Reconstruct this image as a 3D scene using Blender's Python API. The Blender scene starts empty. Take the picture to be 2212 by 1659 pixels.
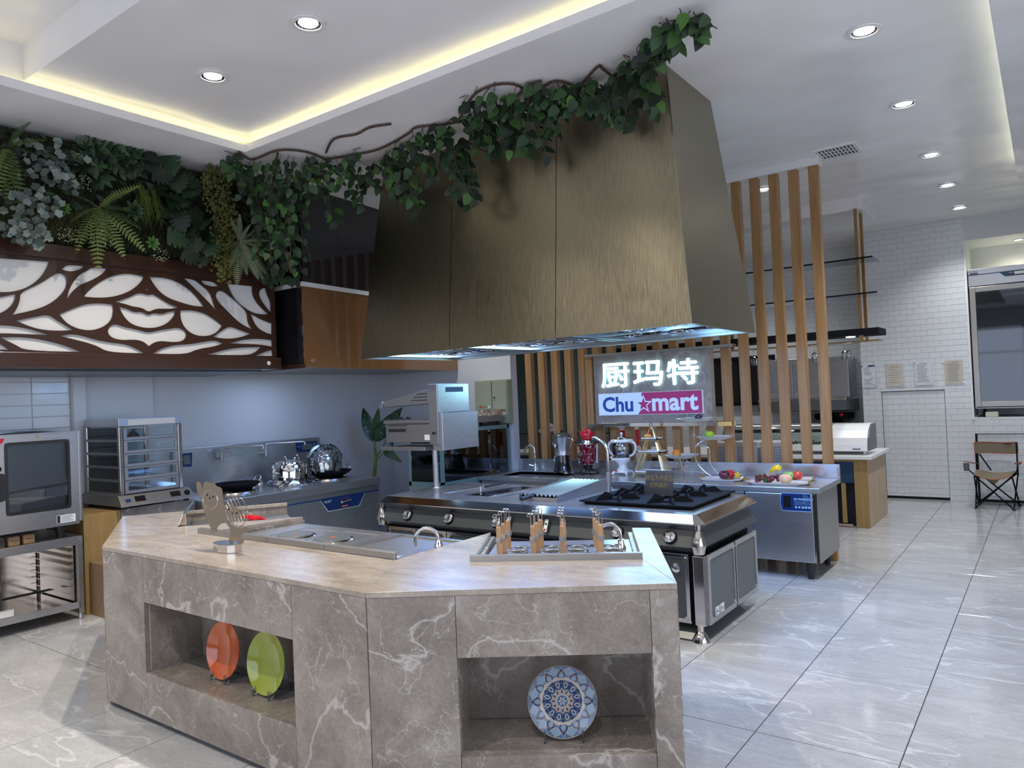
import bpy, bmesh, math, random
from mathutils import Vector, Matrix, Euler
C = bpy.context.scene.collection
PI = math.pi
R = math.radians
rnd = random.Random(7)

# ------------------------------------------------------------------ camera, world, exposure
cam_data = bpy.data.cameras.new('camera'); cam = bpy.data.objects.new('camera', cam_data); C.objects.link(cam)
FPX, YAW, PITCH, ROLL = 1592.32, -0.6302038, 0.01784203, -0.0426844
cam_data.sensor_fit = 'HORIZONTAL'; cam_data.sensor_width = 36.0; cam_data.lens = FPX * 36.0 / 2212.0
fw = Vector((math.sin(YAW)*math.cos(PITCH), math.cos(YAW)*math.cos(PITCH), math.sin(PITCH)))
rt = Vector((math.cos(YAW), -math.sin(YAW), 0)); up = rt.cross(fw)
c_, s_ = math.cos(ROLL), math.sin(ROLL)
rt2 = c_*rt + s_*up; up2 = -s_*rt + c_*up
cam.matrix_world = Matrix(((rt2.x, up2.x, -fw.x, 0), (rt2.y, up2.y, -fw.y, 0), (rt2.z, up2.z, -fw.z, 1.596), (0, 0, 0, 1)))
cam_data.clip_start = 0.05
bpy.context.scene.camera = cam

world = bpy.data.worlds.new('world'); bpy.context.scene.world = world; world.use_nodes = True
bg = world.node_tree.nodes['Background']; bg.inputs[0].default_value = (0.72, 0.80, 1.0, 1); bg.inputs[1].default_value = WORLD = 0.8
vs = bpy.context.scene.view_settings
vs.view_transform = 'Standard'; vs.look = 'None'; vs.gamma = 1.0; vs.exposure = 0.22; vs.use_curve_mapping = False

def lamp(name, kind, loc, energy, color, size=0.03, rot=None, spot=None, blend=0.4, parent=None):
    d = bpy.data.lights.new(name, kind); d.energy = energy; d.color = color
    if kind == 'SPOT': d.spot_size = R(spot); d.spot_blend = blend; d.shadow_soft_size = size
    elif kind == 'AREA': d.size = size[0]; d.shape = 'RECTANGLE'; d.size_y = size[1]
    else: d.shadow_soft_size = size
    o = bpy.data.objects.new(name, d); C.objects.link(o); o.location = loc
    if rot: o.rotation_euler = rot
    if parent: o.parent = parent
    return o
# daylight through the glass shopfront behind and beside the camera
lamp('window_daylight', 'AREA', (-2.5, -3.9, 1.7), 85, (0.74, 0.82, 1.0), (7.5, 2.6), (R(90), 0, 0))
lamp('window_daylight', 'AREA', (2.9, 1.5, 1.7), 60, (0.80, 0.87, 1.0), (6.0, 2.4), (R(90), 0, R(90)))

# ------------------------------------------------------------------ materials
def nt(name):
    m = bpy.data.materials.new(name); m.use_nodes = True
    return m, m.node_tree, m.node_tree.nodes['Principled BSDF']
def mat(name, col, rough=0.5, metal=0.0, **kw):
    m, t, p = nt(name)
    p.inputs['Base Color'].default_value = (*col, 1); p.inputs['Roughness'].default_value = rough; p.inputs['Metallic'].default_value = metal
    for k, v in kw.items():
        key = {'trans': 'Transmission Weight', 'ior': 'IOR', 'coat': 'Coat Weight', 'alpha': 'Alpha', 'spec': 'Specular IOR Level', 'aniso': 'Anisotropic', 'sheen': 'Sheen Weight', 'sss': 'Subsurface Weight'}[k]
        p.inputs[key].default_value = v
    return m
def emit(name, col, s):
    m, t, p = nt(name)
    p.inputs['Base Color'].default_value = (*[c*.35 for c in col], 1); p.inputs['Emission Color'].default_value = (*col, 1); p.inputs['Emission Strength'].default_value = s
    return m
def N(t, kind, **kw):
    n = t.nodes.new(kind)
    for k, v in kw.items():
        if k in n.inputs: n.inputs[k].default_value = v
        else: setattr(n, k, v)
    return n
def ramp(t, stops):
    r = t.nodes.new('ShaderNodeValToRGB'); e = r.color_ramp.elements
    while len(e) < len(stops): e.new(0.5)
    for i, (p, c) in enumerate(stops):
        e[i].position = p; e[i].color = (*c, 1) if len(c) == 3 else c
    return r
def coords(t, scale=(1, 1, 1), rnd_off=False, which='Object'):
    tc = N(t, 'ShaderNodeTexCoord'); mp = N(t, 'ShaderNodeMapping'); mp.inputs['Scale'].default_value = scale
    t.links.new(tc.outputs[which], mp.inputs['Vector'])
    if rnd_off:
        oi = N(t, 'ShaderNodeObjectInfo'); mul = N(t, 'ShaderNodeVectorMath', operation='SCALE'); cx = N(t, 'ShaderNodeCombineXYZ')
        t.links.new(oi.outputs['Random'], cx.inputs[0]); t.links.new(oi.outputs['Random'], cx.inputs[1]); mul.inputs['Scale'].default_value = 37.0
        t.links.new(cx.outputs[0], mul.inputs[0]); t.links.new(mul.outputs[0], mp.inputs['Location'])
    return mp.outputs[0]
def mixc(t, fac, a, b, blend='MIX'):
    m = N(t, 'ShaderNodeMix', data_type='RGBA', blend_type=blend)
    for sock, v in ((m.inputs[0], fac), (m.inputs[6], a), (m.inputs[7], b)):
        if hasattr(v, 'is_output') or hasattr(v, 'links'): t.links.new(v, sock)
        elif isinstance(v, (int, float)): sock.default_value = v
        else: sock.default_value = (*v, 1)
    return m.outputs[2]
def marble(name, dark, mid, light, vein, rough, scale=1.0, stretch=(1, 1, 1), vein_amt=0.75, rnd_off=True, vein_w=0.016, coat=0.0, fine=0.6):
    m, t, p = nt(name); v = coords(t, tuple(scale*s for s in stretch), rnd_off)
    n1 = N(t, 'ShaderNodeTexNoise', Scale=2.2, Detail=9.0, Roughness=0.62, Distortion=0.6); t.links.new(v, n1.inputs['Vector'])
    r1 = ramp(t, [(0.3, dark), (0.5, mid), (0.7, light)]); t.links.new(n1.outputs[0], r1.inputs[0])
    nf = N(t, 'ShaderNodeTexNoise', Scale=26.0, Detail=5.0, Roughness=0.7, Distortion=1.6); t.links.new(v, nf.inputs['Vector'])
    rf = ramp(t, [(0.35, (0.72,)*3), (0.65, (1.18,)*3)]); t.links.new(nf.outputs[0], rf.inputs[0])
    base = mixc(t, fine, r1.outputs[0], rf.outputs[0], 'MULTIPLY')
    out = base
    for sc, w, amt, seed in ((0.9, vein_w, vein_amt, 3.1), (2.3, vein_w*0.55, vein_amt*0.7, 9.7), (5.5, vein_w*0.6, vein_amt*0.35, 17.3)):
        mp = N(t, 'ShaderNodeMapping'); mp.inputs['Location'].default_value = (seed, seed*1.7, -seed); t.links.new(v, mp.inputs[0])
        n = N(t, 'ShaderNodeTexNoise', Scale=sc, Detail=6.0, Roughness=0.5, Distortion=0.35); t.links.new(mp.outputs[0], n.inputs['Vector'])
        a = N(t, 'ShaderNodeMath', operation='SUBTRACT'); t.links.new(n.outputs[0], a.inputs[0]); a.inputs[1].default_value = 0.5
        b = N(t, 'ShaderNodeMath', operation='ABSOLUTE'); t.links.new(a.outputs[0], b.inputs[0])
        rr = ramp(t, [(0.0, (amt,)*3), (w, (0,)*3)]); t.links.new(b.outputs[0], rr.inputs[0])
        out = mixc(t, rr.outputs[0], out, vein)
    t.links.new(out, p.inputs['Base Color']); p.inputs['Roughness'].default_value = rough; p.inputs['Coat Weight'].default_value = coat
    return m
def brushed(name, col, rough=0.28, stretch=(2, 2, 120), var=0.01, cvar=0.015, aniso=0.0, tangent=False, metal=0.86):
    m, t, p = nt(name); v = coords(t, stretch)
    n = N(t, 'ShaderNodeTexNoise', Scale=1.0, Detail=4.0, Roughness=0.6); t.links.new(v, n.inputs['Vector'])
    r1 = ramp(t, [(0.3, (max(0.02, rough-var),)*3), (0.7, (rough+var,)*3)]); t.links.new(n.outputs[0], r1.inputs[0]); t.links.new(r1.outputs[0], p.inputs['Roughness'])
    r2 = ramp(t, [(0.3, tuple(c*(1-cvar) for c in col)), (0.7, tuple(min(1, c*(1+cvar)) for c in col))]); t.links.new(n.outputs[0], r2.inputs[0]); t.links.new(r2.outputs[0], p.inputs['Base Color'])
    p.inputs['Metallic'].default_value = metal; p.inputs['Anisotropic'].default_value = aniso
    if tangent:
        tg = N(t, 'ShaderNodeCombineXYZ'); tg.inputs[2].default_value = 1.0; t.links.new(tg.outputs[0], p.inputs['Tangent'])
    return m
def wood(name, a, b, rough=0.45, axis='Z', scale=1.0, rnd_off=True):
    st = {'Z': (26, 26, 1.3), 'X': (1.3, 26, 26), 'Y': (26, 1.3, 26)}[axis]
    m, t, p = nt(name); v = coords(t, tuple(s*scale for s in st), rnd_off)
    n = N(t, 'ShaderNodeTexNoise', Scale=1.0, Detail=6.0, Roughness=0.65, Distortion=0.4); t.links.new(v, n.inputs['Vector'])
    r = ramp(t, [(0.32, a), (0.68, b)]); t.links.new(n.outputs[0], r.inputs[0]); t.links.new(r.outputs[0], p.inputs['Base Color'])
    bp = N(t, 'ShaderNodeBump', Strength=0.12); t.links.new(n.outputs[0], bp.inputs['Height']); t.links.new(bp.outputs[0], p.inputs['Normal'])
    p.inputs['Roughness'].default_value = rough
    return m
def speckle(name, a, b, scale=60, rough=0.6, lo=0.4, hi=0.6, metal=0.0, bump=0.0):
    m, t, p = nt(name); v = coords(t)
    n = N(t, 'ShaderNodeTexNoise', Scale=scale, Detail=5.0, Roughness=0.65); t.links.new(v, n.inputs['Vector'])
    r = ramp(t, [(lo, a), (hi, b)]); t.links.new(n.outputs[0], r.inputs[0]); t.links.new(r.outputs[0], p.inputs['Base Color'])
    p.inputs['Roughness'].default_value = rough; p.inputs['Metallic'].default_value = metal
    if bump:
        bp = N(t, 'ShaderNodeBump', Strength=bump); t.links.new(n.outputs[0], bp.inputs['Height']); t.links.new(bp.outputs[0], p.inputs['Normal'])
    return m
def glass(name, tint=(0.9, 0.95, 0.95), alpha=0.18, rough=0.03):
    # thin pane: mostly clear with a clean reflection
    m = bpy.data.materials.new(name); m.use_nodes = True; t = m.node_tree; t.nodes.clear()
    o = N(t, 'ShaderNodeOutputMaterial'); mx = N(t, 'ShaderNodeMixShader'); tr = N(t, 'ShaderNodeBsdfTransparent'); gl = N(t, 'ShaderNodeBsdfGlossy')
    fr = N(t, 'ShaderNodeFresnel'); fr.inputs[0].default_value = 1.5
    ad = N(t, 'ShaderNodeMath', operation='ADD'); ad.inputs[1].default_value = alpha*0.12; t.links.new(fr.outputs[0], ad.inputs[0])
    tr.inputs[0].default_value = (*tint, 1); gl.inputs[0].default_value = (0.9, 0.95, 1, 1); gl.inputs[1].default_value = rough
    t.links.new(ad.outputs[0], mx.inputs[0]); t.links.new(tr.outputs[0], mx.inputs[1]); t.links.new(gl.outputs[0], mx.inputs[2]); t.links.new(mx.outputs[0], o.inputs[0])
    return m
def leafmat(name, a, b, rough=0.55, scale=9.0):
    m, t, p = nt(name); v = coords(t)
    oi = N(t, 'ShaderNodeObjectInfo')
    n = N(t, 'ShaderNodeTexNoise', Scale=scale, Detail=3.0); t.links.new(v, n.inputs['Vector'])
    ad = N(t, 'ShaderNodeMath', operation='MULTIPLY_ADD'); t.links.new(oi.outputs['Random'], ad.inputs[0]); ad.inputs[1].default_value = 0.9; ad.inputs[2].default_value = -0.45
    a2 = N(t, 'ShaderNodeMath', operation='ADD'); t.links.new(ad.outputs[0], a2.inputs[0]); t.links.new(n.outputs[0], a2.inputs[1])
    r = ramp(t, [(0.25, a), (0.85, b)]); t.links.new(a2.outputs[0], r.inputs[0]); t.links.new(r.outputs[0], p.inputs['Base Color'])
    p.inputs['Roughness'].default_value = rough
    return m

M = {}
M['marble'] = marble('warm grey marble', (0.17, 0.145, 0.125), (0.25, 0.215, 0.185), (0.35, 0.31, 0.275), (0.55, 0.51, 0.48), 0.24, scale=1.7, vein_amt=0.7, vein_w=0.010)
M['marble_top_lit'] = marble('warm grey marble lit from above', (0.25, 0.21, 0.17), (0.34, 0.29, 0.24), (0.42, 0.37, 0.31), (0.50, 0.45, 0.39), 0.2, scale=1.6, stretch=(1, 2.6, 1), vein_amt=0.35, vein_w=0.010)  # same marble as the fronts; overhead warm light put into the colour
M['marble_sign'] = marble('grey marble sign slab', (0.23, 0.195, 0.17), (0.31, 0.27, 0.235), (0.39, 0.345, 0.30), (0.5, 0.48, 0.45), 0.3, scale=2.2, vein_amt=0.6)
M['floor_tile'] = marble('pale grey marble floor tile', (0.34, 0.345, 0.35), (0.40, 0.405, 0.41), (0.46, 0.465, 0.47), (0.66, 0.67, 0.68), 0.12, scale=1.3, stretch=(0.6, 1.7, 1), vein_amt=0.55, vein_w=0.009, fine=0.35)
M['grout'] = mat('dark grey grout', (0.05, 0.05, 0.05), 0.9)
M['ceiling'] = mat('white gloss stretch ceiling', (0.82, 0.80, 0.80), 0.22)
t_ = M['ceiling'].node_tree; v_ = coords(t_, (.55, .8, 1), which='Object'); n_ = N(t_, 'ShaderNodeTexNoise', Scale=1.1, Detail=2.0); t_.links.new(v_, n_.inputs['Vector']); b_ = N(t_, 'ShaderNodeBump', Strength=0.35, Distance=0.25); t_.links.new(n_.outputs[0], b_.inputs['Height']); t_.links.new(b_.outputs[0], t_.nodes['Principled BSDF'].inputs['Normal'])
M['paint'] = mat('off white wall paint', (0.56, 0.56, 0.565), 0.6)
M['wtile'] = mat('white glazed wall tile', (0.70, 0.72, 0.73), 0.12)
M['wgrout'] = mat('pale tile grout', (0.66, 0.68, 0.69), 0.7)
M['black'] = mat('black gap', (0.012, 0.011, 0.01), 0.6)
M['steel'] = brushed('brushed stainless steel', (0.50, 0.50, 0.51), 0.28, (3, 3, 90))
M['steelh'] = brushed('brushed stainless steel along', (0.52, 0.52, 0.53), 0.25, (2, 90, 90))
M['steel_d'] = brushed('dull stainless steel', (0.36, 0.355, 0.35), 0.36, (3, 90, 90))
M['chrome'] = mat('polished chrome', (0.68, 0.66, 0.64), 0.07, 1.0)
M['chrome_w'] = mat('polished warm steel', (0.62, 0.57, 0.52), 0.12, 1.0)
M['brass_hood'] = brushed('brushed bronze sheet', (0.29, 0.255, 0.175), 0.33, (170, 170, 1.2), 0.05, 0.20, aniso=0.6, tangent=True, metal=1.0)
M['gold'] = mat('gold wire', (0.75, 0.52, 0.22), 0.25, 1.0)
M['silverwire'] = mat('silver gilt wire', (0.62, 0.56, 0.48), 0.25, 1.0)
M['bronze'] = mat('bronze mirror steel', (0.42, 0.34, 0.26), 0.16, 1.0)
M['brown'] = mat('dark brown lacquered metal', (0.042, 0.017, 0.010), 0.28, 0.0, coat=0.3)
M['brown_gloss'] = mat('glossy amber brown panel', (0.17, 0.075, 0.025), 0.14, 0.0, coat=0.6)
M['blackgloss'] = mat('glossy black panel', (0.012, 0.011, 0.013), 0.07, 0.0, coat=0.5)
M['whitepane'] = mat('opal white acrylic', (0.72, 0.72, 0.72), 0.2)
M['white'] = mat('white enamel', (0.75, 0.75, 0.74), 0.2)
M['whitecer'] = mat('white glazed ceramic', (0.78, 0.76, 0.74), 0.12)
M['anthr'] = mat('anthracite enamel', (0.05, 0.056, 0.06), 0.3)
M['anthr_l'] = mat('slate grey enamel', (0.095, 0.105, 0.108), 0.35)
M['iron'] = mat('black cast iron', (0.009, 0.010, 0.012), 0.75, spec=0.08)
M['rubber'] = mat('black plastic', (0.012, 0.012, 0.013), 0.45)
M['slat'] = wood('oak veneer slat', (0.27, 0.135, 0.05), (0.43, 0.245, 0.10), 0.42)
M['oak'] = wood('pale oak veneer', (0.40, 0.27, 0.16), (0.54, 0.39, 0.25), 0.4)
M['oak2'] = wood('amber wood veneer', (0.26, 0.16, 0.05), (0.36, 0.23, 0.08), 0.5)
M['handlewood'] = wood('beech handle', (0.36, 0.20, 0.10), (0.50, 0.31, 0.17), 0.45)
M['navy'] = mat('navy laminate', (0.015, 0.045, 0.10), 0.35)
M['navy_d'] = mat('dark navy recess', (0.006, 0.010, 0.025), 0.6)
M['blue'] = mat('blue control panel', (0.010, 0.032, 0.13), 0.25)
M['lblue'] = mat('pale blue print', (0.35, 0.55, 0.85), 0.3)
M['lcd'] = mat('grey green display', (0.12, 0.15, 0.13), 0.15)
M['red'] = mat('red enamel', (0.55, 0.008, 0.02), 0.12, coat=0.5)
M['dred'] = mat('dark red enamel', (0.16, 0.004, 0.012), 0.15, coat=0.5)
M['card'] = speckle('brown cardboard', (0.22, 0.135, 0.07), (0.27, 0.17, 0.09), 30, 0.8)
M['ink'] = mat('black ink', (0.02, 0.02, 0.02), 0.7)
M['paper'] = mat('white paper', (0.72, 0.74, 0.77), 0.7)
M['cream'] = mat('cream paper', (0.62, 0.57, 0.49), 0.7)
M['greenmetal'] = mat('olive cream cabinet paint', (0.30, 0.31, 0.20), 0.5)
M['teal'] = mat('grey teal frame', (0.13, 0.20, 0.19), 0.45)
M['glass'] = glass('clear glass')
M['glass_d'] = glass('smoked glass', (0.36, 0.38, 0.41), 0.3)
M['glass_o'] = glass('tinted oven glass', (0.72, 0.75, 0.78), 0.5)
M['glass_g'] = glass('greenish glass', (0.74, 0.86, 0.80), 0.3)
M['plastic'] = glass('clear crumpled plastic', (0.80, 0.82, 0.84), 1.2, 0.12)
M['acrylic'] = glass('clear acrylic', (0.8, 0.84, 0.88), 0.5)
M['crystal'] = glass('crystal', (0.90, 0.90, 0.90), 0.6, 0.05)
M['cutglass'] = mat('frosted cut glass', (0.72, 0.72, 0.70), 0.15, alpha=0.6)
M['orange'] = mat('orange glazed plate', (0.48, 0.085, 0.012), 0.12, coat=0.5)
M['lime'] = mat('olive green glazed plate', (0.26, 0.31, 0.025), 0.12, coat=0.5)
M['lit'] = emit('lit downlight lens', (0.93, 0.96, 1.0), 16)
M['led_y'] = emit('warm yellow led strip', (1.0, 0.92, 0.50), 3.2)
M['led_w'] = emit('white led strip', (0.95, 1.0, 0.80), 5)
M['led_b'] = emit('blue white hood lamp', (0.40, 0.68, 1.0), 8)
M['sign_on'] = emit('lit white letter', (0.78, 1.0, 1.0), 3.2)
M['sign_side'] = emit('lit cyan letter side', (0.05, 0.55, 0.85), 1.3)
M['box_blue'] = emit('lit pale blue acrylic', (0.34, 0.50, 0.95), 0.85)
M['box_mag'] = emit('lit magenta acrylic', (0.27, 0.025, 0.15), 0.6)
M['box_navy'] = emit('lit navy acrylic', (0.01, 0.05, 0.32), 0.6)
M['leaf'] = leafmat('green vine leaf', (0.005, 0.020, 0.006), (0.030, 0.085, 0.015))
M['leaf_d'] = leafmat('dark glossy leaf', (0.003, 0.012, 0.004), (0.012, 0.042, 0.012), 0.55)
M['leaf_y'] = leafmat('bright young leaf', (0.025, 0.085, 0.01), (0.06, 0.17, 0.02))
M['fern'] = leafmat('fern green', (0.03, 0.06, 0.01), (0.15, 0.20, 0.05), 0.7)
M['fernsil'] = leafmat('silver fern', (0.16, 0.20, 0.11), (0.30, 0.34, 0.21), 0.6)
M['heuch'] = leafmat('silver veined leaf', (0.03, 0.05, 0.04), (0.20, 0.25, 0.22), 0.5, 70.0)
M['moss'] = speckle('dark moss mat', (0.004, 0.008, 0.002), (0.03, 0.035, 0.008), 45, 0.9, bump=0.8)
M['olive'] = leafmat('olive moss spray', (0.018, 0.022, 0.002), (0.07, 0.075, 0.008), 0.7)
M['grass'] = leafmat('grass blade', (0.05, 0.08, 0.005), (0.16, 0.22, 0.02), 0.6)
M['vine'] = speckle('brown vine bark', (0.035, 0.02, 0.014), (0.09, 0.055, 0.04), 50, 0.8)
M['fabric'] = speckle('olive tan canvas', (0.19, 0.155, 0.105), (0.24, 0.20, 0.14), 90, 0.85)
M['trim'] = mat('rust orange binding', (0.40, 0.085, 0.03), 0.7)

# ------------------------------------------------------------------ mesh builder
class MB:
    def __init__(s, o=None):
        s.v = []; s.f = []; s.sm = []
        s.off = Vector(o.location) if o is not None and not isinstance(o, (tuple, list, Vector)) else Vector(o or (0, 0, 0))
    def add(s, vs, fs, smooth=False, M4=None):
        b = len(s.v)
        for p in vs:
            p = Vector(p)
            if M4 is not None: p = M4 @ p
            s.v.append(p - s.off)
        for f in fs: s.f.append([b+i for i in f]); s.sm.append(smooth)
        return s
    def box(s, a, b, M4=None):
        x0, y0, z0 = a; x1, y1, z1 = b
        return s.add([(x0,y0,z0),(x1,y0,z0),(x1,y1,z0),(x0,y1,z0),(x0,y0,z1),(x1,y0,z1),(x1,y1,z1),(x0,y1,z1)],
                     [(0,3,2,1),(4,5,6,7),(0,1,5,4),(1,2,6,5),(2,3,7,6),(3,0,4,7)], False, M4)
    def hexa(s, bot, top):
        n = len(bot)
        return s.add(list(bot)+list(top), [tuple(range(n))[::-1], tuple(range(n, 2*n))]+[(i, (i+1) % n, n+(i+1) % n, n+i) for i in range(n)])
    def prism(s, pts, z0, z1, M4=None):
        n = len(pts)
        return s.add([(x, y, z0) for x, y in pts]+[(x, y, z1) for x, y in pts],
                     [tuple(range(n))[::-1], tuple(range(n, 2*n))]+[(i, (i+1) % n, n+(i+1) % n, n+i) for i in range(n)], False, M4)
    def ext(s, pts, vec):
        pts = [Vector(p) for p in pts]; vec = Vector(vec); n = len(pts)
        return s.add(pts+[p+vec for p in pts], [tuple(range(n))[::-1], tuple(range(n, 2*n))]+[(i, (i+1) % n, n+(i+1) % n, n+i) for i in range(n)])
    def lathe(s, prof, c=(0, 0, 0), n=24, M4=None, cap=True):
        vs = []; fs = []; c = Vector(c)
        for r, z in prof:
            for i in range(n):
                a = 2*PI*i/n; vs.append(c+Vector((r*math.cos(a), r*math.sin(a), z)))
        for k in range(len(prof)-1):
            for i in range(n):
                j = (i+1) % n; fs.append((k*n+i, k*n+j, (k+1)*n+j, (k+1)*n+i))
        if cap: fs.append(tuple(range(n))[::-1]); fs.append(tuple((len(prof)-1)*n+i for i in range(n)))
        return s.add(vs, fs, True, M4)
    def tube(s, pts, r, n=8, closed=False, cap=True, flat=1.0):
        pts = [Vector(p) for p in pts]; m = len(pts); vs = []; fs = []
        rr = r if isinstance(r, (list, tuple)) else [r]*m
        prev = None
        for i, p in enumerate(pts):
            a = pts[(i-1) % m] if (closed or i > 0) else p; b = pts[(i+1) % m] if (closed or i < m-1) else p
            d = (b-a).normalized() if (b-a).length > 1e-9 else Vector((0, 0, 1))
            if prev is None:
                u = d.orthogonal().normalized()
            else:
                u = prev-d*prev.dot(d); u = u.normalized() if u.length > 1e-6 else d.orthogonal().normalized()
            prev = u; w = d.cross(u)
            for k in range(n):
                an = 2*PI*k/n; vs.append(p+rr[i]*(math.cos(an)*u+math.sin(an)*w*flat))
        for i in range(m if closed else m-1):
            j = (i+1) % m
            for k in range(n):
                l = (k+1) % n; fs.append((i*n+k, i*n+l, j*n+l, j*n+k))
        if cap and not closed: fs.append(tuple(range(n))[::-1]); fs.append(tuple((m-1)*n+k for k in range(n)))
        return s.add(vs, fs, n > 4)
    def rod(s, a, b, r, n=10, r2=None): return s.tube([a, b], [r, r if r2 is None else r2], n)
    def ball(s, c, r, n=16, m=10, M4=None):
        if not isinstance(r, (tuple, list)): r = (r, r, r)
        vs = [(c[0], c[1], c[2]-r[2])]; fs = []
        for k in range(1, m):
            t = PI*k/m
            for i in range(n):
                a = 2*PI*i/n; vs.append((c[0]+r[0]*math.sin(t)*math.cos(a), c[1]+r[1]*math.sin(t)*math.sin(a), c[2]-r[2]*math.cos(t)))
        vs.append((c[0], c[1], c[2]+r[2])); L = len(vs)-1
        for i in range(n):
            j = (i+1) % n; fs.append((0, 1+j, 1+i)); fs.append((L, L-n+i, L-n+j))
            for k in range(m-2): fs.append((1+k*n+i, 1+k*n+j, 1+(k+1)*n+j, 1+(k+1)*n+i))
        return s.add(vs, fs, True, M4)
    def mesh(s, name, m, bevel=0):
        me = bpy.data.meshes.new(name); me.from_pydata([tuple(p) for p in s.v], [], s.f)
        if any(s.sm):
            me.polygons.foreach_set('use_smooth', s.sm)
            try: me.set_sharp_from_angle(angle=R(40))
            except Exception: pass
        me.materials.append(M[m] if isinstance(m, str) else m); me.update()
        return me
def link(name, me, parent=None, bevel=0, label=None, kind=None, segs=2):
    o = bpy.data.objects.new(name, me); C.objects.link(o)
    if parent: o.parent = parent
    if bevel:
        b = o.modifiers.new('bevel', 'BEVEL'); b.width = bevel; b.segments = segs; b.limit_method = 'ANGLE'; b.angle_limit = R(35); b.harden_normals = False
    if label: o['label'] = label
    if kind: o['kind'] = kind
    return o
def part(name, mb, m, parent, bevel=0, label=None, kind=None): return link(name, mb.mesh(name, m), parent, bevel, label, kind)
def thing(name, label, cat, loc=(0, 0, 0), rz=0, group=None):
    o = bpy.data.objects.new(name, None); C.objects.link(o); o.empty_display_size = 0.1
    o.location = loc; o.rotation_euler = (0, 0, rz); o['label'] = label; o['category'] = cat
    if group: o['group'] = group
    return o
def solo(name, mb, m, label, cat, bevel=0, group=None, kind=None):
    o = link(name, mb.mesh(name, m), None, bevel, label, kind); o.location = mb.off
    if cat: o['category'] = cat
    if group: o['group'] = group
    return o
def struct(name, mb=None, m=None, label=None, bevel=0):
    if mb is None:
        o = bpy.data.objects.new(name, None); C.objects.link(o)
    else:
        o = link(name, mb.mesh(name, m), None, bevel); o.location = mb.off
    o['kind'] = 'structure'
    if label: o['label'] = label
    return o
def copy_of(o, parent=None):
    c = o.copy(); C.objects.link(c); c.parent = parent
    for ch in o.children: copy_of(ch, c)
    return c
def dup(root, loc, rz=0, label=None, scale=None):
    c = copy_of(root); c.location = loc; c.rotation_euler = (0, 0, rz)
    if scale: c.scale = scale
    if label: c['label'] = label
    return c
_tc = {}
def text_geo(body, bold=0.0):
    key = (body, bold)
    if key not in _tc:
        cu = bpy.data.curves.new('t', 'FONT'); cu.body = body; cu.size = 1; cu.resolution_u = 3; cu.offset = bold
        ob = bpy.data.objects.new('t', cu); C.objects.link(ob)
        dg = bpy.context.evaluated_depsgraph_get(); me = bpy.data.meshes.new_from_object(ob.evaluated_get(dg))
        vs = [tuple(v.co) for v in me.vertices]; fs = [tuple(p.vertices) for p in me.polygons]
        bpy.data.objects.remove(ob); bpy.data.curves.remove(cu); bpy.data.meshes.remove(me); _tc[key] = (vs, fs)
    return _tc[key]
def put_text(mb, body, origin, right, upv, w, h, depth=0.0, bold=0.0, shear=0.0):
    vs, fs = text_geo(body, bold)
    if not vs: return
    xs = [v[0] for v in vs]; ys = [v[1] for v in vs]; x0, x1, y0, y1 = min(xs), max(xs), min(ys), max(ys)
    right = Vector(right).normalized(); upv = Vector(upv).normalized(); nrm = right.cross(upv); o = Vector(origin)
    def P(v, d):
        a = (v[0]-x0)/(x1-x0); b = (v[1]-y0)/(y1-y0)
        return o+right*(a*w+shear*b*h)+upv*(b*h)+nrm*d
    if depth <= 0: mb.add([P(v, 0) for v in vs], fs)
    else:
        n = len(vs); ed = {}
        for f in fs:
            for i in range(len(f)):
                e = (f[i], f[(i+1) % len(f)]); ed[tuple(sorted(e))] = None if tuple(sorted(e)) in ed else e
        sides = [(e[0], e[1], n+e[1], n+e[0]) for e in ed.values() if e]
        mb.add([P(v, 0) for v in vs]+[P(v, depth) for v in vs], [tuple(n+i for i in f) for f in fs]+sides)
def smooth_poly(pts, it=2, corner=95):
    pts = [Vector(p) for p in pts]; keep = [False]*len(pts)
    n = len(pts)
    for i in range(n):
        a = (pts[i-1]-pts[i]).normalized(); b = (pts[(i+1) % n]-pts[i]).normalized()
        keep[i] = math.degrees(math.acos(max(-1, min(1, a.dot(b))))) < corner
    for _ in range(it):
        np_, nk = [], []
        n = len(pts)
        for i in range(n):
            if keep[i]: np_.append(pts[i]); nk.append(True)
            else:
                np_.append(pts[i].lerp(pts[i-1], 0.25)); np_.append(pts[i].lerp(pts[(i+1) % n], 0.25)); nk += [False, False]
        pts, keep = np_, nk
    return pts
def bez(pts, k=6):
    "catmull-rom through the points"
    pts = [Vector(p) for p in pts]; out = []
    for i in range(len(pts)-1):
        p0 = pts[max(i-1, 0)]; p1 = pts[i]; p2 = pts[i+1]; p3 = pts[min(i+2, len(pts)-1)]
        for j in range(k):
            t = j/k; out.append(0.5*((2*p1)+(p2-p0)*t+(2*p0-5*p1+4*p2-p3)*t*t+(3*p1-p0-3*p2+p3)*t**3))
    out.append(pts[-1]); return out
def arc(c, r, a0, a1, n=10, u=(1, 0, 0), w=(0, 0, 1)):
    c = Vector(c); u = Vector(u); w = Vector(w)
    return [c+r*(math.cos(R(a0+(a1-a0)*i/n))*u+math.sin(R(a0+(a1-a0)*i/n))*w) for i in range(n+1)]

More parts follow.
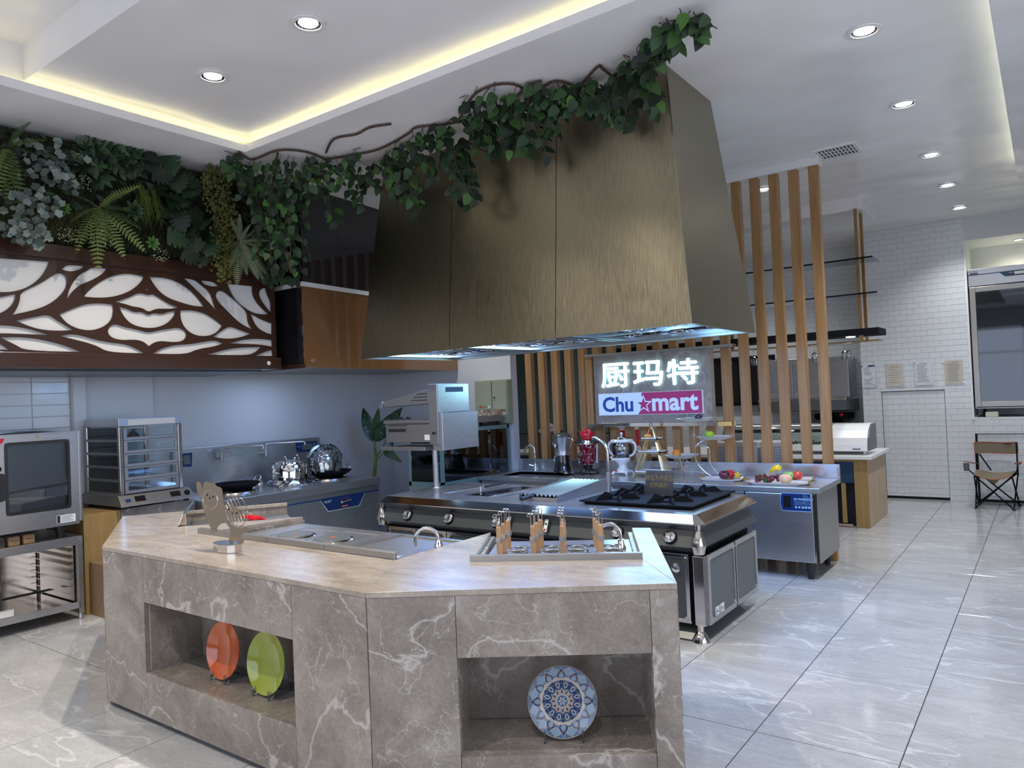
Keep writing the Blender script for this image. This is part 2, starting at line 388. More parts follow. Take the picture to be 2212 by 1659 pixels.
# ------------------------------------------------------------------ the room
CEIL = 3.66
base = struct('floor', MB((0, 0, 0)).box((-9.6, -4.4, -0.12), (3.3, 12.6, -0.003)), 'grout', 'glossy pale grey marble tile floor')
tb = MB(); w, h, e = 0.596, 1.196, 0.0012
tb.add([(e, e, 0), (w-e, e, 0), (w-e, h-e, 0), (e, h-e, 0), (0, 0, -e), (w, 0, -e), (w, h, -e), (0, h, -e)],
       [(0, 1, 2, 3), (4, 5, 1, 0), (5, 6, 2, 1), (6, 7, 3, 2), (7, 4, 0, 3), (4, 7, 6, 5)])
tile_me = tb.mesh('tile', 'floor_tile')
for i in range(-12, 5):
    for j in range(-6, 7):
        o = link('tile', tile_me, base); o.location = (0.0237+i*0.6+0.002, 3.407+j*1.2+0.002, 0)

c = MB((0, 0, 0))
c.box((-9.6, 3.55, CEIL), (3.3, 12.6, CEIL+0.06)); c.box((-7.2, -4.4, CEIL), (-5.15, 3.55, CEIL+0.06))
c.box((-0.9, -4.4, CEIL), (3.3, 3.55, CEIL+0.06)); c.box((-5.15, -4.4, CEIL), (-0.9, -3.0, CEIL+0.06))
struct('ceiling', c, 'ceiling', 'white lower ceiling around the lit recess')
c = MB((0, 0, 0))
c.box((-5.34, 2.02, 3.785), (-0.7, 3.74, 4.1)); c.box((-5.34, -3.2, 4.02), (-0.7, 2.02, 4.1))
c.box((-5.34, -3.2, 3.72), (-5.29, 2.02, 4.02)); c.box((-5.34, 2.02, 3.72), (-5.29, 3.74, 3.785)); c.box((-5.29, 3.69, 3.72), (-0.7, 3.74, 3.785)); c.box((-0.75, -3.2, 3.72), (-0.7, 3.69, 4.02)); c.box((-5.29, -3.2, 3.72), (-0.75, -3.15, 4.02))
struct('ceiling', c, 'ceiling', 'raised ceiling panel inside the recess with two downlights')
t = struct('trim_1', MB((0, 0, 0)).box((-5.25, -2.9, 3.722), (-5.22, 3.62, 3.734)).box((-5.22, 3.63, 3.722), (-0.95, 3.66, 3.734)), 'led_y', 'hidden warm yellow light strip in the ceiling recess')
c = MB((0, 0, 0)).box((-0.165, 0.6, 3.50), (2.95, 8.80, 3.56)).box((0.05, 0.8, 3.56), (2.8, 8.6, CEIL))
struct('ceiling', c, 'ceiling', 'lower floating ceiling slab at the right edge')
struct('trim_2', MB((0, 0, 0)).box((-0.10, 0.8, 3.562), (-0.07, 8.65, 3.575)), 'led_w', 'hidden white light strip above the floating slab')
struct('ceiling', MB((0, 0, 0)).box((-4.7, 8.88, 3.515), (-1.60, 9.82, CEIL)), 'ceiling', 'dropped soffit box above the hanging bar shelves')

struct('wall_left', MB((0, 0, 0)).box((-7.2, -4.4, 0), (-7.0, 2.96, CEIL)).box((-7.2, 2.96, 0), (-6.93, 3.06, CEIL)).box((-7.2, 3.06, 0), (-6.985, 3.70, CEIL)).box((-7.2, 3.70, 0), (-7.02, 7.1, CEIL)), 'paint', 'off-white wall behind the wok stoves')
struct('wall_back', MB((0, 0, 0)).box((-9.6, 6.92, 0), (-5.06, 7.04, CEIL)), 'paint', 'off-white wall carrying the electrical cabinet')
struct('wall_far', MB((0, 0, 0)).box((-9.6, 11.93, 0), (-2.1, 12.1, CEIL)).box((-9.7, 7.04, 0), (-9.5, 12.0, CEIL)), 'wgrout')
WR = struct('wall_right', MB((0, 0, 0)).box((-2.11, 11.14, 0), (-1.874, 12.1, CEIL)).box((-1.874, 11.14, 1.455), (-1.122, 12.1, CEIL)).box((-1.122, 11.14, 0), (-0.81, 12.1, CEIL))
    .box((-0.81, 11.14, 3.36), (1.0, 12.1, CEIL)).box((-0.81, 11.14, 0.875), (1.0, 12.1, 1.08)).box((-0.81, 12.0, 1.08), (1.0, 12.1, 3.36)).box((1.0, 11.14, 0), (3.2, 12.1, CEIL)).box((-1.874, 11.3, 0), (-1.122, 11.4, 1.455)).box((-0.81, 11.30, 0), (1.0, 11.4, 0.875)), 'wgrout', 'white brick-tiled wall at the back right')
struct('wall_side', MB((0, 0, 0)).box((3.1, -4.4, 0), (3.3, -1.6, CEIL)).box((3.1, 4.6, 0), (3.3, 12.1, CEIL)).box((3.1, -1.6, 3.0), (3.3, 4.6, CEIL)).box((3.1, -1.6, 0), (3.3, 4.6, 0.4)), 'paint', 'plain wall with a wide window right of the camera')
struct('wall_front', MB((0, 0, 0)).box((-7.2, -4.4, 3.1), (3.3, -4.2, CEIL)).box((-7.2, -4.4, 0), (-6.3, -4.2, 3.1)).box((1.4, -4.4, 0), (3.3, -4.2, 3.1)).box((-6.3, -4.4, 0), (1.4, -4.2, 0.35)), 'paint', 'shopfront wall behind the camera')
f = MB((0, 0, 0))
for x in (-6.3, -4.4, -2.5, -0.6, 1.34): f.box((x, -4.33, 0.35), (x+0.06, -4.27, 3.1))
f.box((-6.3, -4.33, 2.3), (1.4, -4.27, 2.36)); struct('window_1', f, 'rubber', 'dark mullions of the shopfront window')

# brick-shaped wall tiles
TW, TH = 0.15, 0.075
def tile_mesh(w, h, d=0.004, e=0.0012):
    b = MB(); b.add([(0, 0, 0), (w, 0, 0), (w, 0, h), (0, 0, h), (e, -d, e), (w-e, -d, e), (w-e, -d, h-e), (e, -d, h-e)],
                    [(4, 5, 6, 7), (0, 1, 5, 4), (1, 2, 6, 5), (2, 3, 7, 6), (3, 0, 4, 7)]); return b
_tm = {}
def wall_tiles(parent, rects, yf, x0g, zmax_parts, xmax_parts, stuff_parent=None, limit=300, gap=0.0018):
    left = MB(); n = 0
    for (xa, xb, za, zb) in rects:
        r0 = int(math.floor(za/TH)); r1 = int(math.ceil(zb/TH))
        for r in range(r0, r1):
            off = 0.5*TW*(r % 2)
            k0 = int(math.floor((xa-x0g-off)/TW)); k1 = int(math.ceil((xb-x0g-off)/TW))
            for k in range(k0, k1):
                a = max(xa, x0g+off+k*TW)+gap/2; b = min(xb, x0g+off+(k+1)*TW)-gap/2
                z0 = max(za, r*TH)+gap/2; z1 = min(zb, (r+1)*TH)-gap/2
                if b-a < 0.008 or z1-z0 < 0.008: continue
                if z1 < zmax_parts and b < xmax_parts and n < limit:
                    key = (round(b-a, 3), round(z1-z0, 3))
                    if key not in _tm: _tm[key] = tile_mesh(*key).mesh('tile', 'wtile')
                    o = link('tile', _tm[key], parent); o.location = (a, yf, z0); n += 1
                    o.rotation_euler = (rnd.uniform(-.004, .004), 0, rnd.uniform(-.005, .005))
                else:
                    tmn = tile_mesh(b-a, z1-z0); left.add([v+Vector((a, yf, z0)) for v in tmn.v], tmn.f)
    if left.v: part('tile', left, 'wtile', parent, kind='stuff')
wall_tiles(WR, [(-1.122, -0.81, 0, 1.455), (-0.81, 0.3, 0.875, 1.08), (-2.11, -1.874, 0, 1.455), (-2.11, -0.81, 1.455, 3.655), (0.3, 3.1, 0.9, 1.08)], 11.14, -2.11, 2.6, 0.0)
D1 = struct('door_1', MB((0, 0, 0)).box((-1.868, 11.16, 0.035), (-1.128, 11.28, 1.447)), 'wgrout', 'tall white tiled access door beside the camping chair')
wall_tiles(D1, [(-1.868, -1.128, 0.035, 1.447)], 11.16, -2.11, 3, 3)
part('gap', MB((0, 0, 0)).box((-1.874, 11.2, 0), (-1.122, 11.30, 1.455)), 'black', D1)
D2 = struct('door_2', MB((0, 0, 0)).box((-0.785, 11.16, 0.035), (0.9, 11.28, 0.868)), 'wgrout', 'low white tiled access door behind the camping chair')
wall_tiles(D2, [(-0.785, 0.9, 0.035, 0.868)], 11.16, -2.11, 3, 0.3)
part('gap', MB().box((-0.81, 11.2, 0), (1.0, 11.30, 0.875)), 'black', D2)
struct('trim_3', MB((0, 0, 0)).box((-0.83, 11.12, 1.06), (-0.805, 11.16, 3.36)), 'ceiling', 'white edge of the fridge niche')
FW = bpy.data.objects['wall_far']
far = MB()
for r in range(4, 49):
    off = 0.075*(r % 2)
    for k in range(0, 34):
        a = -7.1+off+k*TW
        if a > -2.2: continue
        tmn = tile_mesh(TW-.003, TH-.003); far.add([v+Vector((a, 11.93, r*TH)) for v in tmn.v], tmn.f)
part('tile', far, 'wtile', FW, kind='stuff')
WL = bpy.data.objects['wall_left']
for r in range(0, 9):                                # white wall tiles above the oven
    for k in range(0, 4):
        key = 'wl'
        if key not in _tm:
            b = MB(); b.add([(0, 0, 0), (0, .296, 0), (0, .296, .096), (0, 0, .096), (.012, .003, .003), (.012, .293, .003), (.012, .293, .093), (.012, .003, .093)], [(4, 5, 6, 7), (0, 1, 5, 4), (1, 2, 6, 5), (2, 3, 7, 6), (3, 0, 4, 7)])
            _tm[key] = b.mesh('tile', 'wtile')
        o = link('tile', _tm[key], WL); o.location = (-7.0, 2.955-0.3*(k+1), 1.2+r*0.1)

# downlights
def downlight(x, y, zc, label, energy=55, color=(0.95, 0.97, 1.0), spot=95, rr=0.075, lit=True):
    t = thing('downlight', label, 'ceiling light', (x, y, zc), group='recessed downlights')
    part('trim_ring', MB(t).lathe([(rr*0.8, -0.002), (rr*1.3, -0.002), (rr*1.28, -0.010), (rr*0.98, -0.012), (rr*0.92, -0.004), (rr*0.8, -0.004)], (x, y, zc), 28, cap=False), 'white', t)
    part('reflector', MB(t).lathe([(rr*0.93, -0.008), (rr*0.8, -0.004), (rr*0.76, -0.0035)], (x, y, zc), 24, cap=False), 'chrome', t)
    part('lens', MB(t).lathe([(0.001, -0.006), (rr*0.7, -0.006), (rr*0.74, -0.003)], (x, y, zc), 24, cap=False), 'lit', t)
    if energy: lamp('downlight_lamp', 'SPOT', (0, 0, -0.03), energy*1.5, color, 0.03, (0, 0, 0), spot+25, 1.0, t)
    return t
WARM = (1.0, 0.90, 0.76)
downlight(-3.33, 2.74, 3.785, 'round recessed downlight nearer the centre of the raised panel', 135, WARM, 105)
downlight(-4.34, 2.77, 3.785, 'round recessed downlight in the left corner of the raised panel', 150, WARM, 105)
names = ['nearest of the right-hand row of ceiling downlights, behind the plain ceiling top right', 'second nearest downlight of the right-hand ceiling row', 'third nearest downlight of the right-hand ceiling row', 'fourth downlight of the right-hand row, before the farthest', 'farthest downlight of the right-hand row, close to the tiled wall']
for k, (y, nm) in enumerate(zip((4.74, 6.19, 7.76, 9.10, 10.42), names)): downlight(-0.79, y, CEIL, nm, 75 if k < 4 else 55)
downlight(-2.33, 7.80, CEIL, 'recessed downlight seen between the oak slats', 40)
downlight(-0.25, 11.6, 3.36, 'small downlight inside the fridge niche', 16, (1, .95, .7), 130, 0.05)
for (x, y, en) in ((-5.35, 6.35, 85), (-3.6, 10.4, 70), (-6.2, 9.4, 60), (-2.3, 0.2, 90), (-4.4, 0.2, 110), (-0.4, 2.6, 80), (-0.4, 0.0, 80), (-6.2, 0.8, 60)):   # the grid goes on over the camera
    z_ = 4.02 if -5.15 < x < -0.9 and y < 3 else CEIL
    downlight(x, y, z_, 'recessed downlight over the corner behind the bronze hood' if x == -5.35 else ('recessed downlight over the bar at the back, %s one' % ('right' if x > -5 else 'left')) if y > 3 else {-2.3: 'recessed downlight above the camera, over the island end', -4.4: 'recessed downlight in the near recess, left of the camera', -6.2: 'recessed downlight near the left wall beside the oven'}.get(x, 'recessed downlight near the glass shopfront, %s' % ('farther into the room' if y > 1 else 'closer to the glass')), en, WARM if x < -1 and y < 3 else (0.95, 0.97, 1.0), 105)
t = thing('air_vent', 'rectangular louvred air vent in the ceiling beside the slat screen', 'vent', (-1.44, 7.03, CEIL))
part('frame', MB(t).box((-1.62, 6.86, CEIL-.012), (-1.26, 6.885, CEIL)).box((-1.62, 7.175, CEIL-.012), (-1.26, 7.2, CEIL)).box((-1.62, 6.885, CEIL-.012), (-1.59, 7.175, CEIL)).box((-1.29, 6.885, CEIL-.012), (-1.26, 7.175, CEIL)), 'white', t)
part('backing', MB(t).box((-1.59, 6.885, CEIL-.003), (-1.29, 7.175, CEIL-.001)), 'black', t)
for k in range(10): part('louvre', MB(t).box((-1.585+k*.03, 6.885, CEIL-.011), (-1.573+k*.03, 7.175, CEIL-.004)), 'white', t)
for k in range(2): part('crossbar', MB(t).box((-1.59, 6.98+k*.09, CEIL-.010), (-1.29, 6.988+k*.09, CEIL-.0035)), 'white', t)

# ------------------------------------------------------------------ marble island
ZT = 0.872
A0, A1, B1, B2 = (-4.255, 1.94), (-2.152, 1.94), (-1.163, 2.591), (-1.748, 3.587)
L1, L2 = (-5.341, 2.581), (-4.714, 3.503)
M0, M1, F1, R1, W1 = (-4.094, 2.417), (-2.469, 2.404), (-2.118, 2.538), (-1.462, 2.906), (-2.473, 3.137)
WL, TL, TO = (-3.991, 3.088), (-4.466, 2.492), (-5.095, 2.935)
R2 = (-1.838, 3.550)
isl = thing('marble_island', 'grey veined marble demonstration island with two open niches in its front', 'counter', (-3.2, 2.3, 0))
def shrink(p, k=0.985):
    cx = sum(a for a, b in p)/len(p); cy = sum(b for a, b in p)/len(p); return [(cx+(a-cx)*k, cy+(b-cy)*k) for a, b in p]
for poly in ([A0, A1, M1, M0], [A1, B1, R1, F1, W1, M1], [R1, B1, B2, R2], [L1, A0, M0, WL, TL, TO]):
    part('worktop_slab', MB(isl).prism(shrink(poly, 0.9993), ZT-0.022, ZT), 'marble_top_lit', isl, bevel=0.0015)
ndir = Vector((L2[0]-TO[0], L2[1]-TO[1])).normalized(); nn = Vector((ndir.y, -ndir.x))*0.035
part('worktop_slab', MB(isl).prism([TO, (TO[0]+nn.x, TO[1]+nn.y), (L2[0]+nn.x, L2[1]+nn.y), L2], ZT-0.022, ZT), 'marble_top_lit', isl, bevel=0.0015)
# front facing the camera: four slabs around the left niche
PZ = ZT-0.023
for (x0, x1, z0, z1) in ((-4.254, -3.828, 0.03, PZ), (-3.826, -2.612, 0.619, PZ), (-3.826, -2.612, 0.03, 0.258), (-2.61, -2.156, 0.03, PZ)):
    part('front_slab', MB(isl).box((x0, 1.942, z0), (x1, 1.964, z1)), 'marble', isl, bevel=0.0012)
nb = MB(isl)
nb.box((-3.825, 1.965, 0.24), (-2.60, 2.27, 0.26)); nb.box((-3.825, 2.25, 0.26), (-2.60, 2.27, 0.617)); nb.box((-3.825, 1.965, 0.617), (-2.60, 2.27, 0.63)); nb.box((-3.84, 1.965, 0.24), (-3.812, 2.27, 0.63)); nb.box((-2.602, 1.965, 0.24), (-2.58, 2.27, 0.63))
part('niche', nb, 'marble', isl)
ub = Vector((B1[0]-A1[0], B1[1]-A1[1], 0)).normalized(); vb = Vector((-ub.y, ub.x, 0)); a1 = Vector((A1[0], A1[1], 0))
def BL(s, d, z): return a1+ub*s+vb*d+Vector((0, 0, z))
def bbox(mb, s0, s1, d0, d1, z0, z1): return mb.hexa([BL(s0, d0, z0), BL(s1, d0, z0), BL(s1, d1, z0), BL(s0, d1, z0)], [BL(s0, d0, z1), BL(s1, d0, z1), BL(s1, d1, z1), BL(s0, d1, z1)])
for (s0, s1, z0, z1) in ((0.003, 0.342, 0.03, PZ), (0.344, 1.079, 0.613, PZ), (0.344, 1.079, 0.03, 0.237), (1.081, 1.18, 0.03, PZ)):
    part('front_slab', bbox(MB(isl), s0, s1, 0.002, 0.024, z0, z1), 'marble', isl, bevel=0.0012)
nb = MB(isl)
for a in ((0.344, 1.08, 0.025, 0.36, 0.22, 0.239), (0.344, 1.08, 0.34, 0.36, 0.239, 0.611), (0.344, 1.08, 0.025, 0.36, 0.611, 0.63), (0.328, 0.345, 0.025, 0.36, 0.22, 0.63), (1.079, 1.098, 0.025, 0.36, 0.22, 0.63)): bbox(nb, *a)
part('niche', nb, 'marble', isl)
def wall_slab(p, q, z0=0.03, z1=PZ, th=0.022):
    p, q = Vector((*p, 0)), Vector((*q, 0)); d = (q-p).normalized(); n = Vector((-d.y, d.x, 0))*th; z = Vector((0, 0, 1)); p = p+d*.002; q = q-d*.002
    return MB(isl).hexa([p+z*z0, q+z*z0, q+n+z*z0, p+n+z*z0], [p+z*z1, q+z*z1, q+n+z*z1, p+n+z*z1])
for p, q in ((B1, B2), (L1, A0), (L2, L1), (B2, R2), (W1, F1), (M1, W1), (WL, M0), (TL, WL), (F1, R1), (R1, R2), (TO, TL)):
    part('side_slab', wall_slab(p, q), 'marble', isl)
body = MB(isl)
for poly in ([(-4.2, 1.99), (-3.86, 1.99), (-3.86, 2.40), (-4.09, 2.40), (-4.46, 2.47), (-5.07, 2.90), (-5.29, 2.59)], [(-4.0, 2.29), (-2.5, 2.29), (-2.5, 2.39), (-4.0, 2.39)], [(-2.56, 1.99), (-2.17, 1.99), (-2.17, 2.2), (-2.47, 2.36), (-2.56, 2.36)]):
    body.prism(poly, 0.06, PZ-.005)
bbox(body, 0.03, 1.14, 0.38, 0.46, 0.06, PZ-.005)
part('carcass', body, 'anthr', isl)
pl = MB(isl)
pl.prism([(-4.2, 2.0), (-2.17, 2.0), (-1.22, 2.62), (-1.78, 3.55), (-2.4, 3.1), (-2.5, 2.4), (-4.05, 2.4), (-4.0, 3.05), (-4.7, 3.45), (-5.27, 2.6)], 0.0, 0.055); part('toe_kick', pl, 'anthr', isl)

# drop-in hotplate unit in the middle bay
hp = thing('hotplate_unit', 'stainless drop-in unit with two round hotplates and a pan well', 'stove', (-3.2, 2.7, 0.60))
ZH = 0.838
b = MB(hp).box((-3.985, 2.432, 0.60), (-2.482, 3.04, ZH-0.003)); part('housing', b, 'steel_d', hp)
b = MB(hp)
b.box((-3.98, 2.432, ZH-0.003), (-3.02, 3.045, ZH)); b.box((-3.02, 2.432, ZH-0.003), (-2.482, 2.47, ZH)); b.box((-3.02, 3.0, ZH-0.003), (-2.482, 3.045, ZH))
part('deck', b, 'steelh', hp, bevel=0.001)
for (cx, cy) in ((-3.608, 2.731), (-3.297, 2.747)):
    h = part('hotplate', MB(hp).lathe([(0.100, ZH), (0.100, ZH+.006), (0.094, ZH+.013), (0.001, ZH+.014)], (cx, cy, 0), 36), 'anthr_l', hp)
    part('plate_rim', MB(hp).lathe([(0.118, ZH), (0.112, ZH+.005), (0.101, ZH+.006)], (cx, cy, 0), 36, cap=False), 'chrome', h)
    part('red_spot', MB(hp).lathe([(0.016, ZH+.0145), (0.001, ZH+.015)], (cx, cy, 0), 16), 'trim', h)
    fr = MB(hp)
    for (x0, x1, y0, y1) in ((cx-.165, cx+.165, cy-.215, cy-.207), (cx-.165, cx+.165, cy+.207, cy+.215), (cx-.165, cx-.157, cy-.207, cy+.207), (cx+.157, cx+.165, cy-.207, cy+.207)): fr.box((x0, y0, ZH), (x1, y1, ZH+.004))
    part('plate_frame', fr, 'steelh', hp)
b = MB(hp)
x0, x1, y0, y1 = -3.01, -2.50, 2.475, 2.995
b.box((x0, y0, ZH-.10), (x1, y1, ZH-.097)); b.box((x0, y0, ZH-.1), (x0+.004, y1, ZH+.006)); b.box((x1-.004, y0, ZH-.1), (x1, y1, ZH+.006)); b.box((x0, y0, ZH-.1), (x1, y0+.004, ZH+.006)); b.box((x0, y1-.004, ZH-.1), (x1, y1, ZH+.006))
part('pan_well', b, 'chrome', hp)
for k in range(2):
    cx = -2.88+0.24*k; b = MB(hp); b.lathe([(0.02, ZH-.05), (0.08, ZH-.045), (0.098, ZH-.01), (0.102, ZH-.008)], (cx, 2.78, 0), 28, cap=False); b.rod((cx, 2.69, ZH-.02), (cx+.02, 2.50, ZH+.004), 0.009)
    part('small_pan', b, 'chrome', hp)
for x0, x1 in ((-4.10, -3.44), (-3.435, -2.97), (-2.965, -2.47)):
    part('front_rail', MB(hp).box((x0, 2.412, ZT-.002), (x1, 2.43, ZT+.030)).box((x0, 2.43, ZT+.026), (x1, 2.445, ZT+.030)), 'steel_d', hp, bevel=0.002)
def faucet(loc, h, reach, ang, label, r=0.011, m='chrome', up_=0.0):
    t = thing('faucet', label, 'faucet', loc); x, y, z = loc; d = Vector((math.cos(ang), math.sin(ang), 0)); p = Vector(loc)
    part('base', MB(t).lathe([(r*2.2, 0), (r*2.2, .012), (r*1.4, .03), (r*1.3, .05)], p, 16), m, t)
    pts = [p+Vector((0, 0, .04)), p+Vector((0, 0, h-reach/2))]+[p+Vector((0, 0, h-reach/2))+d*(reach/2*(1-math.cos(R(a))))+Vector((0, 0, reach/2*math.sin(R(a)))) for a in range(15, 166, 15)]+[p+d*reach+Vector((0, 0, h-reach/2-.03))]
    part('spout', MB(t).tube(pts, r*0.8, 12), m, t)
    q = p+Vector((0, 0, .03)); part('lever', MB(t).rod(q, q-Vector((-d.y, d.x, 0))*(r*5)+Vector((0, 0, .01)), r*.45, 8), m, t)
    return t
faucet((-2.564,2.819,0.84), 0.105, 0.12, R(180+34), 'curved steel tap at the back of the hotplate bay')
# noodle boiler in the right bay
nc = thing('noodle_boiler', 'stainless drop-in noodle boiler with a dark front rail', 'boiler', (-1.95, 3.0, 0.5))
uf = Vector((R1[0]-F1[0], R1[1]-F1[1], 0)).normalized(); vf = Vector((-uf.y, uf.x, 0)); f1 = Vector((F1[0], F1[1], 0))
def FL(s, d, z): return f1+uf*s+vf*d+Vector((0, 0, z))
def fbox(mb, s0, s1, d0, d1, z0, z1): return mb.hexa([FL(s0, d0, z0), FL(s1, d0, z0), FL(s1, d1, z0), FL(s0, d1, z0)], [FL(s0, d0, z1), FL(s1, d0, z1), FL(s1, d1, z1), FL(s0, d1, z1)])
part('housing', fbox(MB(nc), 0.03, 0.73, 0.03, 0.62, 0.5, 0.80), 'steel_d', nc)
part('deck', fbox(MB(nc), 0.025, 0.735, 0.025, 0.64, 0.80, 0.832), 'steelh', nc, bevel=0.002)
part('front_rail', fbox(MB(nc), -0.005, 0.755, -0.008, 0.014, ZT-.004, ZT+.028), 'steel_d', nc, bevel=0.002)
b = MB(nc)
for k in range(9): fbox(b, 0.16+k*.06, 0.20+k*.06, 0.50, 0.508, 0.832, 0.835); fbox(b, 0.14+k*.06, 0.18+k*.06, 0.47, 0.478, 0.832, 0.835)
part('drain_slots', b, 'black', nc)
for k in range(4):
    c = FL(0.155+k*0.155, 0.30, 0)
    part('well_ring', MB(nc).tube([c+Vector((0.062*math.cos(2*PI*i/28), 0.062*math.sin(2*PI*i/28), 0.836)) for i in range(28)], 0.006, 8, closed=True), 'chrome', nc)
def basket(px_loc, label):
    t = thing('noodle_basket', label, 'strainer', (px_loc[0], px_loc[1], 0.80), group='noodle baskets hanging in the boiler')
    x, y = px_loc[0], px_loc[1]; r_ = 0.014
    part('handle', MB(t).box((x-.012, y-.008, 0.845), (x+.012, y+.008, 0.990)), 'handlewood', t, bevel=0.007)
    part('clamp', MB(t).box((x-.0135, y-.0095, 0.915), (x+.0135, y+.0095, 0.937)), 'steel', t)
    w = MB(t)
    for sx in (-.009, .009):
        w.tube([(x+sx, y, .93), (x+sx, y, 1.035), (x+sx, y-.006, 1.045), (x+sx, y-.02, 1.047), (x+sx, y-.03, 1.036)], 0.0022, 6)
    w.rod((x-.009, y-.03, 1.036), (x+.009, y-.03, 1.036), 0.0022, 6); part('hook', w, 'chrome', t)
    c = Vector((x, y, 0))+uf*0.058; m_ = MB(t)
    m_.tube([c+Vector((0.046*math.cos(2*PI*i/20), 0.046*math.sin(2*PI*i/20), 0.848)) for i in range(20)], 0.003, 6, closed=True)
    for i in range(12):
        a = PI*i/12
        m_.tube([c+Vector((0.046*math.cos(a)*q, 0.046*math.sin(a)*q, 0.835-.02*(1-q*q)+.012)) for q in (-1, -.5, 0, .5, 1)], 0.0012, 4)
    for q in (.35, .6, .82): m_.tube([c+Vector((0.046*q*math.cos(2*PI*i/16), 0.046*q*math.sin(2*PI*i/16), 0.847-.02*(1-q*q))) for i in range(16)], 0.0012, 4, closed=True)
    part('wire_bowl', m_, 'steel_d', t); return t
cols = ['left', 'second', 'third', 'right']
PXY = [(-2.133,2.766,0.85), (-1.99,2.843,0.85), (-1.869,2.911,0.85), (-1.716,3.003,0.85)]
for k, p in enumerate(PXY):
    for j, w in enumerate(('front', 'middle', 'rear')):
        q = Vector(p)+vf*(0.085*j)+uf*(0.012*j if k < 2 else -0.014*j+(.012*j if k == 2 else 0))
        basket(q, 'wooden-handled noodle basket, %s one of the %s row' % (w, {'left': 'leftmost', 'second': 'second', 'third': 'third', 'right': 'rightmost'}[cols[k]]))
faucet((-1.716,3.193,0.835), 0.125, 0.11, R(180+30), 'small gooseneck tap at the right end of the noodle boiler')
# trough of the left arm
tr = thing('grill_trough', 'shallow empty steel trough sunk in the left arm of the island', 'trough', (-4.55, 3.0, 0.6))
part('basin', MB(tr).prism(shrink([TL, WL, L2, TO], 0.955), 0.6, 0.80), 'steel_d', tr)
b = MB(tr); pr = [Vector((*TL, 0)), Vector((*TO, 0))]; d = (pr[1]-pr[0]).normalized(); n = Vector((d.y, -d.x, 0))*-1
for i in range(1):
    p, q = pr[0]+d*.03, pr[1]-d*.10; zz = Vector((0, 0, 1))
    b.hexa([p+zz*ZT, q+zz*ZT, q-n*.05+zz*ZT, p-n*.05+zz*ZT], [p-n*.03+zz*(ZT+.075), q-n*.03+zz*(ZT+.075), q-n*.05+zz*(ZT+.075), p-n*.05+zz*(ZT+.075)])
b.off = Vector((TL[0], TL[1], ZT)); b.v = [v+Vector(tr.location)-b.off for v in b.v]
solo('grill_guard', b, 'chrome_w', 'mirror steel guard wrapped in film on the left of the worktop', 'guard', bevel=0.004)
c0 = Vector((-4.618,3.114,0.81)); b = MB(c0)
for k in range(9):
    a = c0+Vector((rnd.uniform(-.10, .10), rnd.uniform(-.03, .03), rnd.uniform(0.0, .015))); b.tube([a, a+Vector((.05, .03, .008)), a+Vector((.10, .035, .0))], [.009, .011, .003], 7)
solo('sausage_bundle', b, 'red', 'small heap of red dried sausages in the left trough', 'food')

# cut-metal bear ornament
fg = thing('bear_ornament', 'flat cut mirror-bronze ornament of two dancing bears on a chrome puck', 'ornament', (-3.436,2.181,0.872))
fx, fy, fz = fg.location
oct_ = [(fx+.098*math.cos(R(a)), fy+.055*math.sin(R(a))) for a in (20, 50, 90, 130, 160, 200, 230, 270, 310, 340)]
part('base', MB(fg).prism(oct_, fz, fz+.043), 'chrome', fg, bevel=0.002)
YB = 'Y'
bear1 = [(-3.699,2.155,1.216),(-3.676,2.155,1.218),(-3.659,2.155,1.208),(-3.652,2.155,1.179),(-3.639,2.155,1.196),(-3.636,2.155,1.212),(-3.609,2.155,1.223),(-3.584,2.155,1.215),(-3.542,2.155,1.216),(-3.51,2.155,1.197),(-3.493,2.155,1.198),(-3.469,2.155,1.189),(-3.465,2.155,1.171),(-3.457,2.155,1.128),(-3.451,2.155,1.097),(-3.44,2.155,1.092),(-3.433,2.155,1.037),(-3.456,2.155,1.013),(-3.489,2.155,1.008),(-3.523,2.155,0.987),(-3.536,2.155,0.958),(-3.57,2.155,0.949),(-3.58,2.155,0.971),(-3.611,2.155,1.019),(-3.652,2.155,1.08),(-3.662,2.155,1.118),(-3.678,2.155,1.13),(-3.702,2.155,1.167),(-3.706,2.155,1.2)]
bear2 = [(-3.445,2.155,1.101),(-3.412,2.155,1.112),(-3.375,2.155,1.115),(-3.355,2.155,1.099),(-3.335,2.155,1.082),(-3.304,2.155,1.072),(-3.301,2.155,1.045),(-3.317,2.155,1.035),(-3.348,2.155,1.042),(-3.38,2.155,1.037),(-3.411,2.155,1.047),(-3.442,2.155,1.067)]
legs2 = [(-3.438,2.155,1.033),(-3.403,2.155,1.008),(-3.361,2.155,0.998),(-3.309,2.155,0.996),(-3.288,2.155,1.007),(-3.262,2.155,1.002),(-3.261,2.155,0.981),(-3.285,2.155,0.972),(-3.311,2.155,0.969),(-3.317,2.155,0.944),(-3.297,2.155,0.94),(-3.298,2.155,0.92),(-3.335,2.155,0.911),(-3.349,2.155,0.932),(-3.386,2.155,0.929),(-3.404,2.155,0.905),(-3.429,2.155,0.929),(-3.406,2.155,0.955),(-3.409,2.155,0.992),(-3.445,2.155,1.014)]
ring = [(-3.446,2.155,1.091),(-3.421,2.155,1.133),(-3.367,2.155,1.154),(-3.31,2.155,1.153),(-3.27,2.155,1.125),(-3.25,2.155,1.078),(-3.265,2.155,1.035),(-3.309,2.155,1.002),(-3.371,2.155,1.004),(-3.428,2.155,1.031)]
face = [(-3.646,2.153,1.132),(-3.62,2.153,1.171),(-3.569,2.153,1.183),(-3.52,2.153,1.166),(-3.505,2.153,1.129),(-3.518,2.153,1.097),(-3.558,2.153,1.079),(-3.603,2.153,1.083),(-3.636,2.153,1.1)]
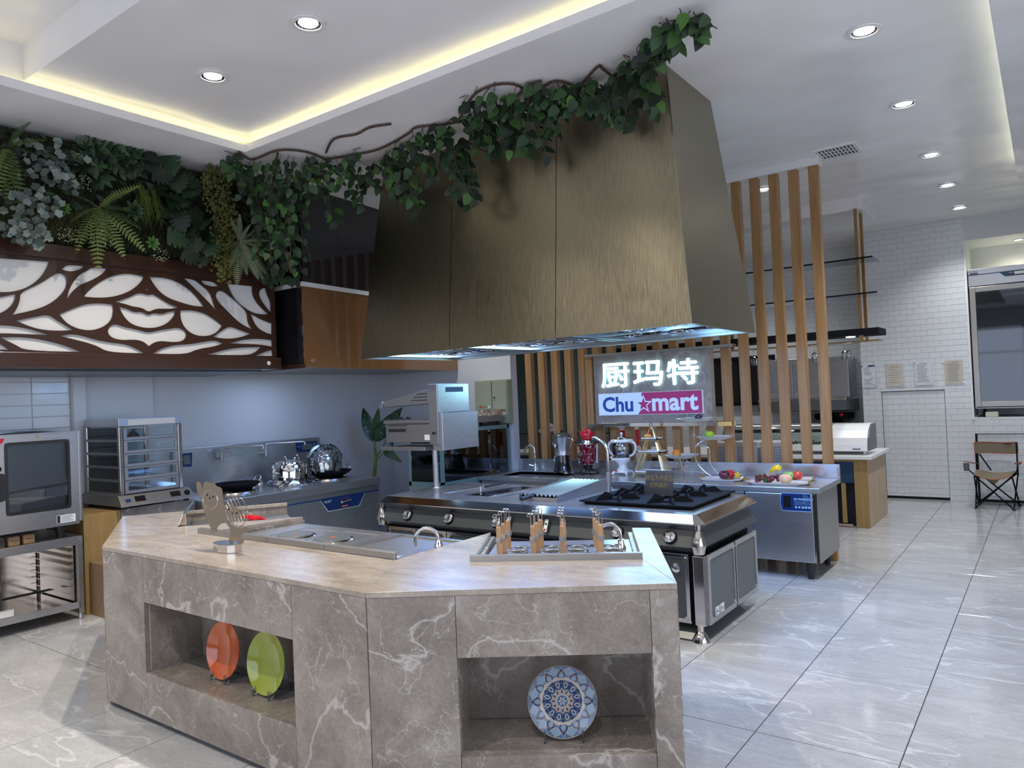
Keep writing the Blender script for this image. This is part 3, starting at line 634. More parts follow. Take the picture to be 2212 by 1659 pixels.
dy = (0, .004, 0); shift = Vector((fx-0, 0, 0))
def onplane(pts, y): return [Vector((p[0], y, p[2])) for p in pts]
part('bear_plate', MB(fg).ext(smooth_poly(onplane(bear1, fy), 2, 60), (0, .003, 0)), 'bronze', fg)
part('bear_plate', MB(fg).ext(smooth_poly(onplane(bear2, fy), 2, 60), (0, .003, 0)).ext(smooth_poly(onplane(legs2, fy), 2, 60), (0, .003, 0)), 'bronze', fg)
part('face_line', MB(fg).tube(smooth_poly(onplane(face, fy-.001), 1, 10), .0018, 5, closed=True), 'chrome', fg)
w = MB(fg); rp = smooth_poly(onplane(ring, fy), 2, 10); w.tube(rp, .0022, 6, closed=True)
for k in range(5):
    a = rp[3+k*2]; c = rp[-6-k*2]; w.tube([a, (a+c)/2+Vector((.012, 0, 0)), c], .0016, 5)
part('cage_ring', w, 'bronze', fg)
e_ = [(-3.605,2.15,1.151),(-3.55,2.15,1.143),(-3.581,2.15,1.135),(-3.414,2.15,1.085),(-3.346,2.15,1.07),(-3.383,2.15,1.068)]
w = MB(fg)
for p in e_: w.ball((p[0], fy-.0015, p[2]), (.0045, .0012, .0055), 10, 6)
part('eyes', w, 'black', fg, kind='stuff')

# display plates in the niches
def display_plate(label, base, r, facing, m, well=0.62, tilt=R(9), pattern=None):
    t = thing('display_plate', label, 'plate', base, facing)          # local frame: faces -Y
    t_off = MB(); Mx = Matrix.Translation((0, 0.0, r+.006)) @ Matrix.Rotation(R(90)-tilt, 4, 'X')
    prof = [(0.001, .002), (r*well*.94, .002), (r*well, .005), (r*.97, .016), (r, .019), (r*.99, .015), (r*well, -.001), (0.001, -.003)]
    part('dish', MB().lathe(prof, (0, 0, 0), 48, Mx, cap=False), m, t)
    if pattern: pattern(t, Mx, r)
    return t
def plate_stand(label, base, facing, w=0.06):
    t = thing('plate_stand', label, 'stand', base, facing, group='clear acrylic plate stands')
    for s in (-1, 1):
        b = MB(); b.ext([(s*w-.003, -.055, 0), (s*w-.003, -.035, .0), (s*w-.003, -.022, .012), (s*w-.003, .03, .008), (s*w-.003, .06, 0), (s*w-.003, .07, 0), (s*w-.003, .045, .10), (s*w-.003, .035, .10), (s*w-.003, .02, .03), (s*w-.003, -.03, .03), (s*w-.003, -.048, .045), (s*w-.003, -.055, .04)], (.006, 0, 0))
        part('side_arm', b, 'acrylic', t)
    part('crossbar', MB().box((-w, .028, .02), (w, .034, .03)), 'acrylic', t); return t
po = Vector((-3.36,2.103,0.262)); pg = Vector((-2.996,2.092,0.262))
po.z = pg.z = 0.262
display_plate('round burnt-orange glazed plate with a pale rim in the left niche', po, 0.138, 0, 'orange', 0.55)
display_plate('round olive-green glazed plate beside the orange one', pg, 0.142, 0, 'lime', 0.66)
plate_stand('clear acrylic stand holding the orange plate', po+Vector((0, 0.0, 0)), 0); plate_stand('clear acrylic stand holding the green plate', pg+Vector((0, 0.0, 0)), 0)
M['m_blue'] = mat('mandala mid blue glaze', (0.06, 0.13, 0.25), 0.15, coat=0.4); M['m_navy'] = mat('mandala navy glaze', (0.015, 0.04, 0.12), 0.15, coat=0.4)
M['m_cream'] = mat('mandala cream glaze', (0.46, 0.41, 0.35), 0.2, coat=0.4); M['m_brown'] = mat('mandala brown glaze', (0.12, 0.045, 0.025), 0.2); M['m_pale'] = mat('mandala pale blue glaze', (0.20, 0.28, 0.38), 0.15, coat=0.4)
def mandala(t, Mx, r):
    def zr(q): return 0.0035 if q < r*.58 else 0.0035+0.0155*(q-r*.58)/(r*.42)
    def P(q, a, up_=0.0): return (q*math.cos(a), q*math.sin(a), zr(q)+up_)
    def rings(lst, m, h):
        b = MB()
        for q0, q1 in lst:
            for i in range(72):
                a, c = 2*PI*i/72, 2*PI*(i+1)/72; b.add([P(q0*r, a, h), P(q1*r, a, h), P(q1*r, c, h), P(q0*r, c, h)], [(0, 1, 2, 3)], True, Mx)
        part('pattern', b, m, t, kind='stuff')
    def petals(n, q0, q1, wd, m, h, rot=0.0, line=None):
        b = MB(); k = 9
        for i in range(n):
            a = 2*PI*(i+rot)/n; L = []; Rr = []
            for j in range(k+1):
                u = j/k; q = (q0+(q1-q0)*u)*r; hw = wd*math.sin(PI*min(1, u*.9+.1))**.8*(1-u**4); L.append(P(q, a+hw, h)); Rr.append(P(q, a-hw, h))
            if line is None:
                for j in range(k): b.add([L[j], L[j+1], Rr[j+1], Rr[j]], [(0, 1, 2, 3)], True, Mx)
            else:
                b.tube([Mx @ Vector(p) for p in L+Rr[::-1]], line, 4, closed=False)
        part('pattern', b, m, t, kind='stuff')
    rings([(0.56, .955)], 'm_blue', .0002); rings([(.955, .985), (.32, .56)], 'm_navy', .0002); rings([(0.0, .32)], 'm_pale', .0002)
    petals(12, .70, .97, .22, 'm_pale', .0004, .5); petals(12, .52, .92, .20, 'm_navy', .0007); petals(12, .56, .86, .15, 'm_brown', .0009); petals(12, .60, .82, .10, 'm_pale', .0012)
    petals(12, .52, .95, .215, 'm_cream', .0010, 0, .0009); petals(12, .68, .985, .225, 'm_cream', .0008, .5, .0007)
    petals(12, .34, .60, .19, 'm_blue', .0012, .5); petals(12, .36, .56, .12, 'm_cream', .0014, .5); petals(12, .39, .52, .06, 'm_navy', .0017, .5)
    petals(12, .16, .38, .22, 'm_cream', .0012); petals(12, .20, .35, .12, 'm_brown', .0015); rings([(.155, .185)], 'm_cream', .0018); rings([(0, .155)], 'm_blue', .0017); petals(6, .01, .14, .35, 'm_cream', .0021)
    b = MB()
    for q, n in ((.965, 96), (.49, 48), (.30, 36)):
        for i in range(n):
            a = 2*PI*i/n; d = PI/n*.45; b.add([P((q-.008)*r, a-d, .0016), P((q+.008)*r, a-d, .0016), P((q+.008)*r, a+d, .0016), P((q-.008)*r, a+d, .0016)], [(0, 1, 2, 3)], False, Mx)
    part('pattern', b, 'm_cream', t, kind='stuff')
pm = BL(0.735, 0.15, 0.24); angB = math.atan2(ub.y, ub.x)
display_plate('blue and cream mandala-patterned plate alone in the right niche', pm, 0.137, angB, 'm_cream', 0.58, R(10), mandala)
plate_stand('clear acrylic stand holding the mandala plate', pm, angB, 0.075)

# ------------------------------------------------------------------ bronze extraction hood over the range
hd = thing('island_hood', 'huge tapering brushed bronze extraction hood hanging over the range', 'extractor hood', (-3.3, 4.9, 2.0))
HB = [Vector(p) for p in ((-5.06, 4.62, 2.0), (-1.745, 4.28, 2.0), (-1.752, 5.5, 2.0), (-4.95, 5.78, 2.0))]
HT = [Vector(p) for p in ((-4.735, 4.673, 3.66), (-1.875, 4.38, 3.66), (-1.879, 5.14, 3.66), (-4.62, 5.42, 3.66))]
def quad_panel(a, b, c, d, th, gap=0.0):
    "panel a,b (bottom) c,d (top: over b, over a), thickened inwards"
    n = (b-a).cross(d-a).normalized()
    ab = (b-a).normalized()*gap; dc = (c-d).normalized()*gap
    a, b, c, d = a+ab, b-ab, c-dc, d+dc
    return MB(hd).hexa([a, b, b-n*th, a-n*th], [d, c, c-n*th, d-n*th])
fr = [0.0, .352, .68, 1.0]; ftp = [0.0, .315, .69, 1.0]
for k in range(3):
    u0, u1 = fr[k], fr[k+1]; t0, t1 = ftp[k], ftp[k+1]
    part('front_panel', quad_panel(HB[0].lerp(HB[1], u0), HB[0].lerp(HB[1], u1), HT[0].lerp(HT[1], t1), HT[0].lerp(HT[1], t0), 0.012, 0.0028), 'brass_hood', hd)
part('side_panel', quad_panel(HB[1], HB[2], HT[2], HT[1], 0.012), 'brass_hood', hd)
part('back_panel', quad_panel(HB[2], HB[3], HT[3], HT[2], 0.012), 'brass_hood', hd)
part('side_panel', quad_panel(HB[3], HB[0], HT[0], HT[3], 0.012), 'brass_hood', hd)
def hpt(u, v, z): return HB[0].lerp(HB[1], u).lerp(HB[3].lerp(HB[2], u), v)+Vector((0, 0, z))
def hbx(mb, u0, u1, v0, v1, z0, z1): return mb.hexa([hpt(u0, v0, z0), hpt(u1, v0, z0), hpt(u1, v1, z0), hpt(u0, v1, z0)], [hpt(u0, v0, z1), hpt(u1, v0, z1), hpt(u1, v1, z1), hpt(u0, v1, z1)])
lip = MB(hd)
for a in ((0.004, .996, .004, .02, .0, .03), (.004, .996, .965, .99, .0, .03), (.004, .012, .02, .98, 0, .03), (.985, .996, .02, .98, 0, .03)): hbx(lip, *a)
part('rim', lip, 'steel_d', hd)
part('underside', hbx(MB(hd), .01, .99, .02, .97, .075, .085), 'anthr', hd)
for k in range(3):
    u0, u1 = .02+.325*k, .02+.325*k+.305
    g = MB(hd); hbx(g, u0, u1, .05, .07, .02, .07); hbx(g, u0, u1, .93, .95, .02, .07); hbx(g, u0, u0+.006, .07, .93, .02, .07); hbx(g, u1-.006, u1, .07, .93, .02, .07); hbx(g, u0, u1, .49, .505, .03, .06)
    part('filter_frame', g, 'steel_d', hd)
    g = MB(hd)
    for i in range(420):
        u = rnd.uniform(u0+.012, u1-.012); v = rnd.uniform(.08, .92); p = hpt(u, v, rnd.uniform(.045, .058)); a = rnd.uniform(0, PI); d = Vector((math.cos(a), math.sin(a), rnd.uniform(-.1, .1)))*rnd.uniform(.02, .045)
        g.tube([p-d, p+d], .0035, 3, cap=False)
    part('mesh_filter', g, 'chrome', hd, kind='stuff')
    part('filter_back', hbx(MB(hd), u0, u1, .07, .93, .062, .066), 'iron', hd)
    if k != 1 or True:
        a = hpt(u0+.01, .08, .035); b_ = hpt(u0+.01, .90, .035)
        part('lamp_strip', hbx(MB(hd), u0+.008, u0+.02, .09, .91, .025, .036) if k < 2 else hbx(MB(hd), u1-.19, u1-.03, .10, .16, .036, .044), 'led_b', hd)
for k, (u, v, e) in enumerate(((.12, .5, 12), (.45, .5, 11), (.80, .5, 34))):
    if k == 2:
        for vv in (.18, .5): q = hpt(.82, vv, .005)-Vector(hd.location); lamp('filter_fill', 'POINT', q, 5, (0.25, 0.55, 1.0), .03, parent=hd)  # point lights added under the right filter to brighten its mesh
    p = hpt(u, v, -.02)-Vector(hd.location); lamp('hood_lamp', 'AREA', p, e, (0.22, 0.42, 1.0), (0.75, 0.7), (0, 0, 0), parent=hd)

# ------------------------------------------------------------------ the range island under the hood
rg = thing('island_range', 'anthracite grey island cooking range with polished steel rim and trim', 'cooking range', (-3.25, 4.95, 0))
X0, X1, Y0, Y1 = -4.70, -1.80, 4.40, 5.49
ch = 0.02
def ring(x0, x1, y0, y1, z): return [(x0, y0, z), (x1, y0, z), (x1, y1, z), (x0, y1, z)]
def chring(x0, x1, y0, y1, z, c): return [(x0+c, y0, z), (x1-c, y0, z), (x1, y0+c, z), (x1, y1-c, z), (x1-c, y1, z), (x0+c, y1, z), (x0, y1-c, z), (x0, y0+c, z)]
def loft(mb, rings, cap0=True, cap1=True, smooth=False):
    n = len(rings[0]); vs = [p for r_ in rings for p in r_]; fs = []
    for k in range(len(rings)-1):
        for i in range(n):
            j = (i+1) % n; fs.append((k*n+i, k*n+j, (k+1)*n+j, (k+1)*n+i))
    if cap0: fs.append(tuple(range(n))[::-1])
    if cap1: fs.append(tuple((len(rings)-1)*n+i for i in range(n)))
    return mb.add(vs, fs, smooth)
part('rim', loft(MB(rg), [chring(X0, X1, Y0, Y1, .738, .05), chring(X0-.012, X1+.012, Y0-.012, Y1+.012, .744, .055), chring(X0-.010, X1+.010, Y0-.01, Y1+.01, .752, .055), chring(X0+.055, X1-.055, Y0+.055, Y1-.055, .797, .02)]), 'chrome_w', rg)
part('top_plate', MB(rg).box((X0+.06, Y0+.06, .79), (X1-.06, Y1-.06, .7985)), 'steelh', rg)
# sloping apron with a knee, all round
part('apron', loft(MB(rg), [ring(X0+.06, X1-.06, Y0+.06, Y1-.06, .555), ring(X0+.0, X1-.0, Y0+.0, Y1-.0, .60), ring(X0+.05, X1-.05, Y0+.05, Y1-.05, .70), ring(X0+.03, X1-.03, Y0+.03, Y1-.03, .738)]), 'anthr', rg)
part('carcass', MB(rg).box((X0+.06, Y0+.06, .115), (X1-.06, Y1-.06, .556)), 'iron', rg)
part('plinth', loft(MB(rg), [ring(X0+.08, X1-.02, Y0+.03, Y1-.30, 0), ring(X0+.08, X1-.02, Y0+.03, Y1-.30, .012), ring(X0+.16, X1-.12, Y0+.13, Y1-.36, .116)]), 'anthr', rg)
part('front_plinth', MB(rg).box((X0+.1, Y0+.10, .0), (X1-.13, Y0+.12, .116)), 'anthr', rg)
for (x, y) in ((X1-.035, Y0+.035), (X0+.035, Y0+.035)):
    part('corner_column', MB(rg).lathe([(.020, .742), (.017, .705), (.022, .70), (.048, .615), (.047, .605), (.036, .557)], (x, y, 0), 28), 'chrome_w', rg)
    part('corner_foot', MB(rg).lathe([(.058, 0), (.058, .008), (.032, .055), (.022, .065), (.022, .12)], (x-.02 if x > -3 else x+.02, y+.02, 0), 24), 'chrome_w', rg)
# right end: corner post and two framed panels
part('corner_post', MB(rg).box((X1-.075, Y0+.02, .108), (X1-.0, Y0+.035, .547)).box((X1-.012, Y0+.02, .108), (X1, Y0+.06, .547)), 'chrome_w', rg, bevel=.006)
def framed(parent, o, ux, w, z0, z1, n, fm='steel_d', pm_='anthr_l', fw_=.035, rivets=True, label=None):
    "frame and panel in a vertical plane: o origin, ux horizontal direction, n outward normal"
    o = Vector(o); ux = Vector(ux); n = Vector(n); Z_ = Vector((0, 0, 1))
    def bx(mb, a0, a1, b0, b1, d0, d1):
        pts = [o+ux*a+Z_*b+n*d for a, b, d in ((a0, b0, d0), (a1, b0, d0), (a1, b1, d0), (a0, b1, d0))]; pts2 = [p+n*(d1-d0) for p in pts]
        return mb.hexa(pts, pts2)
    p = part('panel', bx(MB(rg), fw_*.5, w-fw_*.5, z0+fw_*.5, z1-fw_*.5, 0, .006), pm_, parent)
    f_ = MB(rg); bx(f_, 0, w, z0, z0+fw_, 0, .014); bx(f_, 0, w, z1-fw_, z1, 0, .014); bx(f_, 0, fw_, z0+fw_, z1-fw_, 0, .014); bx(f_, w-fw_, w, z0+fw_, z1-fw_, 0, .014)
    for (a, b) in ((fw_, z0+fw_), (w-fw_, z0+fw_), (fw_, z1-fw_), (w-fw_, z1-fw_)):
        c = o+ux*a+Z_*b; cs = [c+(ux*math.cos(2*PI*i/14)+Z_*math.sin(2*PI*i/14))*.017 for i in range(14)]; f_.hexa([q for q in cs], [q+n*.0138 for q in cs])
    part('panel_frame', f_, fm, parent, bevel=.0015)
    if rivets:
        for (a, b) in ((fw_*.75, z0+fw_*.75), (w-fw_*.75, z0+fw_*.75), (fw_*.75, z1-fw_*.75), (w-fw_*.75, z1-fw_*.75)):
            c = o+ux*a+Z_*b+n*.014; part('rivet', MB(rg).ball(c, .006, 10, 6), 'chrome', parent)
framed(rg, (X1, Y0+.055, 0), (0, 1, 0), .50, .110, .548, (1, 0, 0), fm='steel', fw_=.034); framed(rg, (X1, Y0+.535, 0), (0, 1, 0), .465, .110, .548, (1, 0, 0), fm='steel', fw_=.034)
for k in range(2):
    y = Y0+.16+k*.085
    s = part('sticker', MB(rg).box((X1+.006, y, .135), (X1+.0085, y+.068, .195)), 'paper', rg)
    part('arrow', MB(rg).box((X1+.0085, y+.012, .145), (X1+.0092, y+.017, .187)), 'ink', s)
    g = MB(rg); put_text(g, 'MC', (X1+.0093, y+.024, .155), (0, 1, 0), (0, 0, 1), .036, .018); part('lettering', g, 'ink', s)
# front doors
xs = [X0+.10, X0+.43, X0+.76, X0+1.35, X0+1.94, X0+2.36, X0+2.80]
for k in range(6):
    w_ = xs[k+1]-xs[k]-.006
    d = MB(rg); part('door', MB(rg).box((xs[k]+.01, Y0+.045, .12), (xs[k]+w_-.01, Y0+.055, .54)), 'anthr', rg)
    framed(rg, (xs[k], Y0+.045, 0), (1, 0, 0), w_, .112, .548, (0, -1, 0), fm='chrome_w', pm_='anthr', fw_=.026)
    kx = xs[k]+w_/2 if k < 2 else xs[k]+w_-.09
    part('door_knob', MB(rg).lathe([(.030, 0), (.030, .004), (.012, .010), (.018, .022), (.001, .028)], (0, 0, 0), 20, Matrix.Translation((kx, Y0+.039, .455)) @ Matrix.Rotation(R(90), 4, 'X')), 'chrome', rg)
for k, (kx, kz) in enumerate(((-3.42, .667), (-3.05, .665), (-2.40, .668), (-2.02, .664), (-3.9, .667), (-4.35, .667))):
    Mx = Matrix.Translation((kx, Y0+.022, kz-.012)) @ Matrix.Rotation(R(62), 4, 'X')
    part('escutcheon', MB(rg).lathe([(.046, -.004), (.046, .006), (.001, .007)], (0, 0, 0), 28, Mx), 'iron', rg)
    kb = part('burner_knob', MB(rg).lathe([(.042, .006), (.041, .018), (.036, .021), (.001, .021)], (0, 0, 0), 28, Mx), 'chrome', rg)
    g = MB(rg)
    for s in (-1, 0, 1): g.tube([Mx @ Vector((s*.014, -.036, .02)), Mx @ Vector((s*.010, -.015, .04)), Mx @ Vector((s*.010, .015, .04)), Mx @ Vector((s*.014, .036, .02))], .005, 6)
    part('grip', g, 'chrome', kb)
for x in (-2.965, -3.30):
    Mx = Matrix.Translation((x, Y0+.004, .665)) @ Matrix.Rotation(R(-25), 4, 'X')
    s = part('indicator_plate', MB(rg).box((-.014, -.003, -.045), (.014, .001, .045), Mx), 'white', rg)
    part('green_lamp', MB(rg).ball(tuple(Mx @ Vector((0, -.004, .012))), .009, 10, 6), mat('green lens', (.01, .15, .04), .2), s)
    part('orange_lamp', MB(rg).ball(tuple(Mx @ Vector((0, -.004, -.03))), .008, 10, 6), 'trim', s)
# cooking tops
def recess(x0, x1, y0, y1, m='steel_d'):
    g = MB(rg).box((x0, y0, .7986), (x1, y1, .7994)); part('hob_plate', g, m, rg)
recess(-4.55, -4.30, 4.58, 5.30, 'steel_d')
recess(-4.02, -3.70, 4.72, 5.33, 'blackgloss'); recess(-3.52, -3.2, 4.72, 5.33, 'steel_d')
recess(-3.05, -2.86, 4.6, 5.35, 'steelh')
grid = thing('pan_support', 'black cast-iron pan support grid with six burners at the right of the range', 'pan support', (-2.38, 5.02, .799))
gx0, gx1, gy0, gy1 = -2.80, -1.93, 4.60, 5.42
g = MB(grid)
part('tray', loft(MB(grid), [ring(gx0+.03, gx1-.03, gy0+.03, gy1-.03, .7995), ring(gx0+.03, gx1-.03, gy0+.03, gy1-.03, .808), ring(gx0, gx1, gy0, gy1, .82), ring(gx0, gx1, gy0, gy1, .829)]), 'iron', grid, bevel=.003)
for i in range(2):
    for j in range(3):
        cx = gx0+.235+i*.40; cy = gy0+.145+j*.265
        part('burner', MB(grid).lathe([(.045, .829), (.045, .838), (.03, .842), (.001, .843)], (cx, cy, 0), 24), 'iron', grid)
        for a in range(0, 360, 72):
            aa = R(a+18); dv = Vector((math.cos(aa), math.sin(aa), 0)); nv = Vector((-dv.y, dv.x, 0))*.006; c = Vector((cx, cy, 0))
            pts = [c+dv*.045+Vector((0, 0, .829)), c+dv*.045+Vector((0, 0, .860)), c+dv*.12+Vector((0, 0, .872)), c+dv*.165+Vector((0, 0, .84)), c+dv*.165+Vector((0, 0, .829))]
            pts = [p-nv for p in pts]; part('support_arm', MB(grid).ext(pts, nv*2), 'iron', grid)
# griddle insert with corrugated plate
gd = thing('griddle_tray', 'corrugated steel griddle tray with side wings and black handle', 'griddle', (-3.05, 5.0, .80))
gx0, gx1, gy0, gy1 = -3.34, -3.00, 4.64, 5.40
n = 9; pts = []
for i in range(n*2+1): pts.append((gx0+(gx1-gx0)*i/(2*n), .838+(.015 if i % 2 else -.006)))
part('corrugated_plate', MB(gd).add([(x, gy0, z) for x, z in pts]+[(x, gy1, z+.028) for x, z in pts]+[(x, gy0, z-.006) for x, z in pts]+[(x, gy1, z+.022) for x, z in pts],
    [(i, i+1, len(pts)+i+1, len(pts)+i) for i in range(len(pts)-1)]+[(2*len(pts)+i, 3*len(pts)+i, 3*len(pts)+i+1, 2*len(pts)+i+1) for i in range(len(pts)-1)]), 'steelh', gd)
for x, s in ((gx0, -1), (gx1, 1)): part('side_wing', MB(gd).ext([(x, gy0-.04, .800), (x, gy0-.03, .845), (x, gy1+.0, .898), (x, gy1+.03, .89), (x, gy1+.03, .800)], (.004*s, 0, 0)), 'steel_d', gd)
part('front_lip', MB(gd).box((gx0, gy0-.012, .80), (gx1, gy0-.004, .828)), 'steel_d', gd)
part('handle', MB(gd).rod((gx0+.07, gy0-.10, .822), (gx0+.10, gy0+.03, .838), .017, 14), 'rubber', gd)
for (xa, ya, xb, yb, xc, yc, lab) in ((-4.20, 4.70, -4.03, 5.30, -3.93, 4.72, 'left'), (-3.68, 4.66, -3.56, 5.26, -3.62, 4.66, 'right')):
    t = thing('hinged_lid', 'thin raised steel lid standing ajar, %s one of the two on the range' % lab, 'lid', ((xa+xb)/2, (ya+yb)/2, .7995))
    w_ = .20 if lab == 'left' else .05
    part('sheet', MB(t).add([(xa, ya, .802), (xb, yb, .815), (xb+w_, yb-.02, .803), (xa+w_, ya-.02, .800), (xa, ya, .806), (xb, yb, .819), (xb+w_, yb-.02, .807), (xa+w_, ya-.02, .804)], [(0, 3, 2, 1), (4, 5, 6, 7), (0, 1, 5, 4), (1, 2, 6, 5), (2, 3, 7, 6), (3, 0, 4, 7)]), 'steelh', t)
    part('hinge_rod', MB(t).rod((xa, ya, .806), (xb, yb, .823), .006, 8), 'chrome', t)
    part('hinge', MB(t).rod((xb-.02, yb+.01, .812), (xb+.05, yb-.0, .812), .014, 10), 'chrome', t)
    if lab == 'left': part('grip', MB(t).rod((xb+.03, yb-.28, .83), (xb+.11, yb-.08, .846), .012, 10), 'rubber', t); part('grip_post', MB(t).rod((xb+.0, yb-.30, .80), (xb+.0, yb-.30, .835), .008, 8), 'chrome', t)
# swing tap rising from the range
tp = thing('swing_tap', 'tall bent steel tap pipe rising from the range behind the griddle', 'faucet', (-2.865,5.174,0.799))
x, y, z = tp.location
part('sleeve', MB(tp).rod((x, y, .799), (x, y, .97), .018, 16), 'steel_d', tp)
part('pipe', MB(tp).tube(bez([(x, y, .95), (x, y, 1.12), (x-.01, y, 1.165), (x-.05, y+.02, 1.20), (x-.13, y+.05, 1.235), (x-.16, y+.06, 1.235)], 4), .014, 12), 'chrome_w', tp)
# acrylic notice
ns = thing('acrylic_notice', 'clear acrylic notice with gold handwriting standing on the burners', 'sign', (-2.255,4.787,0.83))
x, y, z = ns.location; x0n, x1n = x-.115, x+.105
part('panel', MB(ns).hexa([(x0n, y, .862), (x1n, y, .862), (x1n, y+.004, .862), (x0n, y+.004, .862)], [(x0n, y+.04, 1.035), (x1n, y+.04, 1.035), (x1n, y+.044, 1.035), (x0n, y+.044, 1.035)]), 'acrylic', ns)
M['photo'] = speckle('dark photo print', (0.02, 0.015, 0.02), (0.16, 0.09, 0.085), 14, .3)
part('print', MB(ns).hexa([(x0n+.004, y+.006, .864), (x1n-.004, y+.006, .864), (x1n-.004, y+.007, .864), (x0n+.004, y+.007, .864)], [(x0n+.004, y+.046, 1.03), (x1n-.004, y+.046, 1.03), (x1n-.004, y+.047, 1.03), (x0n+.004, y+.047, 1.03)]), 'photo', ns)
g = MB(ns); uv_ = Vector((0, .04, .173)); put_text(g, '样品为非卖品', (x0n+.006, y+.0235, .962), (1, 0, 0), uv_, .205, .040); put_text(g, '仅供展示', (x0n+.036, y+.0125, .915), (1, 0, 0), uv_, .14, .036)
part('lettering', g, mat('gold pen', (.75, .52, .12), .35, .3), ns, kind='stuff')

# salamander grill on its post
sp = thing('salamander_stand', 'steel post and shelf with a tall back box carrying the salamander grill', 'stand', (-4.58,5.038,0.799))
sx, sy, sz = sp.location
part('flange', MB(sp).lathe([(.045, .799), (.044, .805), (.03, .812)], (sx, sy, 0), 20), 'chrome', sp)
part('pole', MB(sp).rod((sx, sy, .80), (sx, sy, 1.255), .026, 20), 'steel', sp)
shelf_z = 1.183
xl = -5.113; xm = -4.548; xr = -4.148
part('shelf', MB(sp).box((xl, sy-.17, shelf_z-.035), (xm, sy+.20, shelf_z)), 'steel_d', sp, bevel=.003)
YF = sy-.17
XB = -4.343; XU = -4.377
YB_ = 5.388; YU = 5.311
zt1 = 1.485; zt2 = 1.742
part('back_box', MB(sp).box((XB-.12, YF+.02, shelf_z-.033), (XB, YB_, zt1)), 'steel', sp, bevel=.004)
part('upper_box', MB(sp).box((XU-.10, YF+.02, zt1+.001), (XU, YU, zt2)), 'steel', sp, bevel=.004)
part('side_cheek', MB(sp).box((XU-.105, YF, shelf_z+.03), (XU-.002, YF+.019, zt2)), 'steel_d', sp, bevel=.003)
for k in range(22): part('louvre', MB(sp).box((XU, YF+.12+k*(YU-YF-.2)/22, zt2-.075), (XU+.003, YF+.128+k*(YU-YF-.2)/22, zt2-.03)), 'navy', sp)
xm = XU
sl = thing('salamander_grill', 'stainless salamander grill with a sloping perforated hood on the raised shelf', 'grill', ((xl+xm)/2, sy, shelf_z))
part('body', MB(sl).box((xl+.06, sy-.15, shelf_z+.04), (xm-.107, sy+.17, shelf_z+.205)), 'steel_d', sl, bevel=.003)
part('rack', MB(sl).box((xl+.03, sy-.15, shelf_z+.21), (xm-.107, sy+.17, shelf_z+.245)), 'steel_d', sl, bevel=.004)
part('top_hood', MB(sl).ext([(xl-.02, sy-.14, shelf_z+.365), (xl+.02, sy-.14, shelf_z+.425), (xm-.20, sy-.14, shelf_z+.505), (xm-.107, sy-.14, shelf_z+.51), (xm-.107, sy-.14, shelf_z+.39)], (0, .30, 0)), 'steel_d', sl, bevel=.003)
g = MB(sl)
for r_ in range(3):
    for k in range(16-r_*3): g.box((xm-.155-k*.0125, sy-.1425, shelf_z+.415+r_*.028), (xm-.150-k*.0125, sy-.1385, shelf_z+.425+r_*.028))
for k in range(18): g.box((xl+.10+k*.0125, sy-.1525, shelf_z+.135), (xl+.106+k*.0125, sy-.149, shelf_z+.165))
for k in range(20): g.box((xl+.09+k*.0125, sy-.1525, shelf_z+.190), (xl+.097+k*.0125, sy-.149, shelf_z+.197))
part('perforation', g, 'iron', sl, kind='stuff')
part('lever', MB(sl).ext([(xl-.025, sy-.145, shelf_z+.36), (xl+.02, sy-.145, shelf_z+.425), (xl+.035, sy-.145, shelf_z+.40), (xl+.03, sy-.145, shelf_z+.365)], (0, -.004, 0)), 'steel', sl)
part('data_plate', MB(sl).box((xm-.185, sy-.1525, shelf_z+.06), (xm-.12, sy-.1495, shelf_z+.11)), 'paper', sl)
part('switch', MB(sl).rod((xm-.045, sy-.172, shelf_z+.125), (xm-.045, sy-.192, shelf_z+.125), .012, 12), 'rubber', sl)
for x in (xl+.10, xm-.05): part('foot', MB(sl).lathe([(.014, shelf_z), (.018, shelf_z+.04)], (x, sy-.12, 0), 12), 'rubber', sl)
for k in range(2):
    g = MB((xl+.16+.09*k, sy-.05, shelf_z+.245)); c_0 = g.off; g.tube([c_0+Vector((-.02, 0, .008)), c_0+Vector((0, 0, .02)), c_0+Vector((.022, 0, .010)), c_0+Vector((.03, .01, .006))], [.006, .009, .008, .004], 8)
    solo('cable_bundle', g, 'rubber', 'small black cable coil lying on the salamander rack, %s one' % ('left', 'right')[k], 'cable')

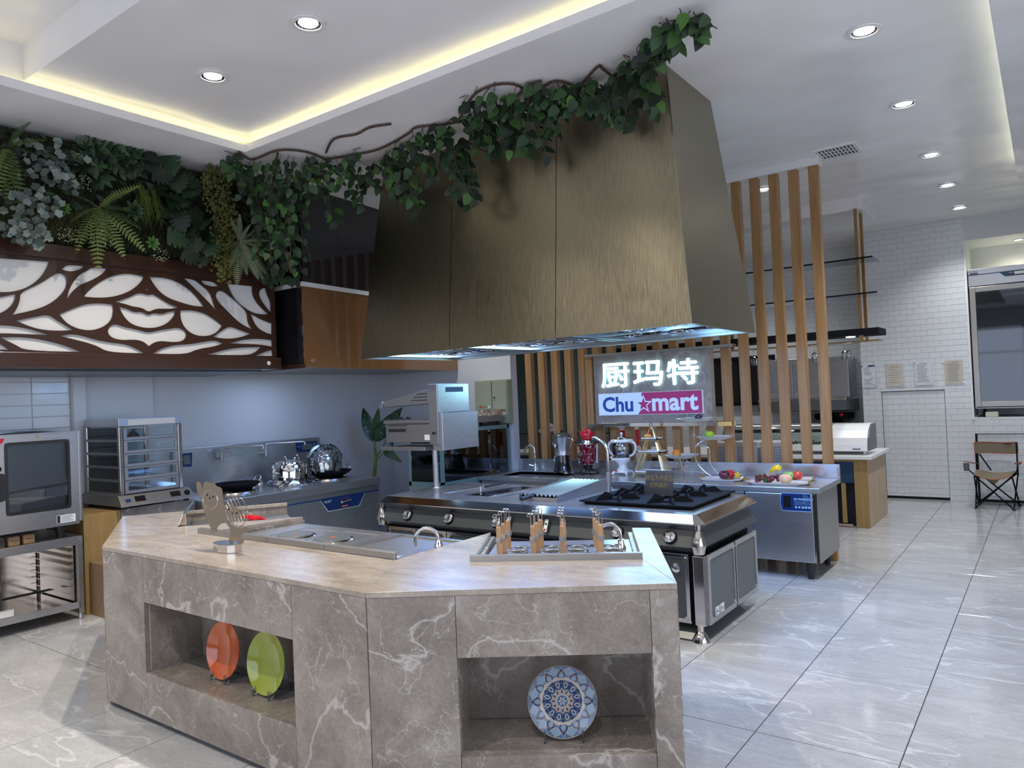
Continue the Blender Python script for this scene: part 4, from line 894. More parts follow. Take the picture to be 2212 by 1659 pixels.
# ------------------------------------------------------------------ back counter
bc = thing('steel_counter', 'long stainless steel counter with sink and refrigerated base along the slat screen', 'counter', (-3.3, 6.6, 0))
CX0, CX1, CY0, CY1, CZ = -5.08, -1.545, 6.27, 7.02, 0.75
for a, b in ((CX0, -3.02), (-3.015, CX1)):
    g = MB(bc)
    if a < -4:
        sx0, sx1, sy0, sy1 = -4.93, -4.10, 6.42, 6.86
        g.box((a, CY0, CZ-.04), (sx0, CY1, CZ)); g.box((sx0, CY0, CZ-.04), (sx1, sy0, CZ)); g.box((sx0, sy1, CZ-.04), (sx1, CY1, CZ)); g.box((sx1, CY0, CZ-.04), (b, CY1, CZ))
        part('sink_bowl', MB(bc).box((sx0, sy0, CZ-.22), (sx1, sy1, CZ-.215)).box((sx0-.004, sy0, CZ-.22), (sx0, sy1, CZ-.01)).box((sx1, sy0, CZ-.22), (sx1+.004, sy1, CZ-.01)).box((sx0, sy0-.004, CZ-.22), (sx1, sy0, CZ-.01)).box((sx0, sy1, CZ-.22), (sx1, sy1+.004, CZ-.01)), 'steel_d', bc)
    else: g.box((a, CY0, CZ-.04), (b, CY1, CZ))
    part('top', g, 'steelh', bc, bevel=.003)
    part('splashback', MB(bc).box((a, CY1-.025, CZ), (b, CY1, CZ+.125)), 'steelh', bc, bevel=.003)
part('end_cap', MB(bc).rod((CX1-.012, CY1-.03, CZ+.012), (CX1-.012, CY1-.03, CZ+.10), .007, 8), 'steel', bc)
part('apron', MB(bc).box((CX0+.03, CY0+.02, CZ-.11), (-3.03, CY0+.035, CZ-.04)), 'steel_d', bc)
part('cabinet', MB(bc).box((-3.01, CY0+.035, .135), (CX1-.025, CY1-.04, CZ-.04)), 'steel_d', bc, bevel=.003)
for x0, x1 in ((-2.98, -2.58), (-2.57, -2.17)): part('door', MB(bc).box((x0, CY0+.015, .15), (x1, CY0+.034, CZ-.05)), 'steel', bc, bevel=.003)
dd = part('door', MB(bc).box((-2.155, CY0+.005, .14), (-1.605, CY0+.034, CZ-.05)), 'steel', bc, bevel=.004)
part('door_edge', MB(bc).box((-1.604, CY0+.006, .14), (-1.59, CY0+.034, CZ-.05)), 'chrome_w', dd)
part('door_gap', MB(bc).box((-2.168, CY0+.02, .14), (-2.156, CY0+.036, CZ-.05)), 'black', bc); part('door_gap', MB(bc).box((-1.59, CY0+.02, .14), (-1.578, CY0+.036, CZ-.05)), 'black', bc)
x0, x1, z0, z1 = -1.860, -1.615, 0.556, 0.708
oct2 = [(x0+.012, z0), (x1, z0), (x1, z1), (x0+.012, z1), (x0+.002, z1-.03), (x0-.002, (z0+z1)/2), (x0+.002, z0+.03)]
st = part('sticker', MB(bc).ext([(x, CY0+.003, z) for x, z in oct2], (0, .0025, 0)), 'lblue', dd)
part('blue_print', MB(bc).ext([(x0+(x-x0)*.975+.003, CY0+.0022, z0+(z-z0)*.93+.005) for x, z in oct2], (0, .001, 0)), 'blue', dd)
g = MB(bc); put_text(g, '高端智能商用冷柜', (x0+.11, CY0+.0015, z0+.092), (1, 0, 0), (0, 0, 1), .15, .018, 0, .02)
for k in range(5): g.add([(x0+.125+k*.026+.009*math.cos(2*PI*i/14), CY0+.0014, z0+.035+.009*math.sin(2*PI*i/14)) for i in range(14)], [tuple(range(14))])
for k in range(3): g.box((x0+.11, CY0+.0013, z0+.078-k*.012), (x0+.20-k*.012, CY0+.0016, z0+.080-k*.012))
for k in range(14):
    a = R(8+k*6); g.add([(x1-.06+.0*k, CY0+.0013, z0+.02), (x1-.06+.075*math.cos(a), CY0+.0013, z0+.02+.13*math.sin(a)), (x1-.06+.072*math.cos(a+.03), CY0+.0013, z0+.02+.125*math.sin(a+.03))], [(0, 1, 2)]) if k % 2 else None
part('sticker_print', g, 'lblue', dd, kind='stuff')
part('sticker_photo', MB(bc).box((x0+.025, CY0+.0016, z0+.03), (x0+.085, CY0+.002, z0+.125)), 'iron', dd)
for x in (-2.42, -2.36): part('badge', MB(bc).box((x-.02, CY0+.004, .655), (x+.012, CY0+.014, .69)), 'blue', bc)
for x in (-1.66, -2.3, -2.95, -3.9, -5.0):
    for y in (CY0+.06, CY1-.13):
        part('leg', MB(bc).lathe([(.024, 0), (.026, .03), (.032, .06), (.036, .136)], (x, y, 0), 16), 'rubber', bc)
for x in (-3.9, -5.0):
    for y in (CY0+.06, CY1-.13): part('leg_tube', MB(bc).rod((x, y, .13), (x, y, CZ-.04), .02, 12), 'steel', bc)
part('undershelf', MB(bc).box((CX0+.05, CY0+.05, .22), (-3.05, CY1-.06, .25)), 'steel_d', bc)
g = MB(bc); g.box((-3.797, CY0-.001, CZ-.024), (-3.797+.07, CY0-.0005, CZ-.013)); part('lettering', g, 'ink', bc, kind='stuff')
for k in range(4): part('hook', MB(bc).rod((-3.62+.055*k, CY0+.018, CZ-.06), (-3.61+.055*k, CY0+.012, CZ-.09), .006, 6), 'steel', bc)
tpx = thing('kitchen_tap', 'chrome gooseneck tap at the back of the counter sink', 'faucet', (-4.775,6.93,0.75))
x, y, z = tpx.location
part('base', MB(tpx).lathe([(.03, .75), (.028, .77), (.02, .78), (.018, .83)], (x, y, 0), 16), 'chrome', tpx)
part('lever', MB(tpx).rod((x-.01, y, .80), (x-.07, y-.02, .815), .008, 8), 'chrome', tpx)
part('spout', MB(tpx).tube(bez([(x, y, .82), (x, y, .95), (x-.01, y, 1.01), (x-.05, y-.02, 1.04), (x-.10, y-.03, 1.01), (x-.12, y-.035, .965)], 5), .011, 10), 'chrome', tpx)

# ------------------------------------------------------------------ oak slat screen
ss = thing('slat_screen', 'floor to ceiling screen of oak slats behind the steel counter', 'screen', (-3.3, 7.1, 0))
SW, SD = .083, .075
part('top_rail', MB(ss).box((-5.08, 7.03, 3.585), (-1.60, 7.16, CEIL)), 'ceiling', ss, bevel=.003)
s_me = None
for k in range(19):
    xk = -1.70-.1805*k
    if s_me is None: s_me = MB().box((0, 0, 0), (SW, SD, 3.585)).mesh('slat', 'slat')
    o = link('slat', s_me, ss); o.location = (xk-ss.location.x, 7.055-ss.location.y, 0)
    b = o.modifiers.new('bevel', 'BEVEL'); b.width = .002; b.segments = 1
sg = thing('shop_sign', 'grey marble sign board with glowing white characters above a pale blue and magenta light box', 'sign', (-3.33, 7.0, 1.25))
SX0, SX1, SZ0, SZ1 = -3.985, -2.675, 1.275, 1.99
part('slab', MB(sg).box((SX0, 6.97, SZ0), (SX1, 7.05, SZ1)), 'marble_sign', sg, bevel=.002)
part('top_beam', MB(sg).box((SX0-.09, 6.93, SZ1), (SX1+.24, 7.045, SZ1+.028)), 'steel_d', sg, bevel=.002)
part('bottom_beam', MB(sg).box((SX0-.09, 6.93, SZ0-.04), (SX1+.06, 7.045, SZ0)), 'chrome', sg, bevel=.002)
part('gilt_bracket', MB(sg).box((SX1+.06, 6.93, SZ0-.045), (SX1+.20, 7.05, SZ0+.0)), 'gold', sg, bevel=.002)
part('side_post', MB(sg).box((SX0-.085, 6.94, SZ0), (SX0-.01, 7.04, SZ1)), 'slat', sg)
lx0, lx1, lz0, lz1 = -3.89, -2.755, 1.655, 1.905
wch = (lx1-lx0)/3
for k, ch_ in enumerate('厨玛特'):
    o = (lx0+k*wch+.012, 6.948, lz0)
    g = MB(sg)
    for q_, (dx, dz) in enumerate(((0, 0), (.007, 0), (-.007, 0), (0, .006), (0, -.006))): put_text(g, ch_, (o[0]+dx, o[1]-.0001*q_, o[2]+dz), (1, 0, 0), (0, 0, 1), wch-.05, lz1-lz0)
    c = part('character', g, 'sign_on', sg)
    g = MB(sg); put_text(g, ch_, (o[0]+.0, 6.966, o[2]), (1, 0, 0), (0, 0, 1), wch-.05, lz1-lz0, .0165, .006); part('character_side', g, 'sign_side', c)
bx0, bx1, bz0, bz1 = -3.925, -2.77, 1.362, 1.585
bw, bh = bx1-bx0, bz1-bz0
part('box_frame', MB(sg).box((bx0-.006, 6.952, bz0-.006), (bx1+.012, 6.97, bz1+.006)), 'white', sg)
ut, ub_ = .442, .398
part('blue_face', MB(sg).ext([(bx0, 6.95, bz0), (bx0+bw*ub_, 6.95, bz0), (bx0+bw*(ub_+.015), 6.95, bz0+bh*.12), (bx0+bw*.455, 6.95, bz0+bh*.4), (bx0+bw*.465, 6.95, bz0+bh*.65), (bx0+bw*.437, 6.95, bz0+bh*.86), (bx0+bw*ut, 6.95, bz1), (bx0, 6.95, bz1)], (0, .002, 0)), 'box_blue', sg)
part('magenta_face', MB(sg).ext([(bx0+bw*ub_, 6.95, bz0), (bx1, 6.95, bz0), (bx1, 6.95, bz1), (bx0+bw*ut, 6.95, bz1), (bx0+bw*.437, 6.95, bz0+bh*.86), (bx0+bw*.465, 6.95, bz0+bh*.65), (bx0+bw*.455, 6.95, bz0+bh*.4), (bx0+bw*(ub_+.015), 6.95, bz0+bh*.12)], (0, .002, 0)), 'box_mag', sg)
for tx, u0, u1, v0, v1, m in (('Chu', .04, .353, .13, .86, 'box_navy'), ('mart', .538, .967, .13, .86, 'box_blue')):
    g = MB(sg); put_text(g, tx, (bx0+bw*u0, 6.9485, bz0+bh*v0), (1, 0, 0), (0, 0, 1), bw*(u1-u0), bh*(v1-v0), 0, .03); part('lettering', g, m, sg, kind='stuff')
def star(r, y): return [(bx0+bw*.455+r*(1 if i % 2 == 0 else .42)*math.sin(R(i*36)), y, bz0+bh*.46+r*(1 if i % 2 == 0 else .42)*math.cos(R(i*36))) for i in range(10)]
part('star_edge', MB(sg).add(star(.10, 6.9487), [tuple(range(10))]), 'box_blue', sg); part('star', MB(sg).add(star(.070, 6.9482), [tuple(range(10))]), 'box_mag', sg)
lamp('sign_glow', 'AREA', (0, -.08, .54), 5, (.3, .85, 1), (1.1, .25), (R(-90), 0, 0), parent=sg)

# ------------------------------------------------------------------ samovars
def prof_part(name, t, x, y, prof, m, n=32, label=None): return part(name, MB(t).lathe(prof, (x, y, 0), n), m, t, label=label)
t = thing('samovar', 'tall steel samovar with a black lid and flared black base', 'samovar', (-4.332,6.82,0.75))
x, y, z = t.location
prof_part('base', t, x, y, [(.108, .755), (.11, .765), (.10, .79), (.083, .86), (.078, .94)], 'blackgloss')
prof_part('base_rim', t, x, y, [(.112, .752), (.112, .762)], 'chrome'); prof_part('tank', t, x, y, [(.079, .94), (.082, .945), (.078, .96), (.082, 1.02), (.092, 1.10), (.097, 1.14)], 'steel')
prof_part('lid', t, x, y, [(.103, 1.14), (.10, 1.15), (.08, 1.17), (.05, 1.18), (.02, 1.185)], 'anthr'); part('lid_knob', MB(t).ball((x, y, 1.205), .016, 12, 8).rod((x, y, 1.18), (x, y, 1.2), .006), 'rubber', t)
for s in (-1, 1): part('handle', MB(t).tube([(x+s*.095, y, 1.12), (x+s*.125, y, 1.13), (x+s*.135, y, 1.10), (x+s*.118, y, 1.06), (x+s*.115, y, 1.03)], .008, 8), 'chrome', t)
part('dial', MB(t).lathe([(.027, 0), (.027, .006), (.022, .008), (.001, .008)], (0, 0, 0), 20, Matrix.Translation((x-.03, y-.083, 1.05)) @ Matrix.Rotation(R(90), 4, 'X') @ Matrix.Rotation(R(-20), 4, 'Y')), 'rubber', t)
part('dial_face', MB(t).lathe([(.021, .0085), (.001, .0088)], (0, 0, 0), 20, Matrix.Translation((x-.03, y-.083, 1.05)) @ Matrix.Rotation(R(90), 4, 'X') @ Matrix.Rotation(R(-20), 4, 'Y')), 'white', t)
part('spigot', MB(t).rod((x-.03, y-.07, .925), (x-.035, y-.12, .92), .010).rod((x-.035, y-.11, .935), (x-.035, y-.11, .89), .008), 'chrome', t)
t = thing('samovar', 'dark red flowered samovar with a small red teapot on top and black handles', 'samovar', (-4.017,6.82,0.75))
x, y, z = t.location
prof_part('base', t, x, y, [(.085, .775), (.075, .79), (.045, .80), (.05, .83), (.062, .84)], 'rubber')
for a in (30, 120, 210, 300): part('foot', MB(t).tube([(x+.06*math.cos(R(a)), y+.06*math.sin(R(a)), .785), (x+.09*math.cos(R(a)), y+.09*math.sin(R(a)), .775), (x+.105*math.cos(R(a)), y+.105*math.sin(R(a)), .757)], .011, 8), 'rubber', t)
prof_part('base_ring', t, x, y, [(.064, .838), (.068, .845), (.064, .852)], 'chrome')
M['flower'] = speckle('dark red enamel with silver blossom', (.16, .004, .012), (.55, .40, .42), 30, .15, .56, .60)
prof_part('tank', t, x, y, [(.066, .85), (.074, .90), (.088, .98), (.096, 1.05), (.098, 1.065)], 'flower')
prof_part('collar', t, x, y, [(.10, 1.064), (.098, 1.072), (.06, 1.078), (.058, 1.10), (.066, 1.105)], 'chrome')
part('chimney', MB(t).rod((x+.085, y+.04, .86), (x+.10, y+.04, 1.06), .018, 12), 'steel', t)
for s in (-1, 1): part('handle', MB(t).tube([(x+s*.088, y, 1.07), (x+s*.115, y, 1.085), (x+s*.14, y, 1.09)], [.01, .012, .018], 10), 'rubber', t)
part('dial', MB(t).lathe([(.024, -.006), (.024, .006), (.001, .008)], (0, 0, 0), 20, Matrix.Translation((x-.035, y-.080, .96)) @ Matrix.Rotation(R(90), 4, 'X') @ Matrix.Rotation(R(-24), 4, 'Y')), 'chrome', t)
part('spigot', MB(t).rod((x-.035, y-.06, .90), (x-.045, y-.115, .90), .009).rod((x-.045, y-.105, .92), (x-.045, y-.105, .865), .007), 'chrome', t)
tp_ = thing('teapot', 'small glossy red teapot sitting on the red samovar', 'teapot', (x, y, 1.106))
part('body', MB(tp_).lathe([(.045, 1.106), (.06, 1.125), (.068, 1.155), (.062, 1.185), (.04, 1.208), (.015, 1.22)], (x, y, 0), 28), 'red', tp_)
part('lid_knob', MB(tp_).ball((x, y, 1.232), .012, 12, 8).rod((x, y, 1.21), (x, y, 1.225), .006), 'red', tp_)
part('spout', MB(tp_).tube([(x-.05, y, 1.145), (x-.078, y, 1.165), (x-.088, y, 1.20)], [.014, .010, .007], 10), 'red', tp_)
part('handle', MB(tp_).tube([(x+.055, y, 1.18), (x+.085, y, 1.19), (x+.092, y, 1.165), (x+.065, y, 1.13)], .007, 8), 'red', tp_)
st_ = MB(Vector((-4.073,6.79,0.75))); x, y, z = st_.off
st_.lathe([(.20, .751), (.20, .756), (.195, .758), (.001, .758)], (x, y, 0), 40)
solo('induction_disc', st_, 'blackgloss', 'round black marbled disc on the counter under the red samovar', 'hotplate')
t = thing('samovar', 'white samovar with a clear round glass bowl and two white handles', 'samovar', (-3.603,6.82,0.75))
x, y, z = t.location
prof_part('base', t, x, y, [(.08, .775), (.075, .79), (.046, .815), (.042, .845), (.05, .865), (.075, .885), (.085, .91), (.07, .925)], 'whitecer')
for a in (45, 135, 225, 315): part('foot', MB(t).tube([(x+.06*math.cos(R(a)), y+.06*math.sin(R(a)), .785), (x+.095*math.cos(R(a)), y+.095*math.sin(R(a)), .78), (x+.115*math.cos(R(a)), y+.115*math.sin(R(a)), .757)], .013, 8), 'whitecer', t)
prof_part('bowl', t, x, y, [(.07, .925), (.095, .955), (.108, 1.0), (.105, 1.05), (.09, 1.085)], 'crystal')
prof_part('water', t, x, y, [(.066, .926), (.09, .957), (.101, 1.0), (.099, 1.04)], 'crystal')
prof_part('collar', t, x, y, [(.118, 1.085), (.122, 1.098), (.11, 1.112), (.075, 1.116)], 'whitecer'); prof_part('lid', t, x, y, [(.075, 1.116), (.07, 1.128), (.04, 1.143), (.012, 1.148)], 'chrome')
part('lid_knob', MB(t).ball((x, y, 1.17), .016, 12, 8).rod((x, y, 1.145), (x, y, 1.16), .008), 'white', t)
for s in (-1, 1): part('handle', MB(t).tube(bez([(x+s*.085, y, 1.085), (x+s*.14, y, 1.075), (x+s*.155, y, 1.02), (x+s*.13, y, .965), (x+s*.085, y, .94)], 5), .013, 10), 'whitecer', t)
part('spigot', MB(t).rod((x-.05, y-.05, .91), (x-.085, y-.08, .91), .012).ball((x-.085, y-.08, .93), .014, 10, 8), 'whitecer', t)
part('red_switch', MB(t).box((x-.055, y-.082, .787), (x-.025, y-.072, .80)), 'red', t)

# ------------------------------------------------------------------ tiered stands and fruit
t = thing('gold_cake_stand', 'gold wire birdcage stand with three square white trays', 'cake stand', (-3.255,6.8,0.75))
x, y, z = t.location
for k, (zz, s) in enumerate(((.785, .155), (.985, .125), (1.115, .095))):
    sk = (1.165+.0-zz)*.0
    g = MB(t); g.box((x-s, y-s*.75, zz), (x+s, y+s*.75, zz+.006)); g.box((x-s, y-s*.75, zz), (x-s+.012, y+s*.75, zz+.018)); g.box((x+s-.012, y-s*.75, zz), (x+s, y+s*.75, zz+.018)); g.box((x-s, y-s*.75, zz), (x+s, y-s*.75+.012, zz+.018)); g.box((x-s, y+s*.75-.012, zz), (x+s, y+s*.75, zz+.018))
    part('tray', g, 'whitecer', t)
    g = MB(t); q = [(x-s, y-s*.75, zz-.004), (x+s, y-s*.75, zz-.004), (x+s, y+s*.75, zz-.004), (x-s, y+s*.75, zz-.004)]; g.tube(q, .0035, 6, closed=True); part('tray_wire', g, 'gold', t)
for i in range(8):
    for sd in (-1, 1):
        u = -1+2*i/7; part('wire', MB(t).rod((x+sd*.165, y+u*.12, .752), (x+sd*.012, y+u*.01, 1.225), .003, 5), 'gold', t)
part('finial', MB(t).ball((x, y, 1.26), .018, 12, 8), 'crystal', t); part('finial_neck', MB(t).rod((x, y, 1.222), (x, y, 1.245), .014), 'gold', t)
def fruit(name, label, cat, p, r, m, sq=(1, 1, .95), stem=None, group=None):
    t = thing(name, label, cat, p, group=group); c = (p[0], p[1], p[2]+r*sq[2])
    vs = MB(t)
    n_, m_ = 20, 12
    pts = []; fs = []
    prof = []
    for k in range(m_+1):
        tt = PI*k/m_; rr = math.sin(tt); zz = -math.cos(tt); dimp = .18*math.exp(-(rr/.35)**2)*(1 if zz > 0 else .5); prof.append((max(.0005, rr*r*sq[0]), c[2]+(zz*(1-dimp))*r*sq[2]))
    vs.lathe(prof, (c[0], c[1], 0), n_, cap=False); part('flesh', vs, m, t)
    if stem: part('stem', MB(t).rod((c[0], c[1], c[2]+r*sq[2]*.75), (c[0]+.003, c[1], c[2]+r*sq[2]*1.12), .0025, 6), stem, t)
    return t
M['greenapple'] = mat('green apple skin', (.30, .50, .02), .2, coat=.3); M['mango'] = speckle('mango skin', (.75, .10, .02), (.65, .42, .03), 6, .3, .42, .6)
M['plum'] = mat('purple skin', (.10, .008, .03), .15, coat=.5); M['pepper'] = mat('red pepper skin', (.60, .005, .01), .12, coat=.5); M['redapple'] = speckle('red apple skin', (.55, .02, .02), (.75, .14, .09), 40, .25)
M['peach'] = speckle('peach skin', (.70, .33, .22), (.72, .55, .36), 7, .6); M['mint'] = mat('mint green skin', (.22, .48, .15), .3); M['banana'] = mat('banana skin', (.75, .52, .01), .35); M['grape'] = mat('dark grape skin', (.14, .012, .02), .18, coat=.4)
M['bread'] = mat('golden bun crust', (.75, .35, .09), .5); M['auberg'] = mat('aubergine skin', (.03, .008, .05), .15, coat=.4)
fruit('pastry', 'golden round bun on the top tray of the gold stand', 'pastry', Vector((x-.03, y-.02, 1.122)), .04, 'bread', (1, 1, .6))
fruit('candle', 'small red candle standing on the top tray of the gold stand', 'candle', Vector((x-.02, y+.03, 1.122)), .011, 'pepper', (1, 1, 3.6))
t = thing('silver_fruit_stand', 'scrolled silver wire stand carrying three glass trays at different heights', 'fruit stand', (-2.82,6.8,0.75))
x, y, z = t.location
tiers = [((-2.772,6.8,1.305), .18), ((-2.596,6.8,1.13), .17), ((-2.946,6.8,0.95), .17)]
for (c, s) in tiers:
    c = Vector(c); g = MB(t)
    o8 = lambda s_, zz: [(c.x+s_*a, c.y+s_*b, c.z+zz) for a, b in ((-1, -.5), (-.5, -.8), (.5, -.8), (1, -.5), (1, .5), (.5, .8), (-.5, .8), (-1, .5))]
    loft(g, [o8(s, .012), o8(s*.6, -.018), o8(s*.6, -.014), o8(s*.97, .016)], False, False); g.add(o8(s*.6, -.014), [tuple(range(8))])
    part('glass_tray', g, 'cutglass', t); part('tray_rim', MB(t).tube([Vector(p) for p in o8(s, .013)], .003, 5, closed=True), 'silverwire', t)
def scroll(c, r, turns=1.25, flip=1, a0=0, u=(1, 0, 0), w=(0, 0, 1)):
    c = Vector(c); u = Vector(u); w = Vector(w); return [c+(u*flip*math.cos(a0+2*PI*turns*k/18)+w*math.sin(a0+2*PI*turns*k/18))*r*(1-.55*k/18) for k in range(19)]
cx_, cy_ = x, y
T1, T2, T3 = [Vector(a[0]) for a in tiers]
part('post', MB(t).rod((T1.x-.03, cy_, .77), (T1.x-.03, cy_, T1.z-.02), .005, 8), 'silverwire', t)
part('post', MB(t).tube(bez([(T2.x-.12, cy_, T2.z-.03), (T1.x-.02, cy_, T2.z-.09), (T1.x-.02, cy_, .90), (T1.x+.06, cy_, .80), (T1.x+.12, cy_, .765)], 6), .005, 8), 'silverwire', t)
part('post', MB(t).tube(bez([(T1.x-.03, cy_, T1.z-.25), (T2.x-.07, cy_, T2.z-.10), (T2.x-.06, cy_, .88), (T2.x+.02, cy_, .78), (T2.x+.06, cy_, .765)], 6), .005, 8), 'silverwire', t)
for sx_ in (-1, 1):
    part('scroll', MB(t).tube(bez([(T1.x+sx_*.10, cy_, T1.z-.02), (T1.x+sx_*.09, cy_, T1.z-.06), (T1.x+sx_*.03, cy_, T1.z-.13)], 5)+scroll((T1.x+sx_*.035, cy_, T1.z-.155), .022, 1.1, sx_, 1.6), .0035, 6), 'silverwire', t)
    part('scroll', MB(t).tube(scroll((T3.x+sx_*.04, cy_, T3.z-.06), .03, 1.2, sx_), .0035, 6), 'silverwire', t)
    part('scroll', MB(t).tube(scroll((T1.x+sx_*.05-.02, cy_, .79), .028, 1.2, sx_), .0035, 6), 'silverwire', t)
part('scroll', MB(t).tube([Vector((T2.x-.115, cy_, T2.z-.035))+Vector((.022*math.cos(a*PI/8), 0, .022*math.sin(a*PI/8))) for a in range(17)], .004, 6), 'silverwire', t)
for (cxw, rw) in ((T3.x-.02, .042), (T3.x+.07, .0)):
    if rw: part('wheel_ring', MB(t).tube([Vector((cxw+rw*math.cos(a*PI/12), cy_, .755+rw+rw*math.sin(a*PI/12))) for a in range(24)], .0035, 6, closed=True), 'silverwire', t)
part('brace', MB(t).rod((T3.x+.03, cy_, .80), (T1.x-.03, cy_, .84), .004).rod((T3.x+.03, cy_, .80), (T1.x+.02, cy_, .795), .004).rod((T3.x+.02, cy_, .845), (T1.x+.05, cy_, .87), .004).rod((T3.x-.02, cy_, T3.z-.02), (T3.x+.02, cy_, .80), .0035), 'silverwire', t)
fruit('aubergine', 'small dark aubergine on the top glass tray of the silver stand', 'vegetable', T1+Vector((.03, -.03, -.012)), .035, 'auberg', (1, 1, 1), 'mint')
fruit('apple', 'bright green apple on the middle glass tray of the silver stand', 'fruit', T2+Vector((-.045, -.03, -.012)), .045, 'greenapple', (1, 1, .9), 'vine')
fruit('mango', 'red and yellow mango on the lowest glass tray of the silver stand', 'fruit', T3+Vector((-.035, -.03, -.012)), .042, 'mango', (1, 1, 1), 'vine')
def tray(label, p, w, d):
    t = thing('serving_tray', label, 'tray', p); x, y, z = p; g = MB(t)
    o8 = lambda s_, zz: [(x+w*s_*a, y+d*s_*b, z+zz) for a, b in ((-1, -.55), (-.75, -1), (.75, -1), (1, -.55), (1, .55), (.75, 1), (-.75, 1), (-1, .55))]
    loft(g, [o8(.9, .0), o8(1, .016), o8(.985, .017), o8(.87, .004)], True, True); part('dish', g, 'crystal' if False else mat('pearl glazed tray', (.55, .52, .50), .12, 0, coat=.6), t)
    for s in (-1, 1): part('gilt_handle', MB(t).tube([(x+s*w*.95, y-d*.35, z+.018), (x+s*w*1.02, y-d*.12, z+.034), (x+s*w*1.04, y+d*.12, z+.034), (x+s*w*.97, y+d*.35, z+.02)], .007, 7), 'gold', t)
    return t
tray('octagonal pearl tray with gilt handles holding the purple onion', Vector((-2.477,6.62,0.752)), .20, .13)
tray('octagonal pearl tray in front holding the grapes and peach', Vector((-1.938,6.5,0.752)), .27, .12)
tray('octagonal pearl tray behind holding the bananas and red apple', Vector((-1.958,6.76,0.752))+Vector((.02, .03, 0)), .23, .12)
fruit('onion', 'glossy purple onion lying on the left pearl tray', 'vegetable', Vector((-2.447,6.6,0.757)), .05, 'plum', (1.08, 1, .88))
fruit('bell_pepper', 'shiny red bell pepper on the left pearl tray', 'vegetable', Vector((-2.439,6.72,0.757)), .043, 'pepper', (1, 1, .95), 'mint')
p = Vector((-2.359,6.68,0.757)); t = thing('star_fruit', 'yellow star fruit standing on the left pearl tray', 'fruit', p)
sp5 = [(p.x+.036*(1 if i % 2 == 0 else .42)*math.sin(R(i*36)), p.y, p.z+.036+.036*(1 if i % 2 == 0 else .42)*math.cos(R(i*36))) for i in range(10)]; part('flesh', MB(t).ext(sp5, (0, .03, 0)), 'banana', t, bevel=.004)
p = Vector((-2.037,6.5,0.757)); t = thing('grape_bunch', 'bunch of dark red grapes with a green leaf on the front tray', 'fruit', p)
for i in range(46):
    q = p+Vector((rnd.uniform(-.105, .105), rnd.uniform(-.045, .05), .014+rnd.uniform(0, .045)*(1 if rnd.random() < .7 else .2))); part('grape', MB(t).ball(tuple(q), .0145, 10, 8), 'grape', t)
part('leaf', MB(t).add([tuple(p+Vector(v)) for v in ((-.02, -.06, .03), (.01, -.075, .055), (.03, -.06, .045), (.025, -.06, .02), (0, -.065, .008))], [(0, 1, 2, 3, 4)]), 'leaf', t)
part('leaf', MB(t).add([tuple(p+Vector(v)) for v in ((-.10, .0, .03), (-.08, .02, .07), (-.05, .03, .075), (-.06, .0, .04))], [(0, 1, 2, 3)]), 'leaf_y', t)
p = Vector((-2.003,6.8,0.757)); t = thing('banana_bunch', 'bunch of five ripe yellow bananas on the rear tray', 'fruit', p)
for i in range(5):
    a = i*.26-.4; pts = [p+Vector((.055*math.sin(s_)-.02-.035*i*.2, .02*i-.03+.0*s_, .045+.045*math.cos(s_)*1.0+.004*i)) for s_ in (-1.7, -1.1, -.5, .1, .7)]
    pts = [Vector((p.x+(q.x-p.x)*1.0+.02*math.sin(a), q.y, q.z)) for q in pts]; part('banana', MB(t).tube(pts, [.006, .015, .017, .015, .006], 8), 'banana', t)
fruit('mango', 'pale green mango behind the peach', 'fruit', Vector((-1.896,6.64,0.757))+Vector((0, .03, 0)), .047, 'mint', (1.1, 1, .9))
fruit('peach', 'pale pink peach at the front of the right tray', 'fruit', Vector((-1.864,6.46,0.757)), .050, 'peach', (1.1, 1, .85))
fruit('apple', 'striped red apple at the back right of the trays', 'fruit', Vector((-1.834,6.7,0.757)), .048, 'redapple', (1.02, 1, .9), 'vine')

# ------------------------------------------------------------------ left wall: oven on its stand
ot = thing('oven_stand', 'open stainless stand with tray runners under the combi oven', 'stand', (-6.6, 2.0, 0))
TX0, TX1, TY0, TY1 = -6.95, -6.23, 1.15, 2.69
part('top', MB(ot).box((TX0, TY0, .61), (TX1, TY1, .65)), 'steel_d', ot, bevel=.002)
part('front_rail', MB(ot).box((TX1-.0, TY0, .585), (TX1+.012, TY1, .65)), 'steel', ot, bevel=.002)
part('shelf', MB(ot).box((TX0, TY0, .115), (TX1, TY1-.03, .13)), 'chrome_w', ot); part('shelf_rail', MB(ot).box((TX1-.0, TY0, .09), (TX1+.010, TY1-.03, .14)), 'steel', ot, bevel=.002)
part('back_panel', MB(ot).box((TX0, TY0, .14), (TX0+.01, TY1, .61)), 'chrome_w', ot)
for x in (TX0+.02, TX1-.03):
    for y in (TY0, TY1-.04):
        part('leg', MB(ot).box((x, y, .045), (x+.04, y+.04, .61)), 'steel_d', ot, bevel=.003); part('foot', MB(ot).lathe([(.016, 0), (.020, .004), (.018, .045)], (x+.02, y+.02, 0), 14), 'steel', ot)
part('runner_plate', MB(ot).box((TX0+.05, TY1-.05, .14), (TX1-.05, TY1-.045, .60)), 'chrome_w', ot)
for k in range(7): part('runner', MB(ot).box((TX0+.06, TY1-.085, .20+k*.055), (TX1-.05, TY1-.05, .206+k*.055)), 'chrome_w', ot)
part('upright', MB(ot).box((TX0+.2, TY1-.42, .13), (TX0+.22, TY1-.39, .61)), 'chrome_w', ot)
part('bolt', MB(ot).ball((TX1+.012, TY1-.02, .625), .006, 8, 6), 'chrome', ot)
